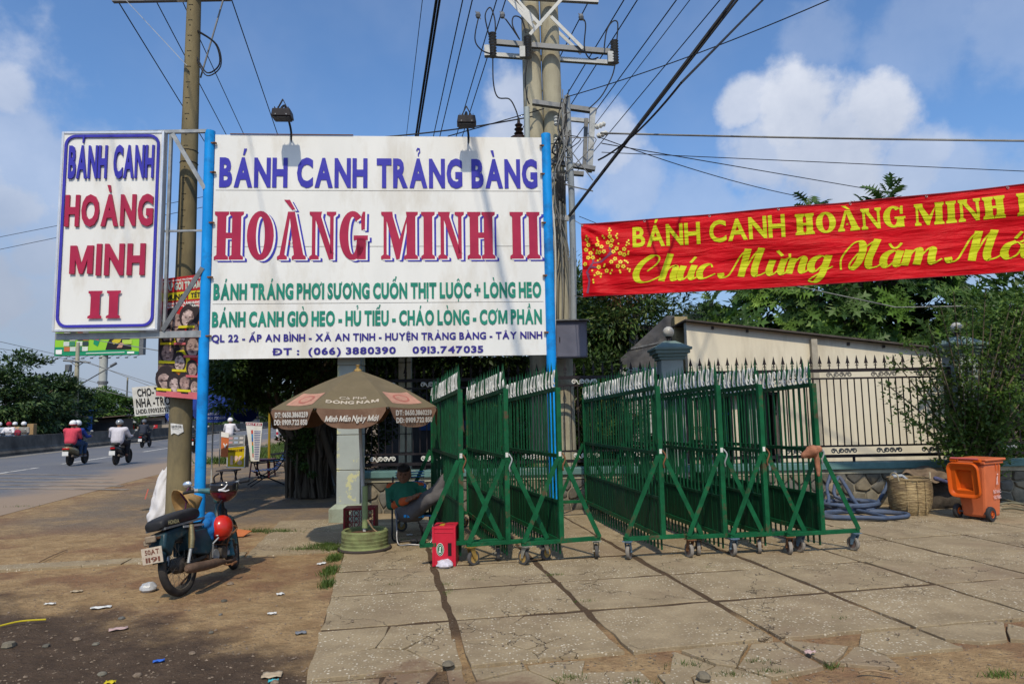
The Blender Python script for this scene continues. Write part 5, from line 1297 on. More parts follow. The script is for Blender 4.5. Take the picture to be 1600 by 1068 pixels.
ct('frame',[q3(619,790,8.9),q3(620,822,8.7),Vector((q3(622,842,8.6).x,8.6,.02)),Vector((q3(640,846,8.6).x,8.58,.014)),Vector((q3(672,843,8.6).x,8.6,.02)),q3(676,822,8.7),q3(677,800,8.9)],.011,chairg)
ct('armrest',[q3(612,783,8.85),q3(610,778,9.1),q3(612,768,9.3)],.014,chairm)
for i,py in enumerate((737,741,745)):m=MB();m.bar(q3(618,py+1,9.48),q3(663,py-1,9.48),.012,.022,up=(0,-1,.3));part('back_band',m,blue_sl,FC,world=True)
for i in range(9):
 t=i/8;a=q3(618,746,9.46).lerp(q3(617,802,9.05),t);b=q3(662,744,9.46).lerp(q3(672,802,9.05),t);m=MB();m.bar(a,b,.01,.02,up=(0,-1,.4));part('back_band',m,blue_sl,FC,world=True)
for i in range(5):a=q3(618,806,8.85+.07*i);b=q3(674,805,8.85+.07*i);m=MB();m.bar(a,b,.03,.02);part('seat_band',m,blue_sl,FC,world=True)
for i in range(6):a=q3(633+i*5.6,806,8.80);m=MB();m.cyl(tuple(a),.019,.032,8,'X');part('blue_wrap',m,M('bright_blue_wrap',(.03,.28,.62),rough=.4,bump=0),FC,world=True)
ct('side_band',[q3(655,752,9.3),q3(664,757,9.2),q3(663,762,9.1)],.016,blue_sl)
skin=M('brown_skin',(.20,.095,.055),rough=.55,var=.12,scale=20,bump=.08)
PM=thing('person','man in green and orange work shirt and grey trousers reclining with feet on a gate','person',(q3(640,800,9).x,9.0,0));inv=TM[PM.name].inverted()
hd=q3(631,741,9.1);neck=q3(632,757,9.18);chest=q3(633,770,9.12);hip=q3(640,799,8.93)
shL,shR=q3(610,764,9.2),q3(655,762,9.22);elL,elR=q3(611,789,8.98),q3(668,776,9.0)
wrL,wrR=q3(640,780,8.76),q3(648,776,8.74);haL,haR=q3(650,774,8.72),q3(640,779,8.70)
k1,k2=q3(683,766,8.72),q3(672,780,8.6);f1,f2=q3(700,735,8.8),q3(697,768,8.72);t1,t2=q3(705,724,8.86),q3(704,761,8.78)
body=[(hd+Vector((0,.01,-.03)),hd+Vector((0,.02,.045)),.083,.093),(hd+Vector((0,-.015,-.075)),hd+Vector((0,0,0)),.05,.078),(neck+Vector((0,.02,-.05)),hd+Vector((0,.03,-.06)),.055,.052),(chest,neck,.10,.05),(hip,chest,.10,.11),
(shL,elL,.045,.038),(elL,wrL,.037,.026),(wrL,haL,.03,.026),(shR,elR,.045,.038),(elR,wrR,.037,.026),(wrR,haR,.03,.026),(hip,k1,.07,.05),(k1,f1,.05,.036),(f1,t1,.035,.03),(hip,k2,.07,.05),(k2,f2,.05,.036),(f2,t2,.036,.03),(t1,t1+Vector((.02,.0,.05)),.028,.02)]
def face_x(mb):
 mb.sph(tuple(hd+Vector((.0,-.1,-.015))),(.014,.02,.022),8)
 mb.sph(tuple(hd+Vector((.0,-.09,-.058))),(.028,.014,.009),8)
 for sg in(-1,1):
  mb.sph(tuple(hd+Vector((.09*sg,.01,-.01))),(.012,.022,.032),8);mb.sph(tuple(hd+Vector((.033*sg,-.082,.022))),(.026,.012,.008),8)
 for(w_,h_)in((wrL,haL),(wrR,haR)):
  d=(h_-w_).normalized();s_=d.cross(Vector((0,-.4,1))).normalized()
  for k in range(4):
   b_=h_+s_*(.018*(k-1.5));L_=[.055,.065,.062,.048][k];mb.tube([b_,b_+d*L_*.5+Vector((0,0,.004)),b_+d*L_+Vector((0,.01,-.014))],[.0095,.0088,.0075],6)
  b_=w_+d*.02+s_*.03;mb.tube([b_,b_+s_*.025+d*.02,b_+s_*.03+d*.05],[.011,.0095,.0085],6)
part('body',blob_mesh(body,'body',skin,.0065,2,face_x,inv),None,PM)
for sg in(-1,1):
 m=MB();m.sph(tuple(hd+Vector((.033*sg,-.0815,.006))),(.013,.008,.006),8);part('eye',m,M('eye_dark',(.03,.02,.018),rough=.2,bump=0),PM,world=True)
hair=[(hd+Vector((0,.03,.035)),hd+Vector((0,.04,.06)),.098,.088),(hd+Vector((-.05,.02,.03)),hd+Vector((.05,.02,.03)),.06,.06)]
hk=blob_mesh([(hd+Vector((0,.035,.03)),hd+Vector((0,.01,.062)),.094,.088),(hd+Vector((-.045,-.03,.085)),hd+Vector((.045,-.03,.085)),.038,.038),(hd+Vector((0,.06,-.02)),hd+Vector((0,.05,.03)),.08,.08)],'hair',M('black_hair',(.012,.01,.01),rough=.5,bump=.4,scale=40),.01,2,None,inv)
part('hair',hk,None,PM)
gsh=M('green_shirt',(.022,.13,.075),rough=.85,var=.2,scale=9,bump=.4,bscale=14);osh=M('orange_shirt_trim',(.50,.10,.03),rough=.85,var=.15,scale=9,bump=.2)
part('shirt',blob_mesh([(hip+Vector((-.05,.02,.02)),chest,.135,.15),(hip+Vector((.04,.02,.02)),chest,.135,.145),(chest,neck+Vector((0,.02,-.055)),.15,.075),(shL,chest+Vector((0,0,.06)),.072,.11),(shR,chest+Vector((0,0,.06)),.072,.11),(shL,elL,.072,.062),(elL,elL.lerp(wrL,.75),.062,.048),(shR,elR,.072,.06),(elR,elR.lerp(wrR,.75),.06,.048)],'shirt',gsh,.011,3,None,inv),None,PM)
def patch(name,a,b,r1,r2):part(name,blob_mesh([(a,b,r1,r2)],name,osh,.011,2,None,inv),None,PM)
patch('orange_yoke',shL+Vector((.01,-.012,.022)),shL+Vector((.11,-.02,.035)),.068,.06);patch('orange_yoke',shR+Vector((-.07,-.015,.03)),shR+Vector((.02,-.012,.012)),.06,.068)
patch('orange_sleeve_band',elL.lerp(wrL,.25)+Vector((0,-.006,-.01)),elL.lerp(wrL,.33)+Vector((0,-.006,-.008)),.062,.06);patch('orange_cuff',elL.lerp(wrL,.62),elL.lerp(wrL,.82),.056,.048);patch('orange_cuff',elR.lerp(wrR,.5),elR.lerp(wrR,.75),.058,.05)
part('trousers',blob_mesh([(hip+Vector((-.06,.0,0)),hip+Vector((.08,0,0)),.135,.13),(hip+Vector((.02,-.02,.03)),k1,.11,.078),(k1,k1.lerp(f1,.62),.078,.056),(hip+Vector((.04,-.04,-.01)),k2,.11,.078),(k2,k2.lerp(f2,.8),.078,.06)],'trousers',M('grey_trousers',(.095,.09,.092),rough=.9,var=.2,scale=8,bump=.5,bscale=12),.011,3,None,inv),None,PM)
part('shoe',blob_mesh([(f2+Vector((0,-.01,-.01)),t2+Vector((0,0,.02)),.045,.036)],'shoe',black_m,.009,2,None,inv),None,PM)
for i,(px,py,lab)in enumerate(((647,849,'black rubber sandal on the ground, left of the pair under the chair'),(659,848,'black rubber sandal half under the gate foot, right of the pair'))):
 q=gnd(px,py);T=thing('sandal',lab,'sandal',(q.x,q.y,0),R(-4+9*i),'pair of sandals')
 pr_=[(.042*math.cos(t)*(1+.15*math.sin(t)),.12*math.sin(t))for t in[2*PI*j/18 for j in range(18)]]
 m=MB();m.prism(pr_,.022);part('sole',m,M('sandal_rubber',(.02,.022,.028),rough=.6),T,bev=.004)
 m=MB();m.sheet(lambda u,v:(.046*math.cos(PI*u),-.06+.07*v,.02+.045*math.sin(PI*u)),10,3);part('strap',m,M('sandal_strap',(.03,.032,.04),rough=.7),T,smooth=60,solid=.004)
# ================================================================ banner
BA,BB=Vector((at(908,345,10.3).x,10.3,0)),Vector((at(1600,280,8.7).x,8.7,0))
bd=(BB-BA).normalized();bnn=Vector((bd.y,-bd.x,0))
bzt,bzb=4.49,3.35;BL=(BB-BA).length+1.75
def bwave(u,z):
 e=min(1,u/.7);v=(z-bzb)/(bzt-bzb)
 w=.022*math.sin(u*1.9+2.4*v)+.012*math.sin(u*4.1-5*v+1)+.006*math.sin(u*2.3+17*v+1.5*math.sin(u*1.3))+.004*math.sin(u*3.1+31*v)+.003*math.sin(u*.9+47*v)
 w+=.010*math.sin(2.6*u+9*v+2*math.sin(.7*u))*(1-abs(2*v-1)**2)+.008*abs(math.sin(3.3*u-6.5*v+.6))
 w+=.045*math.exp(-u*2.2)*math.sin(14*math.atan2(v-1.02,u+.1))*min(1,u*6)
 return w
def bpos(u,z,l=0.):
 zz=z-.02*math.sin(PI*min(1,max(0,u/BL)))*2
 return BA+bd*u+bnn*(bwave(u,z)+l)+Vector((0,0,zz))
def bpx(px,py):
 d=ray(px,py);t=(BA.dot(bnn))/(d.dot(bnn))if abs(d.dot(bnn))>1e-6 else 0
 p=Vector((0,0,EYE))+d*t;return(p-BA).dot(bd),p.z
BN=thing('banner','red cloth banner with yellow lettering and apricot blossom strung across the right side','banner',(BA.x,BA.y,bzb));binv=TM[BN.name].inverted()
def ban_mat(m,n,l,N,mth,mix,b,P):
 q=N('ShaderNodeVectorMath',operation='MULTIPLY',i={0:P,1:(1.2,1.2,9)}).outputs[0]
 no=N('ShaderNodeTexNoise',i={'Vector':q,'Scale':1.4,'Detail':4.,'Distortion':.8}).outputs[0]
 no2=N('ShaderNodeTexNoise',i={'Vector':P,'Scale':3.,'Detail':3.}).outputs[0]
 l.new(mix(mr(N,no2,.3,.7),(.44,.003,.007),(.54,.004,.011)),b.inputs['Base Color']);b.inputs['Roughness'].default_value=.5;b.inputs['Specular IOR Level'].default_value=.1
 l.new(N('ShaderNodeBump',i={'Height':no,'Strength':.8,'Distance':.05}).outputs[0],b.inputs['Normal'])
nmix('banner_red',ban_mat)
def ban_y(m,n,l,N,mth,mix,b,P):
 q=N('ShaderNodeVectorMath',operation='MULTIPLY',i={0:P,1:(1.2,1.2,9)}).outputs[0]
 no=N('ShaderNodeTexNoise',i={'Vector':q,'Scale':1.4,'Detail':4.,'Distortion':.8}).outputs[0]
 b.inputs['Base Color'].default_value=(.50,.52,.012,1);b.inputs['Roughness'].default_value=.5;b.inputs['Specular IOR Level'].default_value=.1
 l.new(N('ShaderNodeBump',i={'Height':no,'Strength':.8,'Distance':.05}).outputs[0],b.inputs['Normal'])
nmix('banner_yellow',ban_y)
m=MB();m.sheet(lambda u,v:bpos(u*BL,bzt+(bzb-bzt)*v),220,40);part('cloth',m,MATS['banner_red'],BN,world=True,smooth=180)
m=MB();m.tube([bpos(u*BL/40,bzt,0)for u in range(41)],.010,6);part('top_rope',m,M('dark_red_hem',(.2,.01,.02)),BN,world=True,smooth=60)
m=MB();m.tube([bpos(u*BL/40,bzb,0)for u in range(41)],.006,6);part('bottom_hem',m,M('dark_red_hem'),BN,world=True,smooth=60)
for k in range(9):m=MB();p=bpos(BL*k/8*.99+.02,bzt-.02,.006);m.torus(p,.014,.004,12,5,'Y');part('eyelet',m,galv,BN,world=True)
def on_banner(mb,lift):
 """mb in (u, z) coordinates -> cut fine and laid on the wavy cloth"""
 me=bpy.data.meshes.new('t');me.from_pydata([(x,y,zz)for x,y,zz in mb.v],[],mb.f);bm=bmesh.new();bm.from_mesh(me)
 bmesh.ops.triangulate(bm,faces=bm.faces[:])
 for it in range(4):
  ed=[e for e in bm.edges if e.calc_length()>.045]
  if not ed:break
  bmesh.ops.subdivide_edges(bm,edges=ed,cuts=1);bmesh.ops.triangulate(bm,faces=bm.faces[:])
 for v in bm.verts:v.co=binv@bpos(v.co.x,v.co.y,lift+v.co.z)
 bm.to_mesh(me);bm.free();me.polygons.foreach_set('use_smooth',[True]*len(me.polygons));return me
def fix(me,mat):me.materials.append(mat);return me
u0,z0=bpx(989,385);u1,_=bpx(1227,366);uz,zt_=bpx(989,354)
m=MB();put_text(m,'BÁNH CANH',(u0,z0,0),(1,0,0),(0,1,0),u1-u0,zt_-z0,.025,.06,.3,n=(0,0,1),lift=0);part('lettering',fix(on_banner(m,.005),MATS['banner_yellow']),None,BN)
u2,z2=bpx(1243,364);u3,_=bpx(1560,336);_,zt2=bpx(1243,333)
m=MB();slab_text(m,'HOÀNG MINH II',(u2,z0-.0,0),(1,0,0),(0,1,0),(u3-u2)*1.19,(zt_-z0)*.97,(0,0,1),lift=0,s_=.26,sf=.17,ov=.06,gap=.07,space=.34);part('lettering',fix(on_banner(m,.005),MATS['banner_yellow']),None,BN)
pcs,WS=script_pieces('Chúc Mừng Năm Mới',.13,.3)
su0,sz0=bpx(990,440);su1,_=bpx(1632,415);k_=(su1-su0)/(WS+.3);kz=.225
bl_=[]
for lay,pts in pcs:
 m=MB();o_=0;n_=len(pts)
 for a,b in pts:m.v+=[(su0+a[0]*k_+.02,sz0+.0+a[1]*kz,0),(su0+b[0]*k_+.02,sz0+b[1]*kz,0)]
 for i in range(n_-1):m.f.append((2*i,2*i+1,2*i+3,2*i+2))
 part('script_stroke',fix(on_banner(m,.004+.0008*lay),MATS['banner_yellow']),None,BN)
def px4(cx,cy):return(880+cx/4.444,260+cy/4.444)
fl=[(175,545),(160,580),(190,600),(175,635),(205,630),(155,680),(240,545),(268,558),(253,597),(285,592),(325,485),(310,525),(340,512),(333,547),(350,590),(372,567),(397,600),(425,572),(425,610),(362,640),(337,663),(400,662),(383,692),(420,693),(248,698),(243,740),(303,722)]
fy_=M('blossom_yellow',(.66,.52,.03),rough=.5,bump=0);fr_=M('blossom_heart',(.35,.10,.02),rough=.5,bump=0)
m1,m2_=MB(),MB()
for i,(cx,cy)in enumerate(fl):
 u,z=bpx(*px4(cx,cy));r=.036
 pts=[(u+r*(1-.28*(1+math.cos(5*t))/2)*math.cos(t+i),z+r*(1-.28*(1+math.cos(5*t))/2)*math.sin(t+i),.0006*(i%4))for t in[2*PI*j/20 for j in range(20)]];m1.add(pts,[tuple(range(20))])
 pts=[(u+r*.3*math.cos(t),z+r*.3*math.sin(t),.003)for t in[2*PI*j/8 for j in range(8)]];m2_.add(pts,[tuple(range(8))])
bu=[(165,490),(158,510),(175,505),(168,522),(235,495),(238,510),(245,522),(320,425),(315,440),(330,440),(322,460),(275,482),(285,495),(375,465),(368,480),(375,495),(455,510),(445,525),(440,545),(458,535),(235,585),(230,600),(210,575),(385,535),(455,590),(452,605),(255,640),(240,650),(290,680),(285,692),(440,655),(428,650),(450,665),(465,712),(450,708),(462,725),(395,722),(400,735),(265,745),(262,765),(222,758),(212,790),(215,808),(205,725),(330,740),(340,720)]
for i,(cx,cy)in enumerate(bu):
 u,z=bpx(*px4(cx,cy));r=.015;m1.add([(u+r*math.cos(t),z+r*1.2*math.sin(t),.0003)for t in[2*PI*j/8 for j in range(8)]],[tuple(range(8))])
part('blossom_print',fix(on_banner(m1,.006),fy_),None,BN,kind='stuff');part('blossom_heart',fix(on_banner(m2_,.0065),fr_),None,BN,kind='stuff')
m=MB()
for L_ in([(170,880),(185,790),(165,735),(210,670),(260,660),(310,620),(330,590)],[(210,670),(205,610)],[(260,662),(340,600),(320,560)],[(190,700),(240,700)],[(165,735),(185,760)]):
 P_=[bpx(*px4(*c))for c in L_];n_=len(P_);o_=len(m.v)
 for i,(u,z)in enumerate(P_):
  a=P_[max(0,i-1)];b=P_[min(n_-1,i+1)];dx,dz=b[0]-a[0],b[1]-a[1];l_=math.hypot(dx,dz);w_=.018*(1-.6*i/n_)
  m.v+=[(u-dz/l_*w_,z+dx/l_*w_,0),(u+dz/l_*w_,z-dx/l_*w_,0)]
 for i in range(n_-1):m.f.append((o_+2*i,o_+2*i+1,o_+2*i+3,o_+2*i+2))
part('branch_print',fix(on_banner(m,.0042),M('branch_violet',(.19,.05,.10),bump=0)),None,BN)
m=MB();m.tube([bpos(0,bzt),at(897,344,11.3)],.006,5);m.tube([bpos(0,bzb),at(898,462,11.3)],.006,5);part('tie_cord',m,grey_c,BN,world=True)
# ================================================================ parked motorbike
g0,g1=gnd(271,931,-.015),gnd(371,886,-.015)
hdg=-math.atan2(g1.x-g0.x,g1.y-g0.y)
MO=thing('motorbike','old dark teal step-through motorbike with rusty exhaust leaning on its stand at left','motorbike',(g0.x+.07,g0.y+.02,-.015),0,rot=(0,R(-10),hdg));MO.scale=(.96,)*3;TM[MO.name]=TM[MO.name]@Matrix.Diagonal((.96,.96,.96,1))
teal_d=M('moto_dark_teal',(.014,.038,.050),rough=.4,var=.3,scale=12,bump=.08,c2=(.11,.085,.06),c2s=7,c2t=(.56,.78));teal_l=M('moto_worn_teal',(.045,.13,.145),rough=.4,var=.3,scale=14,bump=.08,c2=(.16,.14,.09),c2s=8,c2t=(.5,.72))
rubber=M('tyre_rubber',(.030,.027,.025),rough=.85,var=.3,scale=14,bump=.3,c2=(.10,.075,.05),c2s=6,c2t=(.5,.75));rimm=M('dusty_rim',(.20,.17,.13),rough=.5,metal=.5,var=.3,scale=20)
grime=M('greasy_engine',(.075,.062,.05),rough=.65,metal=.3,var=.45,scale=22,bump=.3);exh=M('rusty_exhaust',(.125,.080,.055),rough=.75,metal=.2,var=.3,scale=14,bump=.15,c2=(.20,.13,.08),c2s=6)
brass=M('old_shock_chrome',(.33,.26,.13),rough=.35,metal=.7,var=.25,scale=12);vinyl=M('black_vinyl',(.018,.018,.02),rough=.5,var=.3,scale=8,bump=.12,c2=(.06,.055,.05),c2s=9,c2t=(.6,.8))
def wheel(T,c,r=.285,tr=.036,Mx=None,spokes=28,hubr=.06):
 Mx=Mx if Mx is not None else Matrix.Translation(c)@Matrix.Rotation(PI/2,4,'Y')
 def mx(m_):
  q=MB();q.add(m_.v,m_.f,Mx);return q
 t=MB();t.torus((0,0,0),r-tr,tr,48,10,T=Matrix(),sq=1.05)
 o=part('tyre',mx(t),rubber,T,smooth=60)
 for k in range(40):
  a=2*PI*k/40
 w=MB();w.lathe([(r-tr*1.9,-.022),(r-tr*1.5,-.026),(r-tr*1.3,-.02),(r-tr*1.55,0),(r-tr*1.3,.02),(r-tr*1.5,.026),(r-tr*1.9,.022),(r-tr*1.75,0)],40,close=False);part('rim',mx(w),rimm,T,smooth=40)
 h=MB();h.lathe([(.0001,-.06),(.02,-.06),(hubr,-.035),(hubr,.035),(.02,.06),(.0001,.06)],20,close=False);part('hub',mx(h),grime,T,smooth=30)
 s=MB()
 for k in range(spokes):
  a=2*PI*k/spokes;b=a+(.5 if k%4<2 else-.5);z_=.03 if k%2 else-.03
  s.tube([(hubr*.95*math.cos(b),hubr*.95*math.sin(b),z_),((r-tr*1.7)*math.cos(a),(r-tr*1.7)*math.sin(a),0)],.0016,4,caps=False)
 part('spokes',mx(s),rimm,T,kind='stuff')
wheel(MO,(0,0,.285),hubr=.075)
steer=Matrix.Translation((0,.90,.74))@Matrix.Rotation(R(19),4,'Z')@Matrix.Translation((0,-.90,-.74))
FWh=steer@Matrix.Translation((0,1.175,.285))@Matrix.Rotation(PI/2,4,'Y');wheel(MO,None,Mx=FWh)
def mp(name,mb,mat,sm=40,steered=False,**k):
 if steered:
  q=MB();q.add(mb.v,mb.f,steer);mb=q
 return part(name,mb,mat,MO,smooth=sm,**k)
def fender(cy,cz,r,w,a0,a1,name,mat,steered=False,lip=.04):
 m=MB();n=18
 def f(u,v):
  a=R(a0+(a1-a0)*u);x=w*(v-.5)*2;rr=r-(abs(v-.5)*2)**3*lip;return(x,cy+rr*math.cos(a),cz+rr*math.sin(a))
 m.sheet(f,n,8);return mp(name,m,mat,60,steered,solid=.003)
fender(0,.30,.335,.062,28,168,'rear_fender',teal_d,lip=.05);fender(1.175,.285,.325,.055,35,158,'front_fender',teal_l,True,.06)
m=MB();m.sheet(lambda u,v:(.07*(2*v-1)*(1+.4*u),1.175-.30-.10*u-.02*(2*v-1)**2,.37-.17*u),6,4);mp('mud_flap',m,teal_l,60,True,solid=.004)
# frame, body
m=MB();m.tube([(0,.86,.76),(0,.80,.62),(0,.66,.44),(0,.48,.38),(0,.30,.44),(0,.18,.56)],[.035,.045,.05,.055,.06,.06],12);mp('frame_tube',m,teal_d)
m=MB();m.prism([(-.20,.40),(-.30,.50),(-.26,.63),(.05,.66),(.38,.64),(.44,.52),(.30,.36),(.12,.40),(.06,.55),(-.12,.52)],.17,Matrix(((0,0,1,-.085),(1,0,0,0),(0,1,0,0),(0,0,0,1))));mp('rear_body',m,teal_d,30,bev=.02)
for sg in(1,-1):
 m=MB();m.prism([(.10,.36),(.36,.30),(.50,.38),(.46,.56),(.14,.58)],.03,Matrix(((0,0,1,.082*sg-(.0 if sg>0 else .03)),(1,0,0,0),(0,1,0,0),(0,0,0,1))));mp('side_cover',m,teal_d,30,bev=.014)
# seat
def seatf():
 m=MB();n=14;prof=[(-.30,.085,.66,.035),(-.29,.10,.665,.05),(-.1,.115,.665,.062),(.12,.11,.665,.066),(.26,.10,.67,.066),(.36,.08,.68,.05),(.39,.05,.69,.03)];rows=[]
 for y,w,z,h in prof:
  rows.append([(w*math.copysign(abs(math.cos(t))**.55,math.cos(t)),y,z+h+h*math.copysign(abs(math.sin(t))**.55,math.sin(t)))for t in[2*PI*j/n for j in range(n)]])
 for r_ in rows:m.v+=r_
 for i in range(len(rows)-1):
  for j in range(n):m.f.append((i*n+j,i*n+(j+1)%n,(i+1)*n+(j+1)%n,(i+1)*n+j))
 m.f.append(tuple(reversed(range(n))));m.f.append(tuple((len(rows)-1)*n+j for j in range(n)));return m
mp('seat',seatf(),vinyl,60,sub=1)
m=MB();m.box((0,.06,.668),(.2,.66,.02));mp('seat_pan',m,galv_d)
m=MB();put_text(m,'HONDA',(.129,-.27,.70),(0,1,-.06),(0,0,1),.17,.035,.03,n=(1,0,0),lift=.004);mp('lettering',m,M('gold_lettering',(.40,.35,.18),rough=.5,bump=0),0)
m=MB();put_text(m,'HONDA',(-.06,-.306,.70),(1,0,0),(0,0,1),.12,.03,.03,n=(0,-1,0),lift=.004)
# shocks
for sg in(1,-1):
 m=MB();m.tube([(.105*sg,.0,.29),(.12*sg,.07,.46)],.016,12);mp('shock_rod',m,galv);m=MB();m.tube([(.12*sg,.055,.42),(.125*sg,.075,.5),(.125*sg,.10,.64)],[.026,.030,.024],14);mp('shock_absorber',m,brass if sg>0 else grime)
m=MB();m.bar((-.075,.0,.285),(-.075,.42,.29),.02,.045);m.bar((.075,0,.285),(.075,.42,.29),.02,.03);mp('swing_arm',m,grime)
m=MB();m.prism([(-.06,.22),(.46,.24),(.50,.29),(.46,.34),(-.06,.35),(-.1,.285)],.03,Matrix(((0,0,1,-.13),(1,0,0,0),(0,1,0,0),(0,0,0,1))));mp('chain_case',m,teal_d,30,bev=.008)
# engine
m=MB();m.cyl((.0,.47,.27),.085,.22,22,'X');m.cyl((.02,.60,.27),.065,.24,20,'X');m.box((0,.53,.25),(.18,.18,.13));mp('crankcase',m,grime,30,bev=.006)
m=MB()
for k in range(7):m.box((0,.68+.02*k,.30+.004*k),(.12,.008,.12))
m.box((0,.76,.31),(.08,.2,.08));mp('cylinder',m,grime,30)
m=MB();m.box((0,.90,.325),(.11,.07,.11));m.cyl((.02,.90,.33),.035,.14,14,'X');mp('cylinder_head',m,grime,30,bev=.01)
m=MB();m.cyl((.118,.47,.27),.06,.012,20,'X');mp('engine_cover',m,galv,30,bev=.003)
m=MB();m.tube([(.0,.78,.50),(.0,.74,.42),(.0,.72,.36)],[.03,.028,.03],12);m.box((.03,.70,.45),(.06,.07,.08));mp('carburettor',m,grime,30)
# exhaust
m=MB();m.tube(smooth_path([(.03,.93,.30),(.07,.96,.20),(.12,.80,.155),(.135,.60,.17)],5),.014,10);mp('exhaust_pipe',m,exh,60)
m=MB();m.tube([(.135,.62,.165),(.14,.52,.185),(.15,.40,.20),(.155,.2,.215),(.16,.02,.235),(.16,-.10,.25),(.16,-.13,.252)],[.016,.032,.044,.047,.047,.042,.02],16);mp('muffler',m,exh,40)
m=MB();m.tube([(.10,.50,.20),(.17,.56,.14),(.24,.56,.14)],.009,8);m.tube([(.24,.53,.14),(.24,.62,.145)],.014,8);mp('foot_peg',m,rust,40);m=MB();m.tube([(-.10,.50,.20),(-.24,.56,.14)],.011,8);mp('foot_peg',m,rust,40)
m=MB();m.tube([(.12,.40,.26),(.17,.36,.40),(.2,.42,.44)],.009,8);mp('kick_starter',m,galv,40)
m=MB();m.tube([(-.08,.45,.2),(-.27,.40,.045),(-.30,.42,.04)],.010,8);mp('side_stand',m,rust,40)
# fork and bars
for sg in(1,-1):
 m=MB();m.tube([(.055*sg,.98,.60),(.06*sg,1.07,.36),(.06*sg,1.09,.30)],[.022,.028,.022],10);m.bar((.06*sg,1.07,.31),(.06*sg,1.18,.285),.014,.03);mp('fork_leg',m,teal_l if sg>0 else grime,40,True)
m=MB();m.tube([(0,.99,.58),(0,.90,.72),(0,.865,.83)],[.05,.035,.03],12);mp('steering_head',m,grime,40,True)
m=MB();m.box((0,.90,.86),(.13,.12,.16),rot=Matrix.Rotation(R(18),3,'X'));mp('handlebar_nacelle',m,teal_l,40,True,bev=.025)
m=MB();m.box((0,.872,.945),(.10,.05,.012),rot=Matrix.Rotation(R(30),3,'X'));mp('speedometer',m,black_m,40,True,bev=.005)
m=MB();m.cyl((0,.975,.86),.075,.06,20,'Y');mp('headlamp',m,galv,40,True,bev=.01)
for sg in(1,-1):
 m=MB();m.tube([(.03*sg,.885,.90),(.12*sg,.865,.925),(.21*sg,.84,.95)],[.042,.032,.022],12);mp('handlebar_cover',m,teal_l,50,True)
 m=MB();m.tube([(.20*sg,.842,.948),(.235*sg,.83,.952)],.024,12);m.tube([(.22*sg,.85,.95),(.25*sg,.90,.94),(.31*sg,.90,.95)],.006,6);mp('brake_lever',m,galv,40,True)
 m=MB();m.tube([(.23*sg,.832,.952),(.34*sg,.79,.95)],.017,12);mp('grip',m,vinyl,40,True)
m=MB();m.tube([(-.22,.85,.96),(-.25,.86,1.0),(-.28,.83,1.02)],.005,6);m.sph((-.29,.82,1.035),(.05,.018,.036),14);mp('mirror',m,M('mirror_chrome',(.6,.62,.64),rough=.15,metal=.8,bump=0),60,True)
# plate and tail
m=MB();m.bar((0,-.26,.52),(0,-.35,.47),.03,.012);m.bar((0,-.26,.60),(0,-.36,.60),.08,.02);mp('plate_bracket',m,rust)
m=MB();m.box((0,-.36,.60),(.10,.03,.06));m.box((-.05,-.34,.57),(.05,.05,.05));mp('tail_lamp_mount',m,M('dusty_metal',(.26,.20,.14),rough=.8,var=.3,scale=20),30,bev=.01)
m=MB();m.box((-.01,-.35,.455),(.20,.006,.145));mp('number_plate',m,M('plate_cream',(.50,.42,.33),rough=.6,var=.15,scale=15,c2=(.24,.13,.08),c2s=16,c2t=(.58,.7)),30)
for s,z_,w_ in(('50AT',.467,.14),('1191',.397,.14)):
 m=MB();put_text(m,s,(-.075,-.353,z_),(1,0,0),(0,0,1),w_,.042,.02,.05,n=(0,-1,0),lift=.003);mp('plate_lettering',m,M('plate_ink',(.16,.06,.04),bump=0),0)
m=MB();m.tube(smooth_path([(.03,.92,.8),(.06,.80,.62),(.05,.7,.45),(.07,.6,.33)],5),.006,6);m.tube(smooth_path([(-.03,.95,.85),(-.06,.98,.65),(.0,.9,.42),(.02,.72,.36)],5),.006,6);m.tube(smooth_path([(.02,.93,.7),(.09,.84,.66),(.08,.75,.5),(.02,.74,.42)],5),.008,6);mp('control_cable',m,black_c,60)
m=MB();m.tube([(.0,-.1,.2),(.0,.0,.14)],.03,8);
rm_=random.Random(3)
for k in range(16):
 y_,z_=rm_.uniform(.36,.84),rm_.uniform(.22,.50);sx9=rm_.uniform(.04,.12);m=MB()
 if k%2:m.tube(smooth_path([(sx9,y_,z_),(sx9+rm_.uniform(-.03,.05),y_+rm_.uniform(-.1,.1),z_+rm_.uniform(-.05,.12)),(sx9-.03,y_+rm_.uniform(-.15,.15),z_+rm_.uniform(.02,.18))],4),rm_.uniform(.004,.011),6);mp('engine_hose',m,black_c if k%4==1 else rust,50)
 else:m.cyl((sx9,y_,z_),rm_.uniform(.012,.03),rm_.uniform(.03,.07),10,rm_.choice('XYZ'));mp('engine_fitting',m,[grime,galv_d,rust,galv][k//2%4],30)
m=MB();m.bar((.118,-.02,.64),(.10,.42,.60),.01,.02);mp('body_trim',m,galv,0)
MOM=TM[MO.name]
def mw(x,y,z,st_=True):v=Vector((x,y,z));return MOM@((steer@v)if st_ else v)
def cloth_blob(name,lab,cat,caps,mat,vox=.012,sm=3):
 me=blob_mesh(caps,name,mat,vox,sm);o=part(name,me,None);return tag(o,lab,cat)
cloth_blob('cloth','bright blue cloth stuffed into the motorbike frame beside the red helmet','cloth',[(mw(.09,.40,.60,0),mw(.07,.54,.66,0),.055,.05),(mw(.11,.44,.52,0),mw(.11,.52,.60,0),.045,.05),(mw(.11,.42,.53,0),mw(.10,.46,.44,0),.035,.025)],M('blue_cloth',(.010,.12,.34),rough=.7,var=.3,scale=14,bump=.7,bscale=25))
hr=mw(.17,.92,.50);hc=at(346,824,7.0)
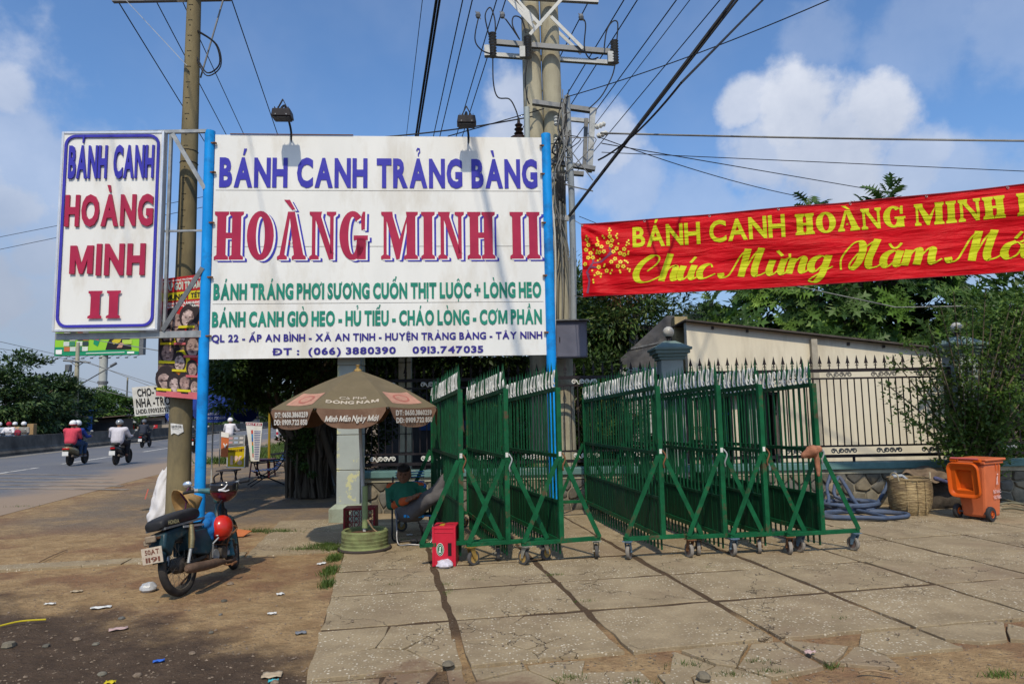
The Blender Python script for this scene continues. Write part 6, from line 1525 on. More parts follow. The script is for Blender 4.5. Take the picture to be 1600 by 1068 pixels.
HR=thing('helmet','glossy red half helmet hanging on the right side of the parked motorbike','helmet',tuple(hc));
m=MB();m.sph((0,0,0),(.108,.125,.125),28);part('shell',m,M('red_gloss',(.50,.020,.010),rough=.2,var=.1,bump=.03,spec=.5,c2=(.36,.05,.03),c2s=9,c2t=(.56,.8)),HR,smooth=180)
m=MB();m.torus((0,0,0),.5,.02,8,4);m=MB();m.sheet(lambda u,v:(.1115*math.cos(R(200+140*u))*math.cos(R(-38+4*v)),.128*math.sin(R(200+140*u))*math.cos(R(-38+4*v)),.128*math.sin(R(-38+4*v))),14,2);part('trim_line',m,M('dark_red_trim',(.25,.01,.01),rough=.3,bump=0),HR,smooth=60)
m=MB();m.tube(smooth_path([(-.03,.0,.12),(-.05,.02,.2),(-.02,.05,.27)],4),.008,6);part('strap',m,black_c,HR,smooth=60)
m=MB();m.sph((0.01,-.118,-.055),(.016,.012,.008),8);part('buckle',m,galv,HR)
hc=at(350,765,7.15)
HB=thing('helmet','maroon and black helmet hanging upside down from the right grip of the motorbike','helmet',tuple(hc))
m=MB();m.sph((0,0,0),(.128,.13,.115),28)
V=[v for v in m.v];m2=MB();m2.v=V;m2.f=[f for f in m.f if sum(V[i][2]for i in f)/len(f)<.055];part('shell',m2,M('maroon_gloss',(.085,.006,.014),rough=.14,var=.05,bump=0,spec=.6),HB,smooth=180,solid=.012)
m=MB();m.sheet(lambda u,v:(.133*math.cos(2*PI*u),.135*math.sin(2*PI*u),-.01+.085*v),28,4);part('black_band',m,M('gloss_black',(.015,.014,.016),rough=.15,bump=0,spec=.6),HB,smooth=60,solid=.006)
m=MB();m.tube([(.02,-.135,.012),(.06,-.130,.03),(.085,-.12,.07)],[.012,.009,.006],8);m.tube([(.02,-.136,.012),(.07,-.128,.0),(.1,-.11,.01)],[.012,.008,.005],8);m.sph((.015,-.136,.012),(.02,.012,.014),10);part('silver_hinge',m,M('silver_paint',(.6,.6,.6),rough=.25,bump=0),HB,smooth=60)
m=MB();m.tube(smooth_path([(-.09,0,.05),(-.1,-.02,.13),(-.05,-.02,.17)],4),.009,6);part('strap',m,black_c,HB)
# conical hat and sack
hc=at(297,786,7.5);dr=Vector((.50,.62,.30)).normalized()
HT=thing('conical_hat','woven conical straw hat hanging by its purple strap from the left grip','hat',tuple(hc));Mx=dr.to_track_quat('Z','Y').to_matrix().to_4x4()
straw=M('straw',(.34,.20,.075),rough=.8,var=.2,scale=20,bump=.3,c2=(.42,.30,.15),c2s=6)
m=MB();m.lathe([(.205,-.09),(.16,-.035),(.08,.06),(.012,.135),(.0001,.14)],36,Mx,close=False);part('cone',m,straw,HT,smooth=60,solid=.006)
for k in range(9):r_=.19-.019*k;m=MB();m.torus((0,0,0),r_+.003,.0022,36,4,T=Mx@Matrix.Translation((0,0,-.09+(.205-r_)*1.17)));part('hoop',m,M('straw_brown',(.20,.10,.04),rough=.8),HT,smooth=60)
m=MB();m.tube(smooth_path([tuple(Mx@Vector((0,.15,-.06))),(0,-.06,.02),(-.02,-.05,.12),(.0,.0,.19)],5),.008,6);m.tube([(-.005,-.08,.02),(-.012,-.085,-.06),(-.01,-.08,-.14)],.007,6);part('strap',m,M('purple_strap',(.09,.02,.07),rough=.8,bump=0),HT,smooth=60)
sk=gnd(249,813,-.02)
SK=thing('sack','tall slumped white woven plastic sack standing against the old pole','sack',(sk.x,sk.y,-.02))
def sackf(u,v):
 t=2*PI*u;z=.86*v;w=[(.20,.17),(.235,.19),(.215,.17),(.19,.15),(.155,.12),(.14,.10),(.15,.085),(.13,.06)];k=v*7;i=min(6,int(k));f=k-i;a=w[i][0]*(1-f)+w[i+1][0]*f;b=w[i][1]*(1-f)+w[i+1][1]*f
 cr_=1+.07*math.sin(5*t+9*v)+.05*math.sin(9*t-14*v)+.04*math.sin(22*v+3*t)+.03*math.sin(15*t+4*v)*v
 return(a*math.cos(t)*cr_*.88+.13*v+.035*math.sin(7*v),b*math.sin(t)*cr_,z+.05*v*math.cos(t)+.02*math.sin(6*t)*v)
m=MB();m.sheet(sackf,48,34);part('woven_bag',m,M('woven_plastic',(.60,.59,.60),rough=.6,var=.06,scale=9,bump=.35,c2=(.48,.44,.40),c2s=4,c2t=(.55,.75)),SK,smooth=70)
m=MB();m.quad((-.20,-.10,.36),(-.165,-.13,.36),(-.12,-.13,.52),(-.155,-.10,.52));part('red_print',m,M('sack_red',(.5,.12,.08)),SK)
# ================================================================ traffic
helm_w=M('helmet_white',(.68,.68,.68),rough=.25,bump=0);metal_b=M('scooter_black',(.02,.02,.022),rough=.3,bump=0);gold=M('scooter_gold',(.20,.17,.10),rough=.3,metal=.3,bump=0)
tail_r=M('tail_lamp_red',(.35,.008,.008),rough=.2,bump=0);platew=M('plate_white',(.62,.62,.6),rough=.4,bump=0)
def scooter(x,y,rz,lab,bodym,grp='motorbikes on the road',wide=.16):
 T=thing('scooter',lab,'motorbike',(x,y,0),rz,grp)
 for yy,nm_ in((0,'rear_wheel'),(1.25,'front_wheel')):m=MB();m.torus((0,yy,.27),.225,.055,22,8,'X');m.cyl((0,yy,.27),.17,.03,14,'X');part(nm_,m,rubber,T,smooth=50)
 m=MB();n=12;rows=[]
 for yy,w,z,h in((-.38,.05,.62,.05),(-.34,wide*.7,.60,.10),(-.1,wide,.56,.15),(.2,wide,.50,.17),(.42,wide*.8,.40,.16),(.5,wide*.5,.36,.1)):rows.append([(w*math.cos(t),yy,z+h*math.sin(t))for t in[2*PI*j/n for j in range(n)]])
 for r_ in rows:m.v+=r_
 for i in range(5):
  for j in range(n):m.f.append((i*n+j,i*n+(j+1)%n,(i+1)*n+(j+1)%n,(i+1)*n+j))
 m.f.append(tuple(reversed(range(n))));part('rear_body',m,bodym,T,smooth=50)
 m=MB();m.box((0,.55,.32),(.26,.5,.06));m.box((0,.86,.62),(.34,.05,.56),rot=Matrix.Rotation(R(-14),3,'X'));part('leg_shield',m,bodym,T,bev=.02)
 m=MB();m.box((0,.08,.76),(.26,.68,.10));part('seat',m,vinyl,T,bev=.04)
 m=MB();m.box((0,-.385,.62),(wide*1.2,.03,.06));part('tail_lamp',m,tail_r,T,bev=.012)
 m=MB();m.box((0,-.42,.45),(.20,.008,.15));part('number_plate',m,platew,T);m=MB();put_text(m,'70',(-.05,-.4245,.46),(1,0,0),(0,0,1),.1,.04,.02,n=(0,-1,0));
 m=MB();m.tube([(0,1.22,.3),(0,1.0,.75),(0,.93,1.0)],.03,8);m.tube([(-.33,.80,1.02),(-.15,.9,1.03),(.15,.9,1.03),(.33,.80,1.02)],.016,8);part('handlebar',m,metal_b,T,smooth=50)
 for sg in(-1,1):m=MB();m.tube([(.22*sg,.88,1.03),(.34*sg,.86,1.2)],.006,5);m.sph((.36*sg,.85,1.22),(.055,.02,.04),10);part('mirror',m,galv,T,smooth=60)
 m=MB();m.tube([(.14,.35,.3),(.17,0,.3),(.17,-.25,.36)],[.02,.045,.04],10);part('exhaust',m,grime,T,smooth=50)
 m=MB();m.tube([(0,-.2,.5),(0,-.05,.35)],.04,8);part('rear_fender',m,metal_b,T)
 return T
def rider(sc_loc,rz,lab,shirtm,trm,helmm,y0=.10,visor=None,fl=1,grp='riders on the road',bulk=1.,arms=True,face=False,nohelm=None):
 T=thing('person',lab,'person',sc_loc,rz,grp)
 hip=Vector((0,y0,.86));ch=Vector((0,y0+.08,1.15));nk=Vector((0,y0+.10,1.36));hd_=Vector((0,y0+.13,1.50))
 bc=[(hip,ch,.12,.13),(ch,nk,.12,.05),(nk,hd_,.05,.085),(hd_+Vector((0,.01,-.03)),hd_+Vector((0,.02,.03)),.085,.095)];sc1=[(hip+Vector((-.04,0,.02)),ch+Vector((-.03,0,0)),.15*bulk,.165*bulk),(hip+Vector((.04,0,.02)),ch+Vector((.03,0,0)),.15*bulk,.165*bulk),(ch,nk+Vector((0,0,-.07)),.16*bulk,.09)];tr1=[]
 for sg in(-1,1):
  sh=nk+Vector((.19*sg*bulk,-.01,-.09));el=sh+Vector((.10*sg,.16,-.25));ha=Vector((.31*sg,y0+.62,1.03));kn=Vector((.17*sg,y0+.46,.74));an=Vector((.17*sg,y0+.40,.36))
  if not arms:el=sh+Vector((.03*sg,.12,-.27));ha=Vector((.10*sg,y0+.32,.98))
  bc+=[(sh,el,.045,.04),(el,ha,.038,.03),(ha,ha+(ha-el).normalized()*.07,.034,.028),(hip,kn,.08,.05),(kn,an,.05,.035),(an,an+Vector((0,.16,-.05)),.04,.032)]
  sc1+=[(sh,ch+Vector((0,0,.08)),.085*bulk,.12),(sh,el,.078*bulk,.062),(el,el.lerp(ha,.8),.06,.042)];tr1+=[(hip+Vector((.05*sg,0,0)),kn,.13*bulk,.085),(kn,kn.lerp(an,.85),.08,.06)]
 part('body',blob_mesh(bc,'body',skin,.02,2),None,T);part('shirt',blob_mesh(sc1,'shirt',shirtm,.02,3),None,T);part('trousers',blob_mesh(tr1,'trousers',trm,.02,3),None,T)
 m=MB();m.sph(tuple(hd_+Vector((0,.01,.025))),(.125,.145,.125),18);V=m.v;m.f=[f for f in m.f if sum(V[i][2]for i in f)/len(f)>hd_.z-.035];part('helmet',m,helmm,T,smooth=180)
 if visor:m=MB();m.sheet(lambda u,v:(.128*math.cos(2*PI*u),hd_.y+.01+.148*math.sin(2*PI*u),hd_.z-.04+.03*v),20,1);part('helmet_band',m,visor,T,smooth=60,solid=.004)
 for sg in(-1,1):
  m=MB();m.sph((.17*sg,y0+.46,.31),(.05,.12,.035),10);part('shoe',m,M('shoe_grey',(.2,.2,.22))if fl else M('sandal_brown',(.12,.05,.04)),T,smooth=60)
 return T
HD=math.atan2(.187,.982)
def cl(n,c):return M(n,c,rough=.85,var=.15,scale=8,bump=.2)
q=gnd(109,727);scooter(q.x,q.y,HD,'gold scooter carrying two people, nearest the rumble strips',gold,wide=.2)
rider((q.x,q.y,0),HD,'passenger in a coral pink jacket and white helmet with red band on the gold scooter',cl('pink_jacket',(.50,.055,.085)),cl('jeans',(.03,.06,.12)),helm_w,-.02,M('red_band',(.3,.01,.02)),arms=False,bulk=1.12)
rider((q.x,q.y,0),HD,'driver in blue jacket at the front of the gold scooter',cl('blue_jacket',(.015,.04,.22)),cl('jeans',(.03,.06,.12)),helm_w,.36)
q=gnd(181,726);scooter(q.x,q.y,HD,'black motorbike under the rider in a pale shirt',metal_b,wide=.13);rider((q.x,q.y,0),HD,'rider in a billowing pale grey shirt and silver helmet, seen from behind',cl('pale_shirt',(.50,.48,.52)),cl('black_trousers',(.018,.017,.022)),M('helmet_silver',(.30,.31,.31),rough=.2,metal=.5,bump=0),.05,fl=0,bulk=1.2)
q=gnd(222,699);scooter(q.x,q.y,HD,'black motorbike of the farther rider in a dark vest',metal_b,wide=.13);rider((q.x,q.y,0),HD,'rider with dark vest over white sleeves, farther up the road',cl('dark_vest',(.03,.035,.05)),cl('black_trousers',(.018,.017,.022)),M('helmet_grey',(.12,.13,.15),rough=.3,bump=0),.05)
q=gnd(357,700);scooter(q.x,33,HD*.6,'motorbike half hidden behind the orange cloth sign',metal_b,wide=.13);rider((q.x*33/q.y,33,0),HD*.6,'rider in white shirt and white helmet above the orange cloth sign',cl('white_shirt',(.62,.60,.62)),cl('grey_trousers2',(.08,.08,.09)),helm_w,.05)
for i,(px,lab,sm,hm_)in enumerate(((3,'oncoming rider cut by the left frame edge, pale helmet',cl('grey_blue_shirt',(.30,.34,.40)),helm_w),(18,'oncoming rider in white shirt and red headgear behind the barrier',cl('white_shirt',(.62,.60,.62)),M('red_hat',(.33,.02,.04),bump=0)),(27,'oncoming rider in tan jacket behind the one in red headgear',cl('tan_jacket',(.38,.24,.14)),helm_w),(41,'oncoming rider with white helmet and a cardboard carton behind, past the barrier',cl('olive_jacket',(.20,.19,.17)),helm_w))):
 q=at(px,660,37.5+(3 if i==2 else 0));scooter(q.x,q.y,HD+PI,lab.replace('rider','motorbike under the rider').replace('cut by','at'),M('scooter_white',(.5,.5,.5),rough=.3)if i==3 else metal_b,'oncoming motorbikes beyond the barrier');rider((q.x,q.y,0),HD+PI,lab,sm,cl('jeans',(.03,.06,.12)),hm_,.1,grp='riders beyond the barrier')
q=at(50,668,39);T=thing('carton','upright brown cardboard carton carried behind the oncoming white helmeted rider','carton',(q.x,39.0,.8));m=MB();m.box((0,0,.4),(.36,.3,.62));part('box',m,M('cardboard',(.30,.19,.09)),T,bev=.02)
q=at(27.5,676,36.9);T=thing('red_basket','round dark red basket in front of the oncoming riders','basket',(q.x,36.9,q.z-.2));m=MB();m.sph((0,0,.2),(.19,.1,.19),16);part('bowl',m,M('basket_red',(.22,.02,.04)),T,smooth=180)
q=at(70,690,40)
# median barrier
bar_m=M('barrier_concrete',(.125,.115,.10),rough=.95,var=.3,scale=1.2,bump=.3,c2=(.055,.05,.045),c2s=.7,c2t=(.4,.65))
MBR=thing('road_barrier','long grimy concrete median barrier dividing the highway','barrier',tuple(st(-18.2,-6)),HD)
for k in range(22):
 m=MB();y=8*k;m.prism([(-.3,0),(.3,0),(.3,.12),(.14,.35),(.10,.93),(-.10,.93),(-.14,.35),(-.3,.12)],7.96,Matrix.Translation((0,y+7.96,0))@Matrix.Rotation(PI/2,4,'X'));part('segment',m,bar_m,MBR)
# ================================================================ roadside clutter under the banyan
navy=M('navy_canvas',(.012,.035,.20),rough=.7,var=.15,scale=6,bump=.1)
wU=at(333,650,15.6)
BU=thing('blue_parasol','navy blue parasol with white phone numbers under the banyan branches','umbrella',(wU.x,15.6,0));Rb=1.02
m=MB();m.cyl((0,0,1.1),.018,2.4,10);part('pole',m,M('pale_pole'),BU,smooth=40)
def rb(k):a_=R(45*k-90);return Vector((Rb*math.cos(a_),Rb*math.sin(a_),1.80))
for k in range(8):
 m=MB();p,q=rb(k),rb(k+1);A2=Vector((0,0,2.42));m.sheet(lambda u,v:A2.lerp(p.lerp(q,v),u)+Vector((0,0,.05*math.sin(PI*u)-.03*math.sin(PI*v)*u)),6,5);part('canopy_panel',m,navy,BU,smooth=60)
 out=((p+q)/2-Vector((0,0,1.8))).normalized();m=MB();m.sheet(lambda u,v:p.lerp(q,.02+.96*u)+Vector((0,0,-.26*v*(1-.5*abs(2*u-1)**5)-.02*math.sin(PI*u)))+out*.02*v,10,3);part('flap',m,navy,BU,smooth=60)
 if k in(0,7):
  e=(q-p);L_=e.length;e.normalize();n_=Vector((e.y,-e.x,0))
  for dz,s in((.12,'ĐT: 0650.386025'),(.21,'DĐ: 0909.722850')):m=MB();put_text(m,s,p+e*(L_*.16)+Vector((0,0,-dz))+n_*.03,e,(0,0,1),L_*.68,.05,.02,n=n_,lift=.004);part('lettering',m,M('dim_white_print',(.3,.32,.42),bump=0),BU)
wood=M('dark_table_wood',(.05,.045,.05),rough=.6,var=.2);dredp=M('maroon_plastic',(.12,.02,.03),rough=.5)
a,b=gnd(338,766),gnd(369,764);w_=b.x-a.x
T=thing('low_table','low dark folding table beside the foot of the blue post','table',((a.x+b.x)/2,a.y+.2,0));m=MB();m.box((0,0,.43),(w_+.05,.4,.03));part('tabletop',m,wood,T,bev=.005)
for xx in(-w_/2+.02,w_/2-.02):
 for yy in(-.16,.16):m=MB();m.bar((xx,yy,0),(xx,-yy*.4+.0,.42),.025,.025);part('leg',m,wood,T)
def board(name,lab,cat,c0,c1,c2,c3,Y,mat,th=.02):
 P_=[at(*c,Y)for c in(c0,c1,c2,c3)];o=P_[0];T=thing(name,lab,cat,tuple(o));m=MB();m.add([tuple(p-o)for p in P_],[(3,2,1,0)]if False else[(0,1,2,3)]);part('panel',m,mat,T,solid=th);return T,P_,o
def onb(P_,o,u,v,l=.016):q=(P_[3]*(1-u)+P_[2]*u)*(1-v)+(P_[0]*(1-u)+P_[1]*u)*v;return q-o+Vector((0,-l,0))
def rect_on(T,P_,o,u0,v0,u1,v1,mat,name='print_band',l=.014):m=MB();m.add([onb(P_,o,u0,v1,l),onb(P_,o,u1,v1,l),onb(P_,o,u1,v0,l),onb(P_,o,u0,v0,l)],[(0,1,2,3)]);part(name,m,mat,T)
def text_on(T,P_,o,s,u0,v,u1,h,mat,off=.04,name='lettering',l=.018):
 A=onb(P_,o,u0,v,l);B=onb(P_,o,u1,v,l);C=onb(P_,o,u0,v-h,l);m=MB();put_text(m,s,A,B-A,C-A,(B-A).length,(C-A).length,off,n=(0,-1,0),lift=0);part(name,m,mat,T)
yel=M('sign_yellow',(.55,.42,.01),rough=.45,var=.05,bump=0);org=M('sign_orange',(.55,.15,.05),rough=.6,bump=.1,var=.1)
T,P_,o=board('exchange_sign','yellow standing sign with a pale 1% and aluminium frame, in front of the glass case','sign',(354.5,729.5),(383,730.5),(384,695),(355,698.5),17.6,yel)
for e in((0,0,.05,1),(.95,0,1,1),(0,0,1,.03),(0,.96,1,1)):rect_on(T,P_,o,*e,alu,'frame',.02)
text_on(T,P_,o,'ĐỔI ĐẶC BIỆT',.08,.25,.92,.11,M('sign_brown',(.10,.04,.02),bump=0));text_on(T,P_,o,'1%',.2,.84,.84,.38,M('sign_pink',(.7,.5,.4),bump=0),.06)
T=thing('glass_case','small aluminium and glass display case holding paper slips behind the yellow sign','display case',tuple(at(369,730,17.9)-Vector((0,0,0))));cz=at(369,679,17.9).z-at(369,730,17.9).z
m=MB();m.box((.0,.1,cz*.34),(.46,.3,cz*.68));part('cabinet',m,galv_d,T);m=MB();m.box((0,.1,cz*.84),(.44,.28,cz*.3));part('glass',m,M('dusty_glass',(.22,.23,.24),rough=.15,var=.2,scale=5,bump=0),T)
for i in range(6):m=MB();m.box((-.14+.14*(i%3),-.045,cz*(.77+.13*(i//3))),(.1,.006,.055));part('paper_slip',m,M('slip_%d'%(i%3),[(.5,.3,.32),(.35,.42,.55),(.55,.52,.5)][i%3],bump=0),T)
for xx in(-.22,.22):m=MB();m.box((xx,-.05,cz*.84),(.015,.015,cz*.32));part('frame',m,alu,T)
T,P_,o=board('orange_cloth_sign','orange cloth sign with a white top strip hanging from a thin post','sign',(345,713),(356,714),(358,676),(346,674),17.2,org,.006);rect_on(T,P_,o,0,0,1,.2,white_l);text_on(T,P_,o,'V',.3,.62,.9,.16,white_l,.05)
m=MB();m.tube([at(344,674,17.2)-o,at(342.5,728,17.2)-o],.012,6);part('post',m,galv,T)
T,P_,o=board('price_board','tall white price board with maroon heading leaning on the maroon stool','board',(392,720),(405,720),(410.5,660),(384,659),18.0,white_p)
P_[0]=at(391,720,18.0);rect_on(T,P_,o,.03,.015,.97,.085,M('maroon_print',(.30,.02,.06),bump=0));text_on(T,P_,o,'ĐẠI LÝ VÉ SỐ',.08,.075,.92,.045,white_l,l=.02)
bl_ink=M('blue_print',(.05,.07,.28),bump=0)
for i in range(17):rect_on(T,P_,o,.5,.22+.045*i,.93,.24+.045*i,bl_ink,'print_line',.014+.0006*(i%2))
for i,c in enumerate(((.5,.05,.04),(.05,.25,.5),(.03,.12,.4),(.45,.2,.05),(.02,.3,.16),(.02,.25,.12),(.45,.12,.1))):rect_on(T,P_,o,.3,.2+.1*i,.42,.3+.1*i,M('chart_%d'%i,c,bump=0),'chart_block',.0146)
def stool(px0,px1,py,h,lab,mat,cat='stool'):
 a,b=gnd(px0,py),gnd(px1,py);w_=b.x-a.x;T=thing('plastic_stool',lab,cat,((a.x+b.x)/2,a.y+w_/2,0));m=MB();m.box((0,0,h),(w_,w_,.035));part('seat',m,mat,T,bev=.008)
 for sx in(-1,1):
  for sy in(-1,1):m=MB();m.bar((sx*w_*.46,sy*w_*.46,0),(sx*w_*.4,sy*w_*.4,h-.018),.05,.02);part('leg',m,mat,T)
stool(388,418,746,.46,'maroon plastic stool under the white price board',dredp)
T=thing('yellow_post','leaning yellow post between the price board and the brown parasol','post',tuple(gnd(420,742)));a=at(421.5,630,gnd(420,742).y)-gnd(420,742);m=MB();m.tube([(0,0,0),tuple(a)],.035,10);part('shaft',m,M('yellow_paint',(.30,.20,.012),rough=.6,var=.2),T,smooth=40)
m=MB();m.bar((-.55,.05,.8),(0.02,.05,.8),.03,.03);part('rail',m,galv_d,T)
def lounge(px,py,rz,s,lab):
 q=gnd(px,py);T=thing('lounge_chair',lab,'chair',(q.x,q.y,0),rz,'folding lounge chairs under the banyan')
 for sx in(-.25,.25):
  m=MB();m.tube([(sx,-.35,0),(sx,.25,.36),(sx,.62,.95)],.014,7);part('frame',m,chairm,T);m=MB();m.tube([(sx,.42,0),(sx,-.28,.34)],.014,7);part('leg',m,chairm,T);m=MB();m.tube([(sx,-.28,.52),(sx,.38,.58)],.016,7);part('armrest',m,chairm,T)
  m=MB();m.tube([(sx,-.22,.52),(sx,-.1,.16)],.012,7);part('strut',m,chairm,T)
 for i in range(7):m=MB();m.box((0,-.26+.085*i,.34+.005*i),(.5,.05,.012));part('slat',m,blue_sl,T)
 for i in range(11):t=i/10;m=MB();m.box((0,.28+.33*t,.40+.53*t),(.5,.014,.03));part('slat',m,blue_sl,T)
lounge(413,757,R(-62),1,'nearer of two blue slatted folding chairs, facing the road');lounge(438,737,R(-62),1,'farther of two blue slatted folding chairs, against the banyan trunk')
rw_=M('bollard_white',(.60,.58,.55));rr_=M('bollard_red',(.35,.02,.04))
for px,py in((433,688),(448,682)):
 q=gnd(px,py);T=thing('road_bollard','red and white striped post at the road edge, '+('nearer one' if px==433 else 'farther one'),'bollard',tuple(q),0,'striped roadside posts')
 for k in range(5):m=MB();m.cyl((0,0,.1+.2*k),.075,.199,10);part('band',m,rr_ if k in(0,2)else rw_,T)
# ================================================================ far roadside: shacks, shop, billboard, poles
def hut(px0,px1,pyt,Y,lab,wall,roofm,cat='shack',door=True):
 a,b=at(px0,pyt,Y),at(px1,pyt,Y);w_=b.x-a.x;T=thing('roadside_shack',lab,cat,((a.x+b.x)/2,Y,0),HD);h=a.z
 m=MB();m.box((0,1.5,h/2),(w_,3,h));part('wall',m,wall,T);m=MB();m.bar((-w_/2-.5,1.2,h-.05),(w_/2+.5,1.2,h+.35),4.4,.08);part('roof',m,roofm,T)
 if door:m=MB();m.box((0,-.03,h*.4),(w_*.6,.04,h*.72));part('painted_opening',m,shade_paint,T)  # dark panel on the solid wall, painted as doorway shade
 return T
hut(103,125,646,71,'small bright blue sheet metal hut beyond the barrier',M('blue_sheet',(.03,.12,.38),var=.1),M('blue_sheet'),door=False)
hut(127,190,655,76,'long low brown roofed shack under the trees',M('brown_boards',(.07,.055,.045),var=.3),M('rust_roof',(.12,.09,.075),var=.3));hut(60,102,657,66,'dark shack in the shade left of the blue hut',M('brown_boards'),M('rust_roof'))
T=hut(212,262,652,92,'white fronted roadside shop with awning and red chairs',M('shop_wall',(.30,.26,.22)),M('awning',(.40,.40,.42)))
for xx in(-1.2,.2,1.5):
 q=T.location;T2=thing('red_chair',{-1.2:'leftmost',.2:'middle',1.5:'rightmost'}[xx]+' red plastic chair in front of the far shop','chair',(q.x+xx,q.y-2,0),0,'red chairs at the far shop');m=MB();m.box((0,0,.42),(.5,.5,.05));m.box((0,.24,.7),(.5,.05,.5));part('seat_shell',m,M('chair_red',(.42,.02,.03)),T2)
 for sx in(-.2,.2):
  for sy in(-.2,.2):m=MB();m.box((sx,sy,.2),(.05,.05,.4));part('leg',m,M('chair_red'),T2)
T,P_,o=board('roadside_sign','pale two-panel notice on a post before the far shop','sign',(192,660),(213,660),(213,632),(192,633),88,M('pale_sign',(.42,.44,.46)))
for i in range(5):rect_on(T,P_,o,.08,.12+.17*i,.92,.19+.17*i,M('sign_line_%d'%(i%2),[(.16,.2,.3),(.4,.12,.08)][i%2],bump=0),l=.06)
m=MB();p=at(203,660,88);m.tube([p-o,Vector((p.x,88,0))-o],.08,8);part('post',m,galv,T)
hut(268,300,657,100,'distant grey shed seen between the old pole and the blue post',M('shop_wall2',(.22,.2,.18)),M('rust_roof'));hut(376,400,655,112,'distant pale shop beyond the parasol',M('shop_wall3',(.33,.31,.29)),M('rust_roof'))
# big green advertising board on a column
Yg=110;ga,gb_=at(85,556,Yg),at(222,557,Yg);gh=7.2;gw=gb_.x-ga.x
GB=thing('green_billboard','large light green advertising board on a single tall column far across the road','billboard',(ga.x,Yg,0))
gg=M('ad_green',(.25,.52,.04),bump=0,var=.05);gt=M('ad_teal',(.01,.24,.12),bump=0,var=.05)
def gbp(u,v,l=0.):return(gw*u,-l,ga.z+gh*(1-v))
m=MB();m.box((gw/2,.45,ga.z+gh/2),(gw+.2,.8,gh));part('box_frame',m,galv_d,GB)
def gpoly(pts,mat,l,name='printed_shape'):m=MB();m.add([gbp(u,v,l)for u,v in pts],[tuple(reversed(range(len(pts))))]);part(name,m,mat,GB)
gpoly([(0,0),(.96,0),(.96,1),(0,1)],gg,.0);gpoly([(0,.8),(.1,.8),(.12,.9),(.3,.9),(.55,.885),(.8,.89),(.96,.93),(.96,1),(0,1)],gt,.03)
gpoly([(.58,.88),(.60,.72),(.65,.56),(.72,.5),(.80,.5),(.85,.6),(.88,.88)],M('ad_black',(.015,.015,.02),bump=0),.05)
gpoly([(.65,.68),(.70,.62),(.77,.6),(.74,.72),(.67,.76)],M('ad_gold',(.5,.42,.03),bump=0),.07);gpoly([(.77,.66),(.88,.66),(.88,.76),(.77,.76)],M('ad_lime',(.4,.55,.08),bump=0),.09);gpoly([(.71,.84),(.75,.72),(.79,.74),(.77,.84)],M('ad_skin',(.45,.25,.18),bump=0),.11)
for i in range(16):
 r_=random.Random(i+40);u=.1+.075*(i%4)+r_.uniform(-.01,.01);v=.44+.12*(i//4);gpoly([(u,v),(u+.065,v),(u+.065,v+.1),(u,v+.1)],M('ad_box_%d'%(i%5),[(.55,.6,.55),(.03,.05,.06),(.45,.14,.06),(.5,.55,.52),(.04,.2,.12)][i%5],bump=0),.05+.004*i)
gpoly([(.45,.52),(.5,.5),(.52,.62),(.49,.8),(.44,.74)],gt,.05);gpoly([(.46,.58),(.51,.57),(.5,.66),(.46,.66)],M('ad_red',(.5,.05,.03),bump=0),.08);gpoly([(.015,.86),(.085,.86),(.085,.96),(.015,.96)],white_l,.06);gpoly([(.83,.93),(.91,.93),(.91,.975),(.83,.975)],white_l,.06);gpoly([(.36,.945),(.8,.935),(.8,.95),(.36,.96)],white_l,.07)
c=at(157,600,Yg);m=MB();m.cyl((c.x-ga.x,.6,ga.z/2),.62,ga.z,20);part('column',m,M('column_grey',(.38,.40,.38)),GB,smooth=40);m=MB();m.cyl((c.x-ga.x,.6,at(157,597,Yg).z),.78,.4,20);part('column_ring',m,galv_d,GB)
for k in range(11):
 m=MB();u=-.0+k*.098;m.tube([(gw*u,0,ga.z),(gw*u,-1.5,ga.z-.55)],.03,4);m.box((gw*u,-1.5,ga.z-.6),(.4,.25,.15));part('floodlight',m,black_m,GB)
FP=thing('far_pole','far concrete utility pole with crossarm and street lamp in front of the green billboard','utility pole',(at(118,640,66).x,66,0));fx=at(118,640,66).x
m=MB();tp=at(122,535,66);m.tube([(0,0,0),(tp.x-fx,0,tp.z)],[.3,.16],12);part('shaft',m,conc_p,FP,smooth=40)
def fb(name,a,b,r):m=MB();m.tube([at(*a,65.8)-Vector((fx,66,0)),at(*b,65.8)-Vector((fx,66,0))],r,5);part(name,m,galv_d,FP)
fb('crossarm',(99,563),(141,566),.09);fb('brace',(110,565),(119,571),.05);fb('brace',(130,566),(121,572),.05);fb('lamp_arm',(121,603),(176,571),.06);fb('lamp_head',(173,572),(182,567),.14)
for px,py in((107,575),(112,595)):m=MB();p=at(px,py,65.7)-Vector((fx,66,0));m.box(tuple(p),(.5,.3,.7));part('transformer',m,galv_d,FP)
for i,(y0,y1)in enumerate(((560,640),(563,628),(590,648),(601,652),(527,561))):
 wire(at(124,y0,66),at(330,y1,40 if i<4 else 20),.025,'thin far wire right of the far pole, number %s from the top'%['two','three','four','five','one'][i],mat=grey_c,grp='distant wires')
for i,(y0,y1)in enumerate(((560,520),(563,535),(603,604))):
 wire(at(118,y0,66),at(-60,y1,55),.025,['upper','middle','lowest'][i]+' far wire left of the far pole',mat=grey_c,grp='distant wires')
fp2=at(197,650,120);T=thing('far_pole','thin distant pole right of the monopole column','utility pole',(fp2.x,120,0));m=MB();m.cyl((0,0,4.6),.14,9.2,8);part('shaft',m,conc_p,T)
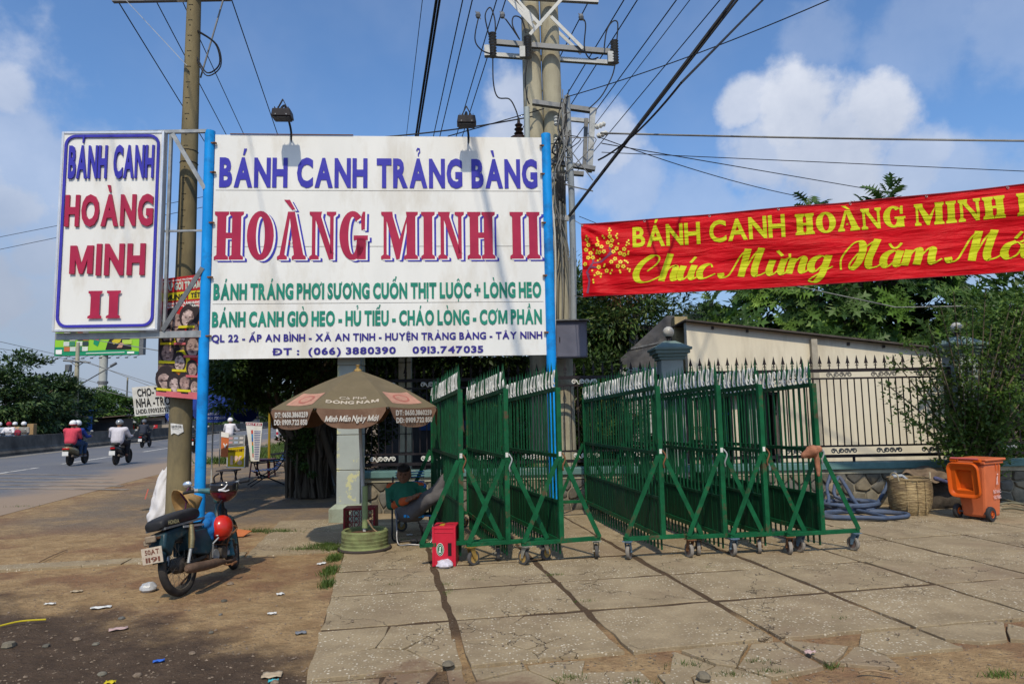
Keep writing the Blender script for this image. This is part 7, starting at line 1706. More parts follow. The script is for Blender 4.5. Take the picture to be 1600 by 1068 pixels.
# ================================================================ right side clutter
orange=M('bin_orange',(.56,.14,.055),rough=.42,var=.08,scale=6,bump=.05,c2=(.45,.16,.09),c2s=3,c2t=(.55,.8));orange_i=M('bin_inner_orange',(.55,.09,.008),rough=.35,var=.05,bump=0)
bg_=gnd(1532,812)
TB2=thing('wheelie_bin','orange wheeled litter bin with its flap hanging open, right of the basket','bin',(bg_.x+.10,bg_.y+.12,0),R(-62))
TB2.scale=(.92,.92,.97)
# local: +x the side with print ... body is a tapered box
def taper(mb,w0,d0,w1,d1,z0,z1,cx0=0,cy0=0):
 mb.add([(cx0-w0/2,cy0-d0/2,z0),(cx0+w0/2,cy0-d0/2,z0),(cx0+w0/2,cy0+d0/2,z0),(cx0-w0/2,cy0+d0/2,z0),(cx0-w1/2,cy0-d1/2,z1),(cx0+w1/2,cy0-d1/2,z1),(cx0+w1/2,cy0+d1/2,z1),(cx0-w1/2,cy0+d1/2,z1)],[(3,2,1,0),(4,5,6,7),(0,1,5,4),(1,2,6,5),(2,3,7,6),(3,0,4,7)])
m=MB();taper(m,.34,.40,.45,.48,.04,.80);part('body',m,orange,TB2,bev=.035)
m=MB();m.box((0,0,.815),(.49,.52,.04));part('rim',m,orange,TB2,bev=.012);m=MB();m.box((0.02,0.02,.858),(.50,.55,.035));part('lid',m,orange,TB2,bev=.014)
for xx in(-.17,.17):m=MB();m.box((xx,-.305,.85),(.1,.06,.05));part('hinge',m,orange_i,TB2,bev=.008)
m=MB();m.tube([(-.2,-.33,.875),(.2,-.33,.875)],.014,8);part('handle',m,M('bin_pink_handle',(.55,.13,.12),rough=.4),TB2)
def rr_poly(w,h,r,n=6):
 P=[]
 for cx_,cz_,a0 in((w/2-r,-h/2+r,-90),(w/2-r,h/2-r,0),(-w/2+r,h/2-r,90),(-w/2+r,-h/2+r,180)):
  for k in range(n+1):t=R(a0+90*k/n);P.append((cx_+r*math.cos(t),cz_+r*math.sin(t)))
 return P
FL=Matrix.Translation((-.02,-.335,.57))@Matrix.Rotation(R(4),4,'X')@Matrix.Rotation(PI/2,4,'X')
def frame_ring(P0,P1,z0,z1):
 k=len(P0);m=MB();vs=[(x,y,z0)for x,y in P0]+[(x,y,z1)for x,y in P1];m.add(vs,[(i,(i+1)%k,k+(i+1)%k,k+i)for i in range(k)],FL);return m
W0,H0=.46,.50
O1,O2,I1,I2,I3=rr_poly(W0,H0,.10),rr_poly(W0-.02,H0-.02,.09),rr_poly(W0-.10,H0-.10,.07),rr_poly(.24,.30,.015),rr_poly(.20,.26,.01)
k=len(O1);vs=[]
for P,z_ in((O1,0.),(O1,.035),(O2,.05),(rr_poly(W0-.05,H0-.05,.08),.045),(I1,.01),(I2,.012),(I3,-.06)):vs+=[(x,y,z_)for x,y in P]
m=MB();m.add(vs,[(r_*k+i,r_*k+(i+1)%k,(r_+1)*k+(i+1)%k,(r_+1)*k+i)for r_ in range(6)for i in range(k)]+[tuple(6*k+i for i in range(k))],FL);part('flap',m,orange_i,TB2,smooth=35,solid=.004)
for xx in(-.235,.235):
 m=MB();m.lathe([(.052,-.026),(.098,-.026),(.105,-.012),(.105,.012),(.098,.026),(.052,.026)],28,Matrix.Translation((xx,-.19,.105))@Matrix.Rotation(PI/2,4,'Y'),close=False);w=part('wheel',m,M('bin_tyre',(.035,.034,.036),rough=.7),TB2,smooth=40);m=MB();m.lathe([(.0001,-.02),(.02,-.024),(.05,-.015),(.054,-.022),(.054,.022),(.05,.015),(.02,.024),(.0001,.02)],24,Matrix.Translation((xx,-.19,.105))@Matrix.Rotation(PI/2,4,'Y'),close=False);part('hub',m,orange_i,w,smooth=30)
 for j in range(8):a=2*PI*j/8;m=MB();m.cyl((xx+(.018 if xx>0 else-.018),-.19+.032*math.cos(a),.105+.032*math.sin(a)),.009,.01,8,'X');part('hub_hole',m,M('slot_dark'),w)
m=MB();m.cyl((0,-.19,.105),.012,.46,10,'X');part('axle',m,galv_d,TB2)
prt=M('bin_print',(.62,.42,.40),bump=0);nx=Vector((1,0,.07)).normalized()
for s,z_,w_ in(('BỎ RÁC',.38,.2),('VÀO THÙNG',.30,.2)):m=MB();put_text(m,s,(.2035,-.02,z_),(0,1,0),(-.07,0,1),w_,.045,.03,n=(1,0,0),lift=.006+(z_-.3)*.06);part('lettering',m,prt,TB2)
m=MB();m.tube([(.227,.07,.56),(.232,.08,.62)],.008,5);m.tube([(.23,.05,.5),(.228,.07,.56),(.226,.09,.5)],.006,5);m.sph((.236,.08,.645),.012,8);part('emblem',m,prt,TB2)
for yy in(.05,.13):m=MB();m.box((.238,yy,.755),(.008,.006,.13));part('moulded_rib',m,orange_i,TB2)
# woven basket
bk=gnd(1440,806)
BK=thing('woven_basket','worn cylindrical bamboo basket against the stone wall under a scrap of sheet','basket',(bk.x,bk.y+.26,0))
def bask(m,n,l,N,mth,mix,b,P):
 s=N('ShaderNodeSeparateXYZ',i={0:P});w=mth('SINE',mth('MULTIPLY',s.outputs[2],300.));w2_=N('ShaderNodeTexNoise',i={'Vector':N('ShaderNodeVectorMath',operation='MULTIPLY',i={0:P,1:(5,5,60)}).outputs[0],'Scale':1.6,'Detail':4.}).outputs[0]
 big=N('ShaderNodeTexNoise',i={'Vector':P,'Scale':3.5,'Detail':5.}).outputs[0]
 c=mix(mr(N,w2_,.35,.68),(.17,.115,.055),(.42,.315,.16));c=mix(mr(N,big,.5,.65,0,.6),c,(.10,.07,.045));l.new(c,b.inputs['Base Color']);b.inputs['Roughness'].default_value=.8
 l.new(N('ShaderNodeBump',i={'Height':mth('ADD',w,mth('MULTIPLY',w2_,2.)),'Strength':.5,'Distance':.006}).outputs[0],b.inputs['Normal'])
nmix('bamboo',bask)
m=MB();nseg=56
def bsk(u,v,rr=0.):
 t=2*PI*u;r_=[.22,.255,.28,.29,.292,.285,.285][min(6,int(v*6))];v6=v*6;i=min(5,int(v6));A6=[.22,.262,.282,.290,.292,.288,.286];r_=A6[i]*(1-(v6-i))+A6[i+1]*(v6-i)
 r_+=.005*math.cos(nseg/2*t)*(1 if int(v*34)%2 else-1)+.008*math.sin(3*t+4*v);return(r_*math.cos(t),r_*math.sin(t)*.96,.52*v+.015*math.sin(2*t)*v)
m.sheet(bsk,nseg*2,36);part('weave',m,MATS['bamboo'],BK,smooth=70,solid=.012)
m=MB();m.torus((0,0,.52),.284,.015,40,6);part('rim',m,MATS['bamboo'],BK,smooth=60);m=MB();m.lathe([(.0001,.40),(.2,.41),(.275,.42)],24,close=False);part('contents',m,M('basket_inside',(.10,.055,.035),var=.4,scale=20,bump=.6),BK)
for a_ in(200,330):m=MB();c_=Vector((.28*math.cos(R(a_)),.28*math.sin(R(a_)),.5));tt=Vector((-math.sin(R(a_)),math.cos(R(a_)),0));m.tube(smooth_path([c_-tt*.08,c_-tt*.05+Vector((0,0,.09)),c_+Vector((0,0,.11)),c_+tt*.05+Vector((0,0,.09)),c_+tt*.08],4),.011,6);part('handle',m,M('cane',(.35,.3,.2)),BK,smooth=60)
for a_ in(262,285,235):m=MB();m.tube([(.30*math.cos(R(a_)),.29*math.sin(R(a_)),z_*.5/6+.01)for z_ in range(7)],.008,5);part('stake',m,MATS['bamboo'],BK)
# scrap sheet propped over it
SS=thing('scrap_sheet','rusty wrinkled sheet propped against the wall over the basket and its dark pile','scrap sheet',(0,0,0));a,b,c,d=at(1408,742,10.6),at(1500,752,10.5),at(1490,735,11.2),at(1425,728,11.2)
def ssf(u,v):p=(a*(1-u)+b*u)*(1-v)+(d*(1-u)+c*u)*v;return p+Vector((0,0,.03*math.sin(u*19)*(1-v)+.035*math.sin(u*8+v*5)))
m=MB();m.sheet(ssf,30,10);part('sheet',m,M('rusty_sheet',(.16,.115,.075),rough=.9,var=.35,scale=7,bump=.3,c2=(.30,.09,.05),c2s=2.4,c2t=(.62,.66)),SS,smooth=40,solid=.006)
m=MB();m.box(tuple(at(1460,775,10.9)),(1.1,.45,.6));
cloth_blob('scrap_pile','dark heap of scrap in the shade behind the basket','scrap',[(at(1415,790,10.9),at(1495,775,10.9),.18,.17),(at(1440,765,10.95),at(1485,760,10.9),.15,.14),(at(1398,800,10.9),at(1410,780,10.9),.1,.1)],M('scrap_dark',(.055,.045,.035),rough=.95,var=.5,scale=12,bump=.8,bscale=20),.03,1)
cloth_blob('cloth','crumpled slate blue cloth on the scrap sheet beside the bin','cloth',[(at(1462,747,10.3),at(1478,752,10.3),.035,.03),(at(1478,752,10.3),at(1492,757,10.2),.028,.02)],M('slate_cloth',(.07,.075,.15),rough=.9,var=.3,scale=20,bump=.7),.012,2)
m=MB();a_,b_=at(1392,749,10.55),at(1424,757,10.3);m.tube([at(1396,744,10.5),at(1410,743,10.45)],.028,12);m.tube([at(1410,743,10.45),at(1428,758,10.2)],.022,10);o=part('pipe_elbow',m,M('pvc_grey',(.30,.32,.34),rough=.5),smooth=50);tag(o,'short grey plastic pipe with elbow lying on top of the basket','pipe')
# blue hose
hose=M('hose_blue',(.062,.088,.145),rough=.55,var=.25,scale=7,bump=.15,c2=(.10,.105,.13),c2s=3,c2t=(.5,.7))
def G2(px,py,z=.035):return gnd(px,py,z)
h=[]
def coil(cx,cy,rx,ry,n,z,ph=0.,jit=.03):
 r_=random.Random(int(cx*7+z*100));return[Vector((cx+rx*(1+r_.uniform(-jit,jit))*math.cos(ph+2*PI*i/14),cy+ry*(1+r_.uniform(-jit,jit))*math.sin(ph+2*PI*i/14),z+.012*(i/14)+r_.uniform(-.003,.006)))for i in range(int(14*n))]
c1,c2_,c3=gnd(1350,808),gnd(1320,796),gnd(1365,800)
pts=coil(c1.x,c1.y,.62,.34,1.9,.03)+coil(c2_.x,c2_.y,.5,.36,2.2,.07,2.)+coil(c3.x-.3,c3.y+.1,.42,.28,1.6,.12,4.)
pts+=[at(1305,775,10.8),at(1310,745,11.1),at(1322,760,10.9),at(1340,788,10.5),at(1362,795,10.4),at(1380,770,10.9),at(1392,745,11.0),at(1399,738,11.1)]
m=MB();m.tube(smooth_path(pts,4),.028,8);o=part('blue_hose',m,hose,smooth=60);tag(o,'faded blue hose piled in loose coils at the foot of the stone wall','hose')
pts=coil(c2_.x-.35,c2_.y+.15,.55,.3,2.4,.05,1.)+[at(1290,790,10.6),at(1292,760,11.0),at(1300,735,11.1)]
m=MB();m.tube(smooth_path(pts,4),.026,8);o=part('blue_hose',m,hose,smooth=60);tag(o,'second length of blue hose half behind the rightmost gate','hose')
for i,(x0_,y0_,x1_,y1_)in enumerate(((1478,784,1510,770),(1480,790,1530,792),(1560,780,1640,800),(1560,788,1650,792),(1566,770,1640,786),(1565,795,1660,806))):
 m=MB();a_,b_=gnd(x0_,y0_,.03),gnd(x1_,y1_,.03);m.tube(smooth_path([a_,a_.lerp(b_,.3)+Vector((0,.08,.03)),a_.lerp(b_,.7)+Vector((0,-.05,0)),b_],4),.016,7);o=part('loose_pipe',m,M('olive_pipe',(.17,.16,.11),rough=.7,var=.2),smooth=60);tag(o,['olive pipe ending left of the bin flap','olive pipe passing under the bin flap','topmost olive pipe right of the bin','middle olive pipe right of the bin','olive pipe sloping behind the purple pot','lowest olive pipe right of the bin'][i],'pipe','pipes lying behind the bin')
pg=gnd(1600,776);T=thing('flower_pot','dusty purple plastic pot cut by the right frame edge','pot',(pg.x,pg.y,0));m=MB();m.lathe([(.12,0),(.16,.26),(.185,.27),(.185,.31),(.165,.31),(.15,.25)],24,close=False);part('pot',m,M('purple_plastic',(.20,.09,.20),rough=.6,var=.1),T,smooth=30);m=MB();m.lathe([(.15,.26),(.0001,.28)],20,close=False);part('soil',m,M('rust_earth'),T)
# ================================================================ litter and small marks on the ground
def gz(p):return ground_z(p.x,p.y)if .982*p.x+.187*p.y<-.48 or p.y<4.1 else 0.004
rl_=random.Random(21)
def litter(px,py,w,d,rz,col_,lab,nm_='paper_scrap',cat='litter'):
 p=gnd(px,py,-.01);z=gz(p)+.006;T=thing(nm_,lab,cat,(p.x,p.y,z),rz,'scraps of litter on the ground');r_=random.Random(px)
 m=MB();m.sheet(lambda u,v:((u-.5)*w,(v-.5)*d,.012*abs(math.sin(u*5+v*3+px))+.006*math.sin(v*9)),5,4);part('sheet',m,M('litter_%s'%col_[0],col_[1],rough=.7,var=.15,bump=.1),T,smooth=60,solid=.002)
Wt,Pk,Bl,Ye,Tn,Gr=('white',(.58,.58,.56)),('pink',(.42,.30,.28)),('blue',(.03,.12,.5)),('yellow',(.5,.4,.02)),('tan',(.40,.32,.22)),('grey',(.16,.17,.19))
for a in((158,947,.16,.05,.3,Wt,'crumpled white and green wrapper on the dark dirt left of the motorbike'),(78,943,.09,.03,.1,Wt,'flat white paper strip in the left foreground'),(120,922,.1,.05,.2,Tn,'pale torn paper above the white wrapper'),(185,982,.13,.06,.5,Pk,'pinkish torn paper in the foreground dirt'),(425,1053,.12,.09,.2,Tn,'square beige card near the bottom edge'),(248,1032,.07,.03,.4,Bl,'small bright blue plastic scrap in the foreground'),(172,1064,.06,.04,.1,Ye,'small yellow scrap at the bottom edge'),
(503,881,.11,.06,1.,Wt,'crumpled white cup beside the grass edge'),(470,990,.08,.05,.3,Gr,'dark grey chip of plastic near the slab corner'),(425,960,.07,.03,.2,Wt,'thin white scrap right of the motorbike in front'),(438,927,.06,.05,.8,Wt,'small bright white scrap right of the front wheel'),(1265,1024,.07,.05,.5,Pk,'red and white wrapper in a slab joint'),(427,1062,.06,.03,.2,('cyan',(.05,.35,.4)),'tiny turquoise scrap at the bottom edge'),(640,838,.08,.05,.2,Wt,'pale scrap under the chair')):litter(*a)
p=gnd(372,836);T=thing('orange_board','bent orange cardboard piece on the ground beyond the red helmet','cardboard',(p.x,p.y,0.0),.3);m=MB();m.add([(-.13,-.08,.0),(.08,-.1,.0),(.17,.06,.04),(-.02,.1,.07)],[(0,1,2,3)]);part('sheet',m,M('orange_card',(.42,.13,.045),rough=.8),T,solid=.01)
p=gnd(232,922,-.01);crumple('plastic_cup','crushed clear plastic bag just left of the rear wheel','litter',(p.x,p.y,gz(p)),.065,M('clear_film',(.42,.43,.45),rough=.2,var=.2,scale=30),9,(1,1,.7),n=14)
def rod(px0,py0,px1,py1,r,mat,nm_,lab,cat):
 a_,b_=gnd(px0,py0,.0),gnd(px1,py1,.0);m=MB();m.tube(smooth_path([a_,a_.lerp(b_,.4)+Vector((0,.02,.01)),b_],4),r,6);o=part(nm_,m,mat);tag(o,lab,cat)
rod(0,977,72,967,.007,M('yellow_strap',(.45,.36,.02),rough=.6),'yellow_strap','faded yellow strap lying at the left frame edge','strap');rod(1342,1050,1395,1053,.007,M('dry_stick'),'twig','thin pale stick on the broken slabs at the lower right','stick');rod(60,878,105,858,.006,M('dry_stick'),'twig','dry twig on the sandy dirt at the left','stick')
g_=np.random.default_rng(5);m=MB();tet=[(1,0,0),(0,1,0),(-1,.1,0),(0,-1,.1),(.2,.1,.8),(0,0,-.6)];tf=[(0,1,4),(1,2,4),(2,3,4),(3,0,4),(1,0,5),(2,1,5),(3,2,5),(0,3,5)]
for _ in range(5200):
 px_=g_.uniform(-60,1640);py_=800+300*g_.random()**.8;p=gnd(px_,py_,0)
 s_=.982*p.x+.187*p.y;t_=-.187*p.x+.982*p.y
 if s_>-.45 and t_>4.5 and g_.random()<.93:continue
 if p.y>11:continue
 r_=.0035+.011*g_.random()**3;a_=g_.uniform(0,6.3);z_=ground_z(p.x,p.y)if s_<-.48 or t_<4.3 else .003;ca_,sa_=math.cos(a_),math.sin(a_);kx,ky,kz_=g_.uniform(.6,1.4),g_.uniform(.6,1.2),g_.uniform(.4,.9)
 m.add([(p.x+r_*(x*kx*ca_-y*ky*sa_),p.y+r_*(x*kx*sa_+y*ky*ca_),z_+r_*z*kz_+r_*.2)for x,y,z in tet],tf)
o=part('pebbles',m,M('pebble',(.19,.145,.105),rough=.9,var=.4,scale=60,bump=.1));tag(o,'small pebbles scattered over the dirt and slab edges','pebbles',None,'stuff')
for i,(px_,py_,r_)in enumerate(((360,910,.035),(350,935,.03),(14,1006,.055),(120,994,.03),(150,1002,.025),(73,1004,.03),(300,1016,.025),(190,961,.03),(160,1046,.03),(430,1060,.03),(700,1040,.04),(345,956,.02),(215,1050,.03),(330,985,.022),(1100,1060,.05))):
 p=gnd(px_,py_,0);mm=MB();mm.sph((0,0,0),1,8);rr2=random.Random(i);mm.v=[(x*r_*rr2.uniform(.8,1.2),y*r_*rr2.uniform(.7,1.1),z*r_*.55)for x,y,z in mm.v];T=thing('stone',['loose stone just right of the front wheel','loose stone between the wheels and the slabs','flat pale stone disc at the left frame edge','pale stone in the dark dirt lower left','smaller stone touching the pale one lower left','pale oval stone near the left foreground','stone in the dark dirt left of the slab corner','stone in front of the rear wheel','stone at the bottom edge, left part','stone beside the square beige card','stone in the gap of the broken slabs','tiny stone right of the rear wheel','stone close to the bottom edge left of centre','tiny stone in the dark dirt below the motorbike','rubble chunk at the bottom edge right of centre'][i],'stone',(p.x,p.y,gz(p)+.2*r_),i,'loose stones');part('rock',mm,stone_m[i%4]if i%3 else M('pebble'),T,smooth=30)
# ================================================================ grass, trees
grassm=leafmat('grass_blade',(.045,.085,.015),(.085,.14,.025),(.13,.17,.04),.25)
def grass(name,lab,spots,n_per,hgt,seed=3,single=True):
 g_=np.random.default_rng(seed);P=[];
 for(x,y,rx,ry,k)in spots:
  n=int(n_per*k);a=g_.normal(size=(n,2))*np.array([rx,ry])*.6+np.array([x,y]);P.append(a)
 P=np.concatenate(P);z=np.array([ground_z(x,y)if(.982*x+.187*y<-.48)else-.03 for x,y in P]);P=np.column_stack([P,z-.002]);n=len(P)
 D=np.column_stack([g_.normal(size=n)*.55,g_.normal(size=n)*.55,np.ones(n)]);Nn=g_.normal(size=(n,3));S=hgt*(.5+.9*g_.random(n))
 o=part(name,leaf_mesh(name,P,D,Nn,S,'blade',grassm),None);return tag(o,lab,'grass',None,'stuff')
LEAF['blade']=(np.array([(-.05,0,0),(.05,0,0),(.035,.6,.06),(-.035,.6,.06),(0,1,.22)],float),[(0,1,2),(0,2,3),(3,2,4)])
sp=[]
def gs(px,py,rx,ry,k):p=gnd(px,py);sp.append((p.x,p.y,rx,ry,k))
for a in((520,858,.10,.1,1.2),(524,872,.07,.12,1.4),(516,892,.06,.15,1.4),(512,912,.05,.1,.8),(480,858,.22,.06,.8),(505,852,.15,.08,1.),(440,830,.2,.05,.5),(400,828,.25,.05,.5),(545,812,.06,.05,.5)):gs(*a)
grass('verge_grass','fresh green grass growing along the left edge of the slabs',sp,520,.06)
sp=[]
for a in((697,912,.05,.04,1),(700,925,.03,.06,.8),(867,897,.07,.02,1),(612,913,.06,.02,.6),(745,905,.06,.02,.5),(913,939,.08,.02,.9),(890,1057,.08,.04,1.2),(1210,1048,.09,.04,1.2),(1075,1034,.09,.04,.6),(1180,1032,.06,.03,.6),(1140,1050,.08,.03,.7),(1000,1063,.1,.04,.8),(1560,1048,.1,.04,1.),(1105,886,.05,.02,.5),(1045,888,.06,.02,.4),(632,843,.08,.03,.7),(1550,818,.1,.04,.6),(1315,965,.05,.02,.4),(830,850,.06,.03,.5),(30,790,.3,.05,.4),(1295,1035,.05,.03,.5)):gs(*a)
grass('joint_grass','little tufts of grass sprouting from the slab joints',sp,130,.045,5)
sp=[]
for a in((455,700,1.2,1.6,2.2),(475,712,.9,1.2,1.4),(425,712,.8,1.4,1.2),(350,722,.6,.5,.5),(470,695,1.,1.5,1.2),(500,705,.7,1.,.8)):gs(*a)
grass('roadside_grass','patch of long grass between the banyan trunk and the road',sp,1700,.26,6)
bark=M('banyan_bark',(.075,.060,.044),rough=.95,var=.3,scale=8,bump=.6,stretch=(1,1,.3));barkg=M('grey_bark',(.15,.125,.095),rough=.95,var=.3,scale=6,bump=.5,stretch=(1,1,.3))
lf_dark=leafmat('banyan_leaf',(.018,.042,.012),(.045,.092,.018),(.09,.15,.032),.26)
lf_mango=leafmat('mango_leaf',(.030,.075,.014),(.065,.13,.025),(.16,.19,.05),.3);lf_red=leafmat('young_mango_leaf',(.12,.07,.03),(.20,.09,.035),(.28,.13,.05),.3)
lf_bread=leafmat('breadfruit_leaf',(.030,.075,.016),(.062,.130,.028),(.105,.19,.040),.28);lf_lime=leafmat('lime_leaf',(.10,.20,.03),(.15,.27,.045),(.21,.33,.07),.35)
lf_far=leafmat('far_leaf',(.020,.048,.016),(.040,.082,.022),(.075,.12,.035),.2);lf_far2=leafmat('far_bright_leaf',(.045,.10,.018),(.075,.15,.028),(.12,.20,.045),.25);lf_haze=leafmat('haze_tinted_leaf',(.06,.09,.07),(.09,.125,.095),(.12,.16,.12),.2)  # last leaf set has bluish distance haze mixed into its colours
lf_palm=leafmat('palm_leaflet',(.04,.085,.015),(.075,.14,.025),(.16,.20,.05),.3);lf_shrub=leafmat('shrub_leaf',(.045,.10,.018),(.08,.155,.028),(.15,.23,.045),.38)
def limbs(T,segs,mat,name='limb'):
 for p in segs:
  pts,r0,r1=p;k=len(pts);m=MB();m.tube(smooth_path(pts,4),[r0+(r1-r0)*i/((k-1)*4)for i in range((k-1)*4+1)],9);part(name,m,mat,T,smooth=60)
# banyan
bt=gnd(487,775);BT=thing('banyan_tree','big dark banyan with a mass of hanging roots behind the umbrella','tree',(bt.x,bt.y,0));rt=random.Random(8)
m=MB();
for k in range(18):
 a=2*PI*k/18+rt.uniform(-.08,.08);r_=.22*rt.uniform(.7,1.3);z_=[Vector((r_*1.35*math.cos(a)*rt.uniform(.8,1.3),r_*math.sin(a),0)),Vector((r_*.9*math.cos(a+.1),r_*.8*math.sin(a+.1),.7)),Vector((r_*1.1*math.cos(a+.25),r_*.9*math.sin(a+.25),1.6)),Vector((r_*2.2*math.cos(a+.3),r_*1.4*math.sin(a+.3),2.6))]
 w9=rt.uniform(.025,.085);m.tube(smooth_path([v+Vector((rt.uniform(-.04,.04),rt.uniform(-.03,.03),0))for v in z_],4),[w9*(1-.3*i/12+.15*math.sin(i+k))for i in range(13)],7)
m.tube(smooth_path([(-.02,0,0),(.05,0,.8),(-.04,0,1.6),(.0,0,2.6)],4),[.19-.004*i for i in range(13)],12);part('trunk',m,bark,BT,smooth=60)
for k in range(60):
 a=rt.uniform(0,2*PI);r_=rt.uniform(.24,.45)*(1.0 if k<54 else 1.35);x,y=r_*math.cos(a)*1.1,r_*math.sin(a)*.8;zt_=rt.uniform(1.5,3.0)
 zb_=0 if rt.random()<.7 else rt.uniform(.3,1.2);m=MB();m.tube(smooth_path([(x*.7+rt.uniform(-.1,.1),y*.7,zt_),(x+rt.uniform(-.08,.08),y,zt_*.6),(x+rt.uniform(-.1,.1),y,zt_*.3+zb_*.5),(x+rt.uniform(-.12,.12),y,zb_)],3),rt.choice([.012,.018,.028,.04]),5);part('aerial_root',m,bark,BT,smooth=60)
limbs(BT,[([(0,0,2.2),(-.9,.1,3.0),(-1.4,.3,3.5),(-1.8,.2,3.9)],.2,.05),([(0,0,2.2),(.8,.1,3.1),(2.0,.2,3.8),(3.2,.4,4.2)],.2,.05),([(0,0,2.4),(-.2,.3,3.6),(-.4,.4,5.0)],.22,.06),([(0,0,2.2),(-.9,-.8,3.0),(-1.8,-1.4,3.5)],.15,.04),([(0,0,2.2),(.9,-.6,3.1),(1.9,-1.2,3.4)],.15,.04),([(-.3,0,.9),(-.75,-.1,1.6),(-.9,-.1,2.4)],.06,.04),([(.62,-.25,.25),(.35,-.3,1.1),(.0,-.1,2.0)],.075,.05),([(-.1,-.3,.9),(-.45,-.35,1.5),(-.75,-.2,2.3)],.07,.045)],bark)
def kb_(P):return~((P[:,2]<1.78)|((P[:,2]<2.35)&(P[:,0]>-4.0-bt.x*0)&(np.random.default_rng(1).random(len(P))<.6)))
c1=crown('crown',lf_dark,(.75+bt.x,bt.y+.3,4.0),(2.75,2.4,2.3),46000,.115,'oval',170,.2,2,.5,keep=kb_)
o=part('crown',c1,None,BT);o.matrix_parent_inverse=Matrix.Translation((-bt.x,-bt.y,0))
c1=crown('creeper',lf_dark,(bt.x-.12,bt.y-.42,.95),(.34,.16,.5),1500,.07,'oval',16,.3,14,.1);o=part('creeper',c1,None,BT);o.matrix_parent_inverse=Matrix.Translation((-bt.x,-bt.y,0))
c1=crown('low_foliage',lf_dark,(bt.x-1.15,bt.y-.2,2.7),(.95,1.2,.9),15000,.105,'oval',60,.28,4,.35,keep=lambda P:P[:,2]>1.72);o=part('low_foliage',c1,None,BT);o.matrix_parent_inverse=Matrix.Translation((-bt.x,-bt.y,0))
def tree(name,lab,c,rad,n,size,mat,shape='oval',clumps=70,spread=.24,seed=1,grp=None,trunk=True,tr_r=.14,shell=.5,keep=None,extra=None,tx=None,flat=.6):
 T=thing(name,lab,'tree',(c[0]if tx is None else tx,c[1],0),0,grp)
 o=part('crown',crown('crown',mat,(c[0]-T.location.x,0,c[2]),rad,n,size,shape,clumps,spread,seed,shell,keep=keep,flat=flat),None,T)
 if trunk:
  g_=random.Random(seed);m=MB();m.tube(smooth_path([(0,0,-.05),(.05,0,c[2]*.35),(g_.uniform(-.15,.15),0,c[2]*.75),((c[0]-T.location.x)*.5,0,c[2]+rad[2]*.3)],4),[tr_r*(1-.055*i)for i in range(13)],9);part('trunk',m,barkg,T,smooth=60)
  for k in range(5):
   a=2*PI*k/5+.4;z_=c[2]-rad[2]*.45;q_=Vector((c[0]-T.location.x+rad[0]*.65*math.cos(a),rad[1]*.65*math.sin(a),c[2]+rad[2]*g_.uniform(-.1,.5)));m=MB();m.tube(smooth_path([(0,0,max(.4,z_-.3)),Vector((0,0,z_)).lerp(q_,.5)+Vector((0,0,.15)),q_],4),[tr_r*.5*(1-.09*i)for i in range(9)],7);part('limb',m,barkg,T,smooth=60)
 if extra:extra(T)
 return T
# mango-like tree right of the poles
p=at(975,500,17.0)
MT=tree('mango_tree','light green tree with reddish young leaves between the poles and the grey pillar',(p.x-.1,17.0,3.95),(1.75,1.4,1.45),15000,.17,lf_mango,'narrow',90,.24,5,extra=lambda T:part('young_leaves',crown('young_leaves',lf_red,(.0,-.7,3.8),(1.3,.8,1.2),900,.16,'narrow',10,.25,9,.4),None,T))
tree('mango_tree','darker tree whose leaves show behind the cabinet and the conduit',(at(880,500,18.5).x,18.5,3.6),(2.6,1.6,2.2),14000,.16,lf_mango,'narrow',80,.24,15)
tree('shade_tree','dark tree in the shade behind the signboard and fence',(-1.2,14.6,3.4),(2.6,.9,1.3),15000,.12,lf_dark,'oval',90,.24,16,keep=lambda P:P[:,2]>2.45)
tree('shade_tree','dark bush in the garden right behind the left fence',(1.3,13.6,1.6),(1.2,.7,1.4),6500,.10,lf_dark,'oval',50,.26,17)
BX,BYt=at(1345,500,18).x,18.0
BF=thing('breadfruit_tree','large breadfruit tree with big lobed leaves above the cream wall','tree',(BX,BYt,0));gb2=np.random.default_rng(31)
m=MB();m.tube(smooth_path([(0,0,0),(.1,.1,2),(-.1,0,4),(.2,0,6)],4),[.24-.012*i for i in range(13)],10);part('trunk',m,barkg,BF,smooth=60)
for k in range(9):a=2*PI*k/9;m=MB();m.tube(smooth_path([(0,0,2.2+.25*k),(1.6*math.cos(a),.9*math.sin(a),3.2+.25*k),(3.0*math.cos(a),1.7*math.sin(a),3.6+.3*k)],4),[.09-.007*i for i in range(9)],7);part('limb',m,barkg,BF,smooth=60)
lv,lfc=LEAF['lobed'];big=bpy.data.meshes.new('leaf');big.from_pydata([tuple(v)for v in lv],[],lfc);big.update();big.materials.append(lf_bread);big2=big.copy();big2.materials.clear();big2.materials.append(lf_lime)
rest=[[],[],[],[]];singles=[]
rosN=560
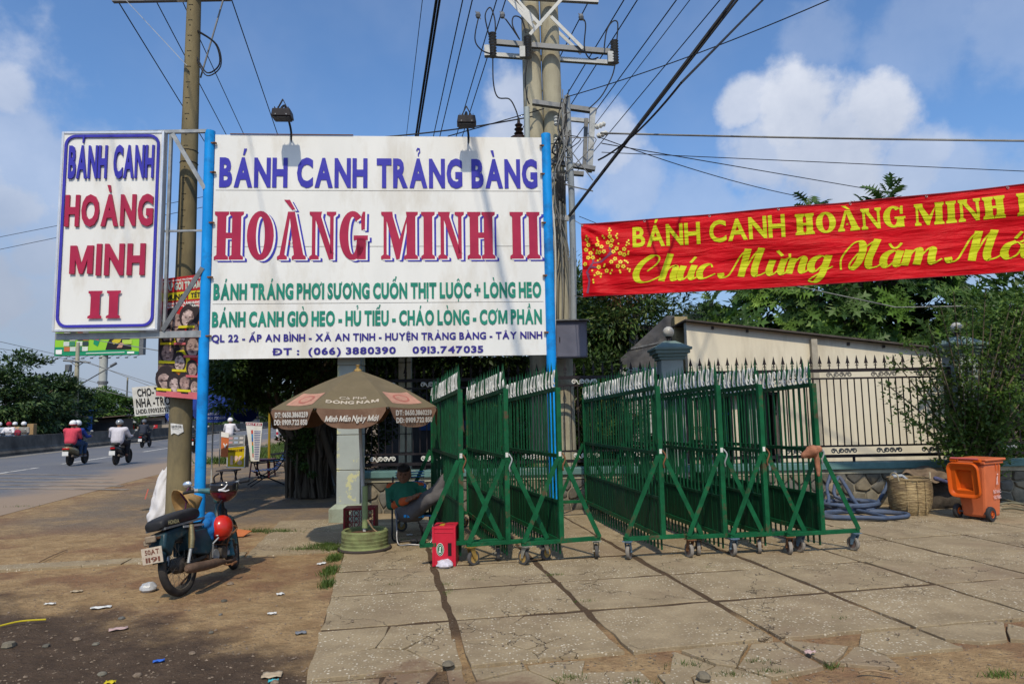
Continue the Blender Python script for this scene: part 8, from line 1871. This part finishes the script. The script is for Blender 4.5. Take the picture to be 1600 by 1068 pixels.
for k in range(rosN):
 d=gb2.normal(size=3);d/=np.linalg.norm(d)
 if d[1]>.45:continue
 q=np.array([3.95,2.3,2.75])*d*(.72+.33*gb2.random())*(1+.10*math.sin(5*d[0]+3*d[2]))
 c=Vector((q[0],q[1],3.55+q[2]))
 if c.z<1.9:continue
 if c.x>2.3:c.z-=(c.x-2.3)*.75
 if abs(c.x-2.95)<.42 and abs(c.z-4.15)<.42:continue
 ax=Vector((d[0]*.8,d[1]*.8-.25,d[2]*.6+.55)).normalized();n=int(gb2.integers(6,10));ph=gb2.uniform(0,6.3);s_=.42+.2*gb2.random();X=ax.orthogonal().normalized();Y_=ax.cross(X)
 lime=gb2.random()<.3
 for j in range(n):
  a=ph+2*PI*j/n;sp_=.95 if j<n-3 else .45;out=X*math.cos(a)+Y_*math.sin(a);D=(out*sp_+ax*(.35+(.5 if j>=n-3 else 0))+Vector((0,0,-.25))).normalized();S=s_*(1 if j<n-3 else .7)
  singles.append(((-c.y)+abs(c.x)*.0+gb2.random()*.8,c,D,(ax*1.0-out*.15).normalized(),S,lime or(j>=n-2 and gb2.random()<.5)))
singles.sort(key=lambda t:-t[0])
def leafM(c,D,Nn,S):
 X=D.cross(Nn).normalized();Z_=X.cross(D);Mx=Matrix((X*S,D*S,Z_*S)).transposed().to_4x4();Mx.translation=c;return Mx
for i,(_,c,D,Nn,S,lime)in enumerate(singles[:290]):
 o=bpy.data.objects.new('leaf',big2 if lime else big);col.objects.link(o);o.parent=BF;o.matrix_local=leafM(c,D,Nn,S)
rs_=singles[290:]
for lime,mt in((False,lf_bread),(True,lf_lime)):
 L_=[t for t in rs_ if t[5]==lime];part('leaf_mass',leaf_mesh('leaf_mass',np.array([t[1]for t in L_]),np.array([t[2]for t in L_]),np.array([t[3]for t in L_]),np.array([t[4]for t in L_]),'lobed',mt),None,BF,kind='stuff')
part('inner_foliage',crown('inner_foliage',lf_bread,(0,.5,3.4),(3.2,1.4,2.1),9000,.3,'oval',80,.25,3,.2),None,BF)
# palm tips over the banner
def frond(T,base,d,L,droop,nl=34,ll=.42,mat=lf_palm,wid=1.):
 d=Vector(d).normalized();pts=[];p=Vector(base);k=14
 for i in range(k+1):pts.append(p.copy());p=p+d*(L/k);d=(d+Vector((0,0,-droop/k))).normalized()
 m=MB();m.tube(pts,[.018*(1-.8*i/k)+.003 for i in range(k+1)],5);fr=part('frond',m,M('palm_rachis',(.12,.14,.04)),T,smooth=60)
 P,D,Nn,S=[],[],[],[]
 for i in range(nl):
  t=.12+.88*i/nl;f=t*k;a=min(k-1,int(f));q=pts[a].lerp(pts[a+1],f-a);ax=(pts[a+1]-pts[a]).normalized();sd_=ax.cross(Vector((0,0,1)));sd_=sd_.normalized()if sd_.length>.01 else Vector((1,0,0));up=sd_.cross(ax)
  for sg in(-1,1):P.append(q);D.append(sd_*sg+ax*(.55+.5*t)+Vector((0,0,-.25-.2*random.random())));Nn.append(up+sd_*sg*.3);S.append(ll*math.sin(PI*(.12+.85*t))**.6*random.uniform(.85,1.1))
 part('leaflets',leaf_mesh('leaflets',np.array(P),np.array(D),np.array(Nn),np.array(S),'pinna',mat),None,fr)
LEAF['pinna']=(np.array([(0,0,0),(-.045,.35,.01),(.045,.35,.01),(0,1,-.1)],float),[(0,2,1),(1,2,3)])
for px,py,lab in((1275,312,'top of a young tree peeking over the left half of the banner'),(1398,303,'top of a young tree peeking over the middle of the banner')):
 q=at(px,py,17);T=thing('young_tree',lab,'tree',(q.x,17.3,0));m=MB();m.tube([(0,0,0),(0,0,q.z-.2)],[.08,.02],7);part('trunk',m,barkg,T);part('crown',crown('crown',lf_bread,(0,0,q.z-.35),(.6,.5,.55),130,.34,'lobed',8,.3,int(px),.3),None,T)
pp=gnd(955,740);PP=thing('palm','feathery palm arching behind the fence left of the grey pillar','palm',(at(955,700,13.2).x,13.2,0));rp=random.Random(4)
for k in range(22):a=rp.uniform(0,2*PI);el=rp.uniform(.25,1.3);frond(PP,(rp.uniform(-.15,.15),rp.uniform(-.1,.1),rp.uniform(.1,.9)),(math.cos(a)*math.cos(el),math.sin(a)*math.cos(el)*.7-.05,math.sin(el)),rp.uniform(1.5,2.4),rp.uniform(.9,1.9),38,.45)
PP2=thing('palm','second feathery palm behind the fence and the left gates','palm',(at(800,700,13.6).x,13.6,0))
for k in range(14):a=rp.uniform(0,2*PI);el=rp.uniform(.4,1.3);frond(PP2,(rp.uniform(-.1,.1),0,rp.uniform(.3,.9)),(math.cos(a)*math.cos(el),math.sin(a)*math.cos(el)*.6,math.sin(el)),rp.uniform(1.4,2.2),rp.uniform(.9,1.9),34,.4)
# shrub with whippy branches over the right pillar
sb=at(1515,715,11.1);SH=thing('shrub','loose leafy shrub with long whippy branches climbing over the right pillar','shrub',(sb.x,11.15,.0));rsb=random.Random(6);P,D,Nn,S=[],[],[],[];tips=[]
for px,py in((1385,600),(1400,640),(1395,560),(1420,530),(1440,600),(1430,660),(1450,505),(1470,480),(1490,560),(1500,520),(1520,480),(1550,500),(1580,530),(1600,560),(1620,520),(1560,560),(1540,610),(1580,620),(1610,650),(1520,640),(1560,680),(1600,700),(1480,640),(1460,560),(1505,600),(1590,480),(1630,600),(1545,650),(1575,590),(1610,610),(1530,560),(1490,455),(1540,450),(1580,470),(1610,450),(1625,480),(1570,500),(1455,540),(1600,510),(1510,470)):
 q=at(px,py,rsb.uniform(10.6,11.1))-Vector((sb.x,11.15,0));b0=Vector((rsb.uniform(-.1,.1),0,0));mid=b0.lerp(q,.5)+Vector((0,-.05,.35));pts=smooth_path([b0,b0.lerp(mid,.5)+Vector((rsb.uniform(-.1,.1),0,.1)),mid,q],6)
 m=MB();n_=len(pts);m.tube(pts,[.022*(1-.85*i/n_)+.002 for i in range(n_)],6);part('branch',m,M('shrub_bark',(.10,.085,.06),var=.3),SH,smooth=60)
 for i in range(int(n_*.35),n_):
  for tw in range(2):
   tp_=pts[i]+Vector((rsb.gauss(0,.13),rsb.gauss(0,.1),rsb.gauss(0,.12)))
   for j in range(10):P.append(pts[i].lerp(tp_,j/8)+Vector((rsb.gauss(0,.02),rsb.gauss(0,.02),rsb.gauss(0,.02))));D.append((rsb.gauss(0,1),rsb.gauss(0,1),rsb.gauss(.3,.8)));Nn.append((rsb.gauss(0,.5),rsb.gauss(-.2,.5),1));S.append(rsb.uniform(.05,.105))
part('foliage',leaf_mesh('foliage',np.array(P),np.array(D),np.array(Nn),np.array(S),'oval',lf_shrub),None,SH)
tree('garden_tree','dense dark green tree filling the gap right of the shrub covered pillar',(10.6,13.4,2.3),(1.9,1.1,1.8),12000,.13,lf_shrub,'oval',90,.24,22);tree('garden_tree','leafy papaya-like tree at the right frame edge below the banner',(12.3,15.2,3.0),(1.9,1.2,1.8),9000,.2,lf_bread,'oval',60,.24,23)
tree('dark_backdrop_bush','dark backdrop bush added for the shade between the banyan trunk and the mottled pillar',(-3.7,16.2,1.3),(.95,.5,1.5),4500,.12,lf_dark,'oval',40,.3,61)  # bush added as a dark backdrop for the deep shade behind the trunk
tree('garden_bush','dark bush in the yard behind the right fence end',(9.7,12.3,.9),(1.3,.5,1.0),7000,.09,lf_dark,'oval',50,.28,24)
tree('hazy_tree','small distant tree, leaves tinted bluish for haze, between the old gable and the breadfruit tree',(at(1096,480,42).x,42,6.6),(1.5,1.2,1.6),3500,.35,lf_haze,'oval',40,.26,25)
# trees across the road
far=[(-20,598,57,4.6,3.6,lf_far,'dark spreading tree at the left frame edge across the road'),(30,600,60,4.2,3.8,lf_far,'feathery tree standing above the oncoming riders'),(72,612,65,4.0,3.2,lf_far,'dark tree left of the far pole'),(100,632,70,3.4,2.6,lf_far,'low dense tree behind the blue hut'),(140,637,78,3.4,2.6,lf_far2,'bright bushy tree left of the monopole column'),(172,634,82,3.2,2.7,lf_far2,'bright bushy tree right of the monopole column'),(226,648,100,3.5,2.4,lf_far,'small tree behind the white shop'),(250,646,118,4,3,lf_far,'distant tree behind the hand painted board'),(318,640,125,6,4,lf_far,'distant tree beyond the blue post'),(380,640,140,7,4.5,lf_far,'distant tree beyond the parasol'),(450,642,150,7,4.5,lf_far2,'distant tree right of the road')]
for i,(px,py,Y,rx,rz_,mt,lab)in enumerate(far):
 q=at(px,py+(24 if i<3 else 10),Y);tree('roadside_tree',lab,(q.x,Y,max(rz_*.8+.6,q.z)),(rx,2.4,rz_),7000,.36 if Y<90 else .6,mt,'oval',80,.2,50+i,'trees across the road',tr_r=.2,flat=.45)
o=None
m=MB()
gq=np.random.default_rng(77);n=16000;s_=gq.uniform(-42,-31.5,n);t_=gq.uniform(35,240,n);P=np.array([tuple(st(a,b))for a,b in zip(s_,t_)]);P[:,2]=gq.random(n)**1.4*2.6;D=gq.normal(size=(n,3));D[:,2]+=.5;Nn=gq.normal(size=(n,3));Nn[:,2]+=.8
o=part('undergrowth',leaf_mesh('undergrowth',P,D,Nn,gq.uniform(.5,1.0,n),'oval',lf_far),None);tag(o,'dark undergrowth below the trees across the road','undergrowth',None,'stuff')
n=9000;X_=gq.uniform(-60,160,n);P=np.column_stack([X_,gq.uniform(150,175,n),gq.random(n)**1.2*8*(.7+.3*np.sin(X_*.13))]);D=gq.normal(size=(n,3));Nn=gq.normal(size=(n,3));Nn[:,2]+=.8
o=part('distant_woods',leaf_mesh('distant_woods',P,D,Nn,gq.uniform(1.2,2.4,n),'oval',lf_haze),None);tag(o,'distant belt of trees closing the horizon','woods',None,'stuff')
